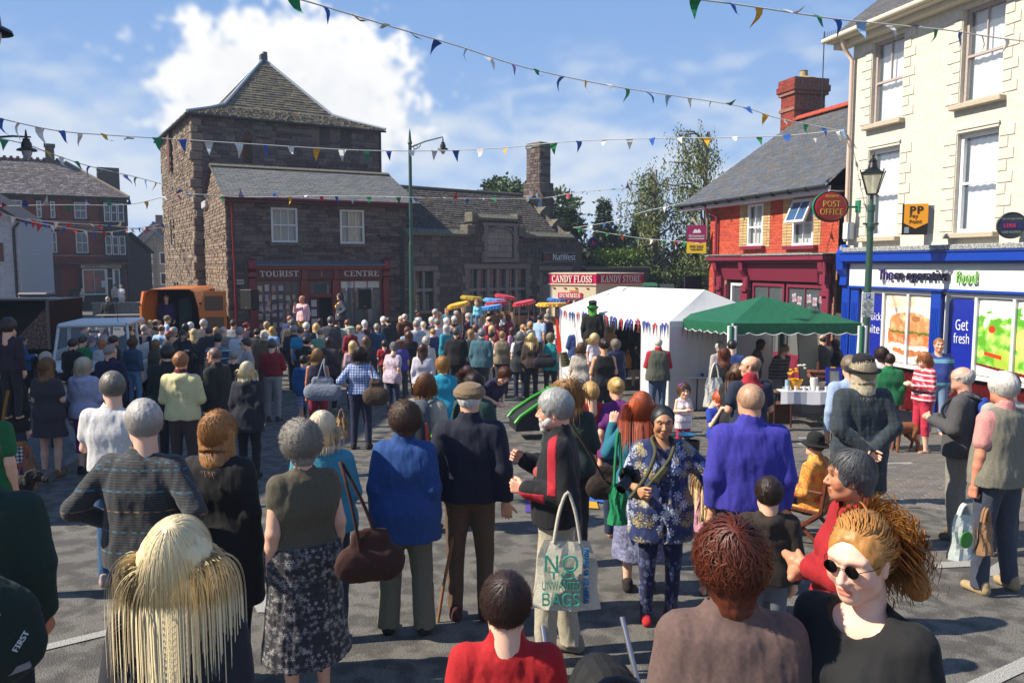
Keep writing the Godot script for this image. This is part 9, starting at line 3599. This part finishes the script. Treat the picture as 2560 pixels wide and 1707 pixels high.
func dog(label:String,at:Transform3D,coat:String,legs_c:String,s:float,woolly:float):
	var t:=T9("dog",label,"dog",at.scaled_local(Vector3.ONE*s))
	var q:=Job.new()
	q.cell=.016
	q.b(V(0,.42,.16),V(0,.43,-.2),.115,.095,.06)
	q.b(V(0,.4,.16),V(0,.52,.3),.09,.062,.05)
	q.b(V(0,.55,.33),V(0,.54,.36),.068,.06,.03)
	q.b(V(0,.53,.38),V(0,.5,.48),.04,.03,.02)
	q.b(V(0,.47,-.26),V(0,.6,-.38),.025,.012,.02)
	for x in [-1,1]:
		q.b(V(.055*x,.58,.3),V(.085*x,.48,.31),.024,.028,.015)
		q.b(V(.07*x,.38,.15),V(.07*x,.2,.14),.045,.03,.03)
		q.b(V(.07*x,.2,.14),V(.07*x,.03,.16),.028,.026,.01)
		q.b(V(.075*x,.4,-.18),V(.085*x,.28,-.12),.065,.045,.03)
		q.b(V(.085*x,.28,-.12),V(.08*x,.16,-.25),.038,.025,.015)
		q.b(V(.08*x,.16,-.25),V(.08*x,.03,-.22),.025,.026,.01)
	q.amp=.008+woolly
	q.freq=V(40,40,40)
	for k in 4:
		q.paint.append([V(.08*(1 if k%2 else -1),.1,.15 if k<2 else -.22),.19,hx(legs_c)])
	q.run()
	Z("body",q.mesh(),mat("dog_"+coat,hx(coat),.9),t)
func build_props():
	var bq:=Job.new()
	bq.cell=.007
	bq.b(V(-.045,-.055,.035),V(.045,-.055,.035),.035,.035,.03)
	bq.b(V(0,-.085,.06),V(0,-.11,.065),.042,.03,.03)
	bq.b(V(-.03,-.047,.085),V(.03,-.047,.085),.013,.013,.015)
	bq.b(V(0,-.066,.12),V(0,-.066,.11),.016,.016,.006,1.4,1.0,1.0)
	bq.amp=.004
	bq.freq=V(90,30,90)
	bq.run()
	var bm:Node3D=tags["beard"][0]
	var bj:=joints(tags["beard"][1])
	Z("beard",bq.mesh(),hair_mat("c4beb6"),bm,bj.head)
	var bg:=sack("cream cotton bag lettered NO TO UNWANTED BAGS on the bearded man's forearm",X(Basis(XU,D9(-2)),V(.335,1.66,-4.7)),.4,.42,"c4beac",.3)
	var teal:=mat("print_teal",K(.25,.60,.52),.8)
	for w in [["NO",.2,.1,-.12],["TO",.16,.045,-.195],["UNWANTED",.23,.055,-.26],["BAGS",.23,.08,-.345]]:
		L9(bg,w[0],w[1],w[2],teal,XO(V(-.035,w[3],.062)),false,false,.012)
	L9(bg,"FRIENDS OF THE EARTH",.34,.035,mat("print_blue",K(.2,.42,.6),.8),X(Basis(XB,-PI/2),V(.115,-.2,.05)),false,true,.014)
	var badge:=MN()
	badge.lathe(P2([U(.032,0),U(.032,.004),U(0,.006)]),18)
	Z("badge",badge,mat("badge_red",K(.6,.2,.2),.6),bm,X(Basis(XB,-1.2)*Basis(XR,.5),V(.13,1.27,.115)))
	var ws:=T9("walking_stick","knobbly wooden walking stick under the hand of the man in the flat cap","walking stick")
	var wm:=MN()
	wm.tube(P3([V(-.545,.71,-5.62),V(-.5,1.0,-5.64),V(-.44,1.3,-5.66),V(-.4,1.52,-5.68),V(-.395,1.57,-5.68)]),.011,.014,8)
	wm.tube(P3([V(-.33,1.6,-5.7),V(-.395,1.58,-5.68),V(-.47,1.555,-5.66)]),.017,.016,8)
	Z("stick",wm,M9("stick_wood",K(.62,.42,.24),.6,.7,8.0),ws)
	Z("ferrule",bx(V(-.545,.7,-5.62),V(.026,.04,.026),.005),mat("ferrule",K(.35,.32,.28),.7),ws)
	var fj:=on("floral",X())
	var cam:=T9("camera","black camera with a long lens held by the woman in indigo","camera",X(Basis(XU,D9(-35))*Basis(XR,.45),V(.79,1.93,-5.2)))
	var cb:=mat("camera_black",K(.025,.025,.028),.35)
	Z("camera_body",B9([[0,0,0,.135,.09,.06],[.0,.055,0,.06,.035,.055],[-.05,0,.02,.035,.085,.05]],.012),cb,cam)
	var lens:=MN()
	lens.lathe(P2([U(.034,.02),U(.034,.07),U(.037,.075),U(.037,.12),U(.033,.125),U(.033,.15),U(.028,.15),U(.026,.13),U(.0,.125)]),20,X(Basis(XR,PI/2),V0))
	Z("lens",lens,cb,cam)
	var stp:=T9("camera_strap","olive and grey camera strap across the woman in indigo","strap",fj)
	Z("webbing",strap([V(-.3,1.1,.28),V(-.16,1.25,.2),V(-.08,1.42,.14),V(-.085,1.5,.02),V(.0,1.5,-.08),V(.09,1.49,.02),V(.03,1.38,.16),V(-.1,1.24,.22),V(-.22,1.12,.28)],.016),cloth("4a4a30"),stp)
	Z("pad",B9([[.0,0,0,.16,.05,.03]],.01),cloth("5c5c38"),stp,X(Basis(XB,.85),V(-.06,1.27,.225)))
	H9("brown leather shoulder bag of the woman in olive taupe",X(Basis(XU,.3),V(-.79,1.86,-4.3)),.24,.3,.5,"3c1c12",[[V(-.06,-.1,.03),V(-.09,.1,.05),V(-.13,.3,.02),V(-.15,.38,-.06)],[V(.05,-.1,.0),V(-.02,.12,.0),V(-.1,.3,-.02),V(-.14,.38,-.08)]])
	sack("bright green cloth bag hanging from the red-haired woman's shoulder",XO(V(.83,1.62,-6.1)),.15,.32,"0c8050",.42)
	H9("silver grey handbag on the arm of the woman in red trousers",XO(V(-3.14,1.47,-13.05)),.46,.4,.35,"8890a0",[[V(-.1,-.1,0),V(-.02,.15,.02),V(.02,.3,-.06)],[V(.1,-.1,0),V(.04,.15,.02),V(.03,.3,-.06)]])
	var pb:=sack("brown paper carrier with dark red dots in the hand of the woman in red trousers",XO(V(-2.87,.78,-13.2)),.26,.36,"b08c60",.13)
	for k in 9:
		var dt:=MN()
		dt.lathe(P2([U(.018,0),U(0,.003)]),8,X(Basis(XR,PI/2),V(-.07+(k%3)*.07,-.29+int(k/3)*.09,.058-int(k/3)*.008)))
		Z("dot",dt,mat("dot_red",K(.35,.05,.05),.8),pb)
	H9("slim brown shoulder bag on the woman in blue gingham",XO(V(-2.2,1.48,-12.72)),.16,.44,.5,"4a3a2c",[[V(-.02,-.1,0),V(-.06,.16,.03),V(-.08,.3,.0)]])
	var mb:=T9("bag","mustard framed bag with a chequered patchwork front at the left edge","bag",turned(-5.93,1.1,-9.3,10))
	Z("pouch",bx(V(0,-.02,0),V(.28,.3,.09),.02),mat("bag_mustard",K(.55,.32,.06),.6),mb)
	Z("front",bx(V(.01,-.02,.046),V(.22,.2,.01)),cloth("gingham 1c2034 c8c4c0"),mb)
	Z("strap",strap([V(-.12,.12,0),V(-.08,.45,.02),V(-.02,.75,.0)],.018),cloth("8a5a18"),mb)
	sack("brown paper carrier hanging below the mustard bag",turned(-5.72,1.05,-9.25),.17,.36,"8a5c3c",.14)
	H9("coral red handbag on the shoulder of the woman in black",turned(4.02,1.12,-19.25),.36,.34,.4,"b83440",[[V(-.12,-.05,0),V(-.1,.2,0),V(-.12,.32,-.05)],[V(.1,-.05,0),V(-.02,.2,0),V(-.1,.32,-.05)]])
	sack("white patterned cloth bag on the auburn woman's arm",turned(3.3,1.5,-12.85),.34,.48,"floral c8c4bc 9a9488 b0aaa0",.24)
	H9("shiny dark handbag under the arm of the woman in teal",turned(.78,1.2,-18.95),.42,.34,.4,"24202a",[[V(-.1,-.05,0),V(-.08,.2,0),V(-.02,.3,-.05)]])
	H9("dark brown handbag of the woman in the beige gilet",turned(.1,.86,-19.75),.26,.26,.4,"1c1210",[[V(-.05,-.05,0),V(-.02,.3,0)]])
	H9("dark brown bag and strap across the mother in dark green",turned(.84,1.6,-6.72),.26,.3,.5,"2c1c14",[[V(-.05,-.1,.05),V(-.17,.12,.14),V(-.36,.42,.12)]])
	var bk:=T9("basket","tall woven basket carried by the youth in blue fleece","basket",X(Basis(XB,.25),V(1.43,.68,-20.75)))
	Z("basket",lathe_mb([[.0,0],[.13,0],[.1,.34],[.09,.36],[.085,.34]],16),M9("rush",K(.42,.40,.24),.9,.6,8.0),bk)
	for k in 5:
		var rg:=MN()
		var pts:=P3()
		for n in 17:
			pts.append(V(cos(n*TAU/16)*(.131-k*.007),.03+k*.08,sin(n*TAU/16)*(.131-k*.007)))
		rg.tube(pts,.008,.008,5)
		Z("woven_band",rg,mat("rush_band",K(.36,.33,.2),.9),bk)
	sack("orange carrier bag beside the woman in the black cardigan",turned(3.1,.9,-21.1),.2,.32,"c87c10",.16)
	var rk:=T9("rucksack","bright blue drawstring rucksack on the man in grey hooded top","rucksack",on("hoodie",X()))
	Z("sack",soft([[V(0,1.1,-.2),V(0,1.36,-.19),.13,.1,.05,1.1,.55],[V(-.07,1.08,-.2),V(.07,1.08,-.2),.1,.1,.05,1,.6]],.016,.008),cloth("0c3c9c"),rk)
	for s in [-1,1]:
		Z("strap",strap([V(.04*s,1.42,-.2),V(.11*s,1.47,-.08),V(.12*s,1.45,.06),V(.14*s,1.3,.15),V(.17*s,1.12,.0)],.014),cloth("141418"),rk)
	var r2:=T9("rucksack","grey rucksack with coral panels on the brown bobbed woman","rucksack",on("beige",X()))
	Z("sack",soft([[V(0,1.0,-.2),V(0,1.36,-.19),.13,.11,.05,1.0,.7],[V(0,1.42,-.17),V(0,1.42,-.17),.09,.09,.04,1.1,.6]],.014,.006),cloth("4c5560"),r2)
	Z("pocket",soft([[V(0,1.02,-.27),V(0,1.24,-.26),.09,.075,.04,1.0,.45]],.012),cloth("23262c"),r2)
	for s in [-1,1]:
		Z("coral_panel",soft([[V(.1*s,.98,-.235),V(.08*s,1.26,-.235),.03,.022,.02]],.012),cloth("d04c3c"),r2)
		Z("strap",strap([V(.06*s,1.44,-.18),V(.11*s,1.485,-.06),V(.12*s,1.44,.08),V(.14*s,1.2,.15),V(.15*s,1.0,-.02)],.022),cloth("6a7480"),r2)
	S9("tennis_ball",soft([[V0,V0,.034,.034]],.012),mat("ball_lime",K(.45,.65,.08),.8),"lime green ball in the side pocket of the grey rucksack","ball",on("beige",XO(V(-.15,1.13,-.22))))
	var cb2:=sack("clear and green plastic carrier bag in the waistcoat man's hand",turned(3.57,1.37,-6.12,10),.24,.36,"c8d0c8",.08)
	var lg:=MN()
	lg.lathe(P2([U(.07,0),U(.065,.005),U(.0,.006)]),20,X(Basis(XR,PI/2).scaled(V(.8,1,1.3)),V(-.01,-.19,.05)))
	Z("print",lg,mat("print_green",K(.25,.55,.2),.6),cb2)
	sack("brown paper bag beside the plastic carrier in the waistcoat man's hand",turned(3.73,1.32,-6.1,20),.16,.26,"9c7450",.1)
	var mic:=MN()
	mic.bar(V(0,-.12,0),V(0,.02,0),.016,8)
	mic.lathe(P2([U(.0,.0),U(.03,.03),U(.024,.06),U(0,.07)]),12)
	S9("microphone",mic,mat("mic_dark",K(.08,.08,.09),.4,.5),"dark microphone held up by the speaker in the striped shirt","microphone",on("speaker",X(Basis(XR,-.5),joint("speaker","W-1")+V(.05,.11,.06))))
	S9("chain_of_office",strap([V(-.13,1.46,.02),V(-.1,1.36,.13),V(0,1.22,.17),V(.1,1.36,.13),V(.13,1.46,.02)],.014),mat("gold_chain",K(.7,.5,.15),.3,.8),"gold chain of office round the official's neck","chain",on("mayor",X()))
	cone("orange traffic cone on the road beside the bearded man's face",turned(.3,ground_at(0,-15.3),-15.3))
	cone("orange traffic cone half hidden by the red jacket",turned(1.9,ground_at(0,-4.9)+.004,-4.9))
	var cols:=["4a2c88","c89818","1c5cb0","b02c28"]
	for k in 4:
		var m:=MN()
		sheet(m,[[.15+k*.3,-8.8-k*.3],[.75+k*.25,-8.75-k*.2],[.8+k*.25,-9.9-k*.4],[.2+k*.3,-10.1-k*.4]],.012+k*.004)
		S9("play_mat",m,cloth(cols[k]),["purple play mat on the road behind the bearded man","yellow play mat between the purple and blue ones","blue play mat behind the mother in dark green","red play mat furthest from the bearded man"][k],"mat")
	for k in 3:
		S9("plastic_dish",lathe_mb([[0,0],[.1,.01],[.14,.05],[.13,.05],[.09,.018],[0,.012]],18),mat("dish%d"%k,[K(.55,.12,.45),K(.8,.6,.08),K(.05,.3,.45)][k],.35),["magenta plastic dish on the purple mat","yellow plastic dish on the play mats","blue plastic bowl balanced before the little girl"][k],"dish",[turned(.42,ground_at(0,-9.3)+.06,-9.3),turned(1.0,ground_at(0,-9.8)+.05,-9.8),turned(2.63,.74,-11.8)][k])
	S9("black_tub",lathe_mb([[0,0],[.11,0],[.13,.36],[.12,.36],[.1,.05]],18),mat("tub_black",K(.03,.03,.035),.5),"black tub standing before the little girl in white","tub",turned(2.68,ground_at(0,-11.7),-11.7))
	S9("suitcase",B9([[0,.24,0,.42,.44,.16],[0,.47,0,.14,.03,.03]],.02),M9("case_brown",K(.30,.13,.08),.6,.8,3.0),"old brown suitcase behind the child in pink","suitcase",turned(2.35,ground_at(0,-9.3)+.012,-9.3,10))
	dog("brown and white dog standing beside the clothes rail",turned(6.35,ground_at(0,-12.7)+.02,-12.7,-80),"7a4c2c","f0e4d8",.9,.0)
	dog("curly black dog on a red lead at the left kerb",turned(-5.42,ground_at(0,-8.35),-8.35,80),"100d0d","ffffff",1.0,.012)
	S9("dog_lead",strap([V(-5.55,1.25,-9.0),V(-5.5,1.05,-8.7),V(-5.3,1.0,-8.38)],.008),cloth("a02838"),"red lead of the curly black dog","lead")
	var bt:=T9("child_trailer","green and black child trailer on the road","child trailer",turned(.5,ground_at(0,-14.3),-14.3,12))
	var hull:=MN()
	hull.prism(P2([U(-.5,.18),U(.5,.18),U(.52,.55),U(.3,.78),U(-.1,.62),U(-.5,.35)]),-.3,.3)
	Z("cabin",hull,mat("trailer_mesh",K(.07,.07,.08),.7),bt)
	for z in [-.31,.31]:
		var rail:=MN()
		rail.tube(P3([V(-.52,.33,z),V(-.42,.45,z),V(-.1,.66,z),V(.26,.84,z),V(.46,.9,z)]),.035,.035,6)
		Z("rail",rail,mat("trailer_green",K(.15,.55,.08),.4),bt)
		var wh:=MN()
		var ring:=P3()
		for n in 25:
			ring.append(V(.3+.24*cos(n*TAU/24),.25+.24*sin(n*TAU/24),z*1.2))
		wh.tube(ring,.02,.02,6)
		for n in 8:
			wh.bar(V(.3,.25,z*1.2),V(.3+.24*cos(n*TAU/8),.25+.24*sin(n*TAU/8),z*1.2),.004,4)
		Z("wheel",wh,mats["tyre"],bt)
	Z("canopy",bx(V(.34,.86,0),V(.3,.05,.62),.02),mats["trailer_green"],bt)
	var hb:=MN()
	hb.tube(P3([V(.45,.9,-.28),V(.72,1.02,-.28),V(.74,1.02,.28),V(.45,.9,.28)]),.014,.014,6)
	Z("push_bar",hb,mat("bar_silver",K(.6,.6,.62),.3,.8),bt)
	var fl:=T9("safety_flag","tall orange safety flag on a thin white pole","flag",turned(.86,ground_at(0,-13.8),-13.8))
	var pole:=MN()
	pole.bar(V(.06,.6,0),V(-.06,1.98,0),.007,5)
	Z("pole",pole,mats["pole_white"],fl)
	var of:=MN()
	of.quad(V(-.07,1.56,.01),V(.01,1.6,.03),V(-.06,2.14,.02),V(-.1,2.18,.0))
	Z("flag",of,mat("flag_orange",K(.88,.16,.03),.6),fl)
	var pr:=T9("pushchair","black hooded pushchair at the bottom edge with an empty seat","pushchair",turned(.37,ground_at(0,-2.75),-2.78,14))
	var hood:=MN()
	var rows:=7
	for k in rows:
		var a0:=.15+k*.2
		var a1:=a0+.2
		for n in 14:
			var p:=[]
			for e in [[a0,n],[a1,n],[a1,n+1],[a0,n+1]]:
				var ph:float=PI*e[1]/14.0
				var rr:=.155+.006*(1.0 if int(e[0]*5.0+.3)%2==0 else .0)
				p.append(V(cos(ph)*rr,.72+sin(ph)*rr*1.55*cos(e[0]- .6),-sin(e[0]- .3)*.26*sin(ph)- .02))
			hood.quad(p[3],p[2],p[1],p[0])
	Z("hood",hood,mat("pram_black",K(.022,.022,.027),.8),pr)
	var rim:=MN()
	var rp:=P3()
	for n in 19:
		var ph:=PI*n/18.0
		rp.append(V(cos(ph)*.16,.7+sin(ph)*.245,.03))
	rim.tube(rp,.019,.019,8)
	Z("hood_rim",rim,mat("pram_rim",K(.10,.09,.11),.55),pr)
	Z("seat",soft([[V(0,.4,-.05),V(0,.75,-.14),.13,.14,.05,1.1,.5],[V(0,.36,.0),V(0,.34,.25),.13,.12,.05,1.1,1.0]],.018),cloth("14141c"),pr)
	var frm:=MN()
	for s in [-1,1]:
		frm.tube(P3([V(.18*s,.08,.32),V(.18*s,.45,.05),V(.18*s,.7,-.1),V(.17*s,1.0,-.34)]),.012,.012,6)
		frm.bar(V(.18*s,.08,-.3),V(.18*s,.5,.02),.012,6)
	Z("frame",frm,mats["bar_silver"],pr)
	for s in [-1,1]:
		for z in [.34,-.32]:
			var w:=MN()
			w.lathe(P2([U(0,-.02),U(.08,-.02),U(.09,0),U(.08,.02),U(0,.02)]),16,X(Basis(XB,PI/2),V(.2*s,.09,z)))
			Z("wheel",w,mats["tyre"],pr)
	var fa:=T9("first_aid_bag","dark green FIRST AID rucksack with a white cross at the lower left edge","bag",X(Basis(XU,.35)*Basis(XB,.25),V(-2.02,1.92,-3.05)))
	Z("sack",soft([[V(-.08,-.12,0),V(-.08,.1,0),.14,.13,.05,1.1,.75],[V(.0,-.1,0),V(.02,.02,0),.12,.11,.05,1.0,.7]],.014,.005),cloth("0a241c"),fa)
	var wt:=mat("print_white",K(.72,.74,.75),.7)
	Z("cross",B9([[0,0,0,.07,.022,.006],[0,0,0,.022,.07,.0065]]),wt,fa,XO(V(-.01,.07,.104)))
	L9(fa,"FIRST",.085,.022,wt,X(Basis(XB,.75),V(.055,-.07,.098)),false,true,.006)
	Z("tape",bx(V(-.05,-.18,.075),V(.2,.025,.02)),mat("reflective_tape",K(.48,.49,.5),.4),fa)
	var ch:=T9("folding_chair","folding wooden chair with a patterned yellow cloth seat","chair",turned(2.98,ground_at(0,-7.75),-7.75,-135))
	var wd:=M9("chair_wood",K(.42,.20,.09),.5,.7,4.0)
	for s in [-1,1]:
		for e in [[V(.24*s,.02,.2),V(.24*s,.36,-.2)],[V(.21*s,.02,-.22),V(.21*s,.36,.2)],[V(.25*s,.36,-.21),V(.25*s,.82,-.27)],[V(.25*s,.36,.18),V(.25*s,.56,.18)]]:
			var m:=MN()
			var d:Vector3=(e[1]- e[0])
			m.box((e[0]+e[1])*.5,V(.03,d.length(),.035),Basis(XR,atan2(d.z,d.y)),.004)
			Z("leg",m,wd,ch)
		Z("arm",bx(V(.25*s,.57,.0),V(.05,.022,.46),.006),wd,ch)
		Z("seat_rail",bx(V(.22*s,.36,0),V(.035,.035,.42),.004),wd,ch)
	for z in [-.21,.2]:
		Z("stretcher",bx(V(0,.06,z),V(.48,.025,.03),.004),wd,ch)
	Z("back_rail",bx(V(0,.36,-.2),V(.5,.05,.03),.004),wd,ch)
	Z("brass_plate",B9([[-.18,.36,-.218,.06,.05,.008],[.18,.36,-.218,.06,.05,.008]]),mat("brass",K(.6,.48,.22),.35,.8),ch)
	Z("seat",bx(V(0,.38,0),V(.44,.02,.4),.008),cloth("sunny d89c40 a81810 c05018"),ch)
	Z("backrest",bx(V(0,.68,-.26),V(.46,.24,.02),.008),cloth("sunny d89c40 a81810 c05018"),ch)
	p("seated man in black bowler hat and yellow patterned jacket",2.99,-7.7,1.5,-135,"m|short|3c2c24|jacket|sunny d89c40 a81810 c05018|trousers|34363c|down",{"sit":true,"lvl":1,"hat":"bowler","hatc":"0e0e10","shoes":"0e0e10","hem":.9,"up":-.06,"left":[V(.07,-.26,.02),V(.02,-.02,.25),V(0,1,0),.7]})
	p("stilt walker in black top hat and tailcoat with rainbow hair and red trousers",2.03,-20.0,1.72,172,"m|wavy|2ca028|jacket|100f0e|trousers|a80c14|down",{"up":.62,"lvl":1,"hem":.62,"hat":"top","hatc":"0c0d0c","tag":"stilt","hat_tip":-.2,"girth":1.1})
	var st:Node3D=tags["stilt"][0]
	for s in [-1,1]:
		Z("stilt_leg",soft([[V(.1*s,.12,0),V(.1*s,-.6,0),.085,.1,.02]],.03,.006),cloth("a80c14"),st)
		Z("cuff",soft([[joints(tags["stilt"][1])["W%d"%s],joints(tags["stilt"][1])["W%d"%s]+V(0,.07,0),.05,.05]],.012,.006),cloth("b01018"),st)
	var hd:Transform3D=joints(tags["stilt"][1]).head
	Z("hair",soft([[V(-.05,-.05,-.07),V(.06,-.12,-.08),.05,.04]],.014,.012),hair_mat("c83010"),st,hd)
	Z("hair",soft([[V(.08,.0,-.02),V(.09,-.09,-.02),.045,.04]],.014,.012),hair_mat("5030b0"),st,hd)
	var gg:=MN()
	gg.lathe(P2([U(.112,.065),U(.112,.085)]),20)
	Z("goggle_band",gg,mat("goggle_green",K(.02,.4,.22),.4),st,hd*X(Basis(XR,-.2),V(0,-.005,-.01)))
	var cx:=T9("hair_bow","purple flower on the headband of the little girl in white","hair ornament",on("girl",joint_head("girl")*XO(V(-.05,.12,.02))))
	Z("flower",soft([[V(-.02,0,0),V(.03,.01,0),.03,.028]],.012,.008),mat("bow_purple",K(.5,.12,.6),.6),cx)
func joint_head(tag:String)->Transform3D:
	return joints(tags[tag][1]).head
const XR:=Vector3.RIGHT
const XU:=Vector3.UP
const XB:=Vector3.BACK
func P2(a:=[])->PackedVector2Array:
	return PackedVector2Array(a)
func P3(a:=[])->PackedVector3Array:
	return PackedVector3Array(a)
func X(b:=Basis(),o:=V0)->Transform3D:
	return Transform3D(b,o)
func MN()->MB:
	return MB.new()
func K(r:float,g:float,b:float,a:=1.0)->Color:
	return Color(r,g,b,a)
func V(x:float,y:float,z:float)->Vector3:
	return Vector3(x,y,z)
func U(x:float,y:float)->Vector2:
	return Vector2(x,y)
const V0:=Vector3(0,0,0)
func D9(a:float)->float:
	return deg_to_rad(a)
func XO(o:Vector3)->Transform3D:
	return Transform3D(Basis(),o)
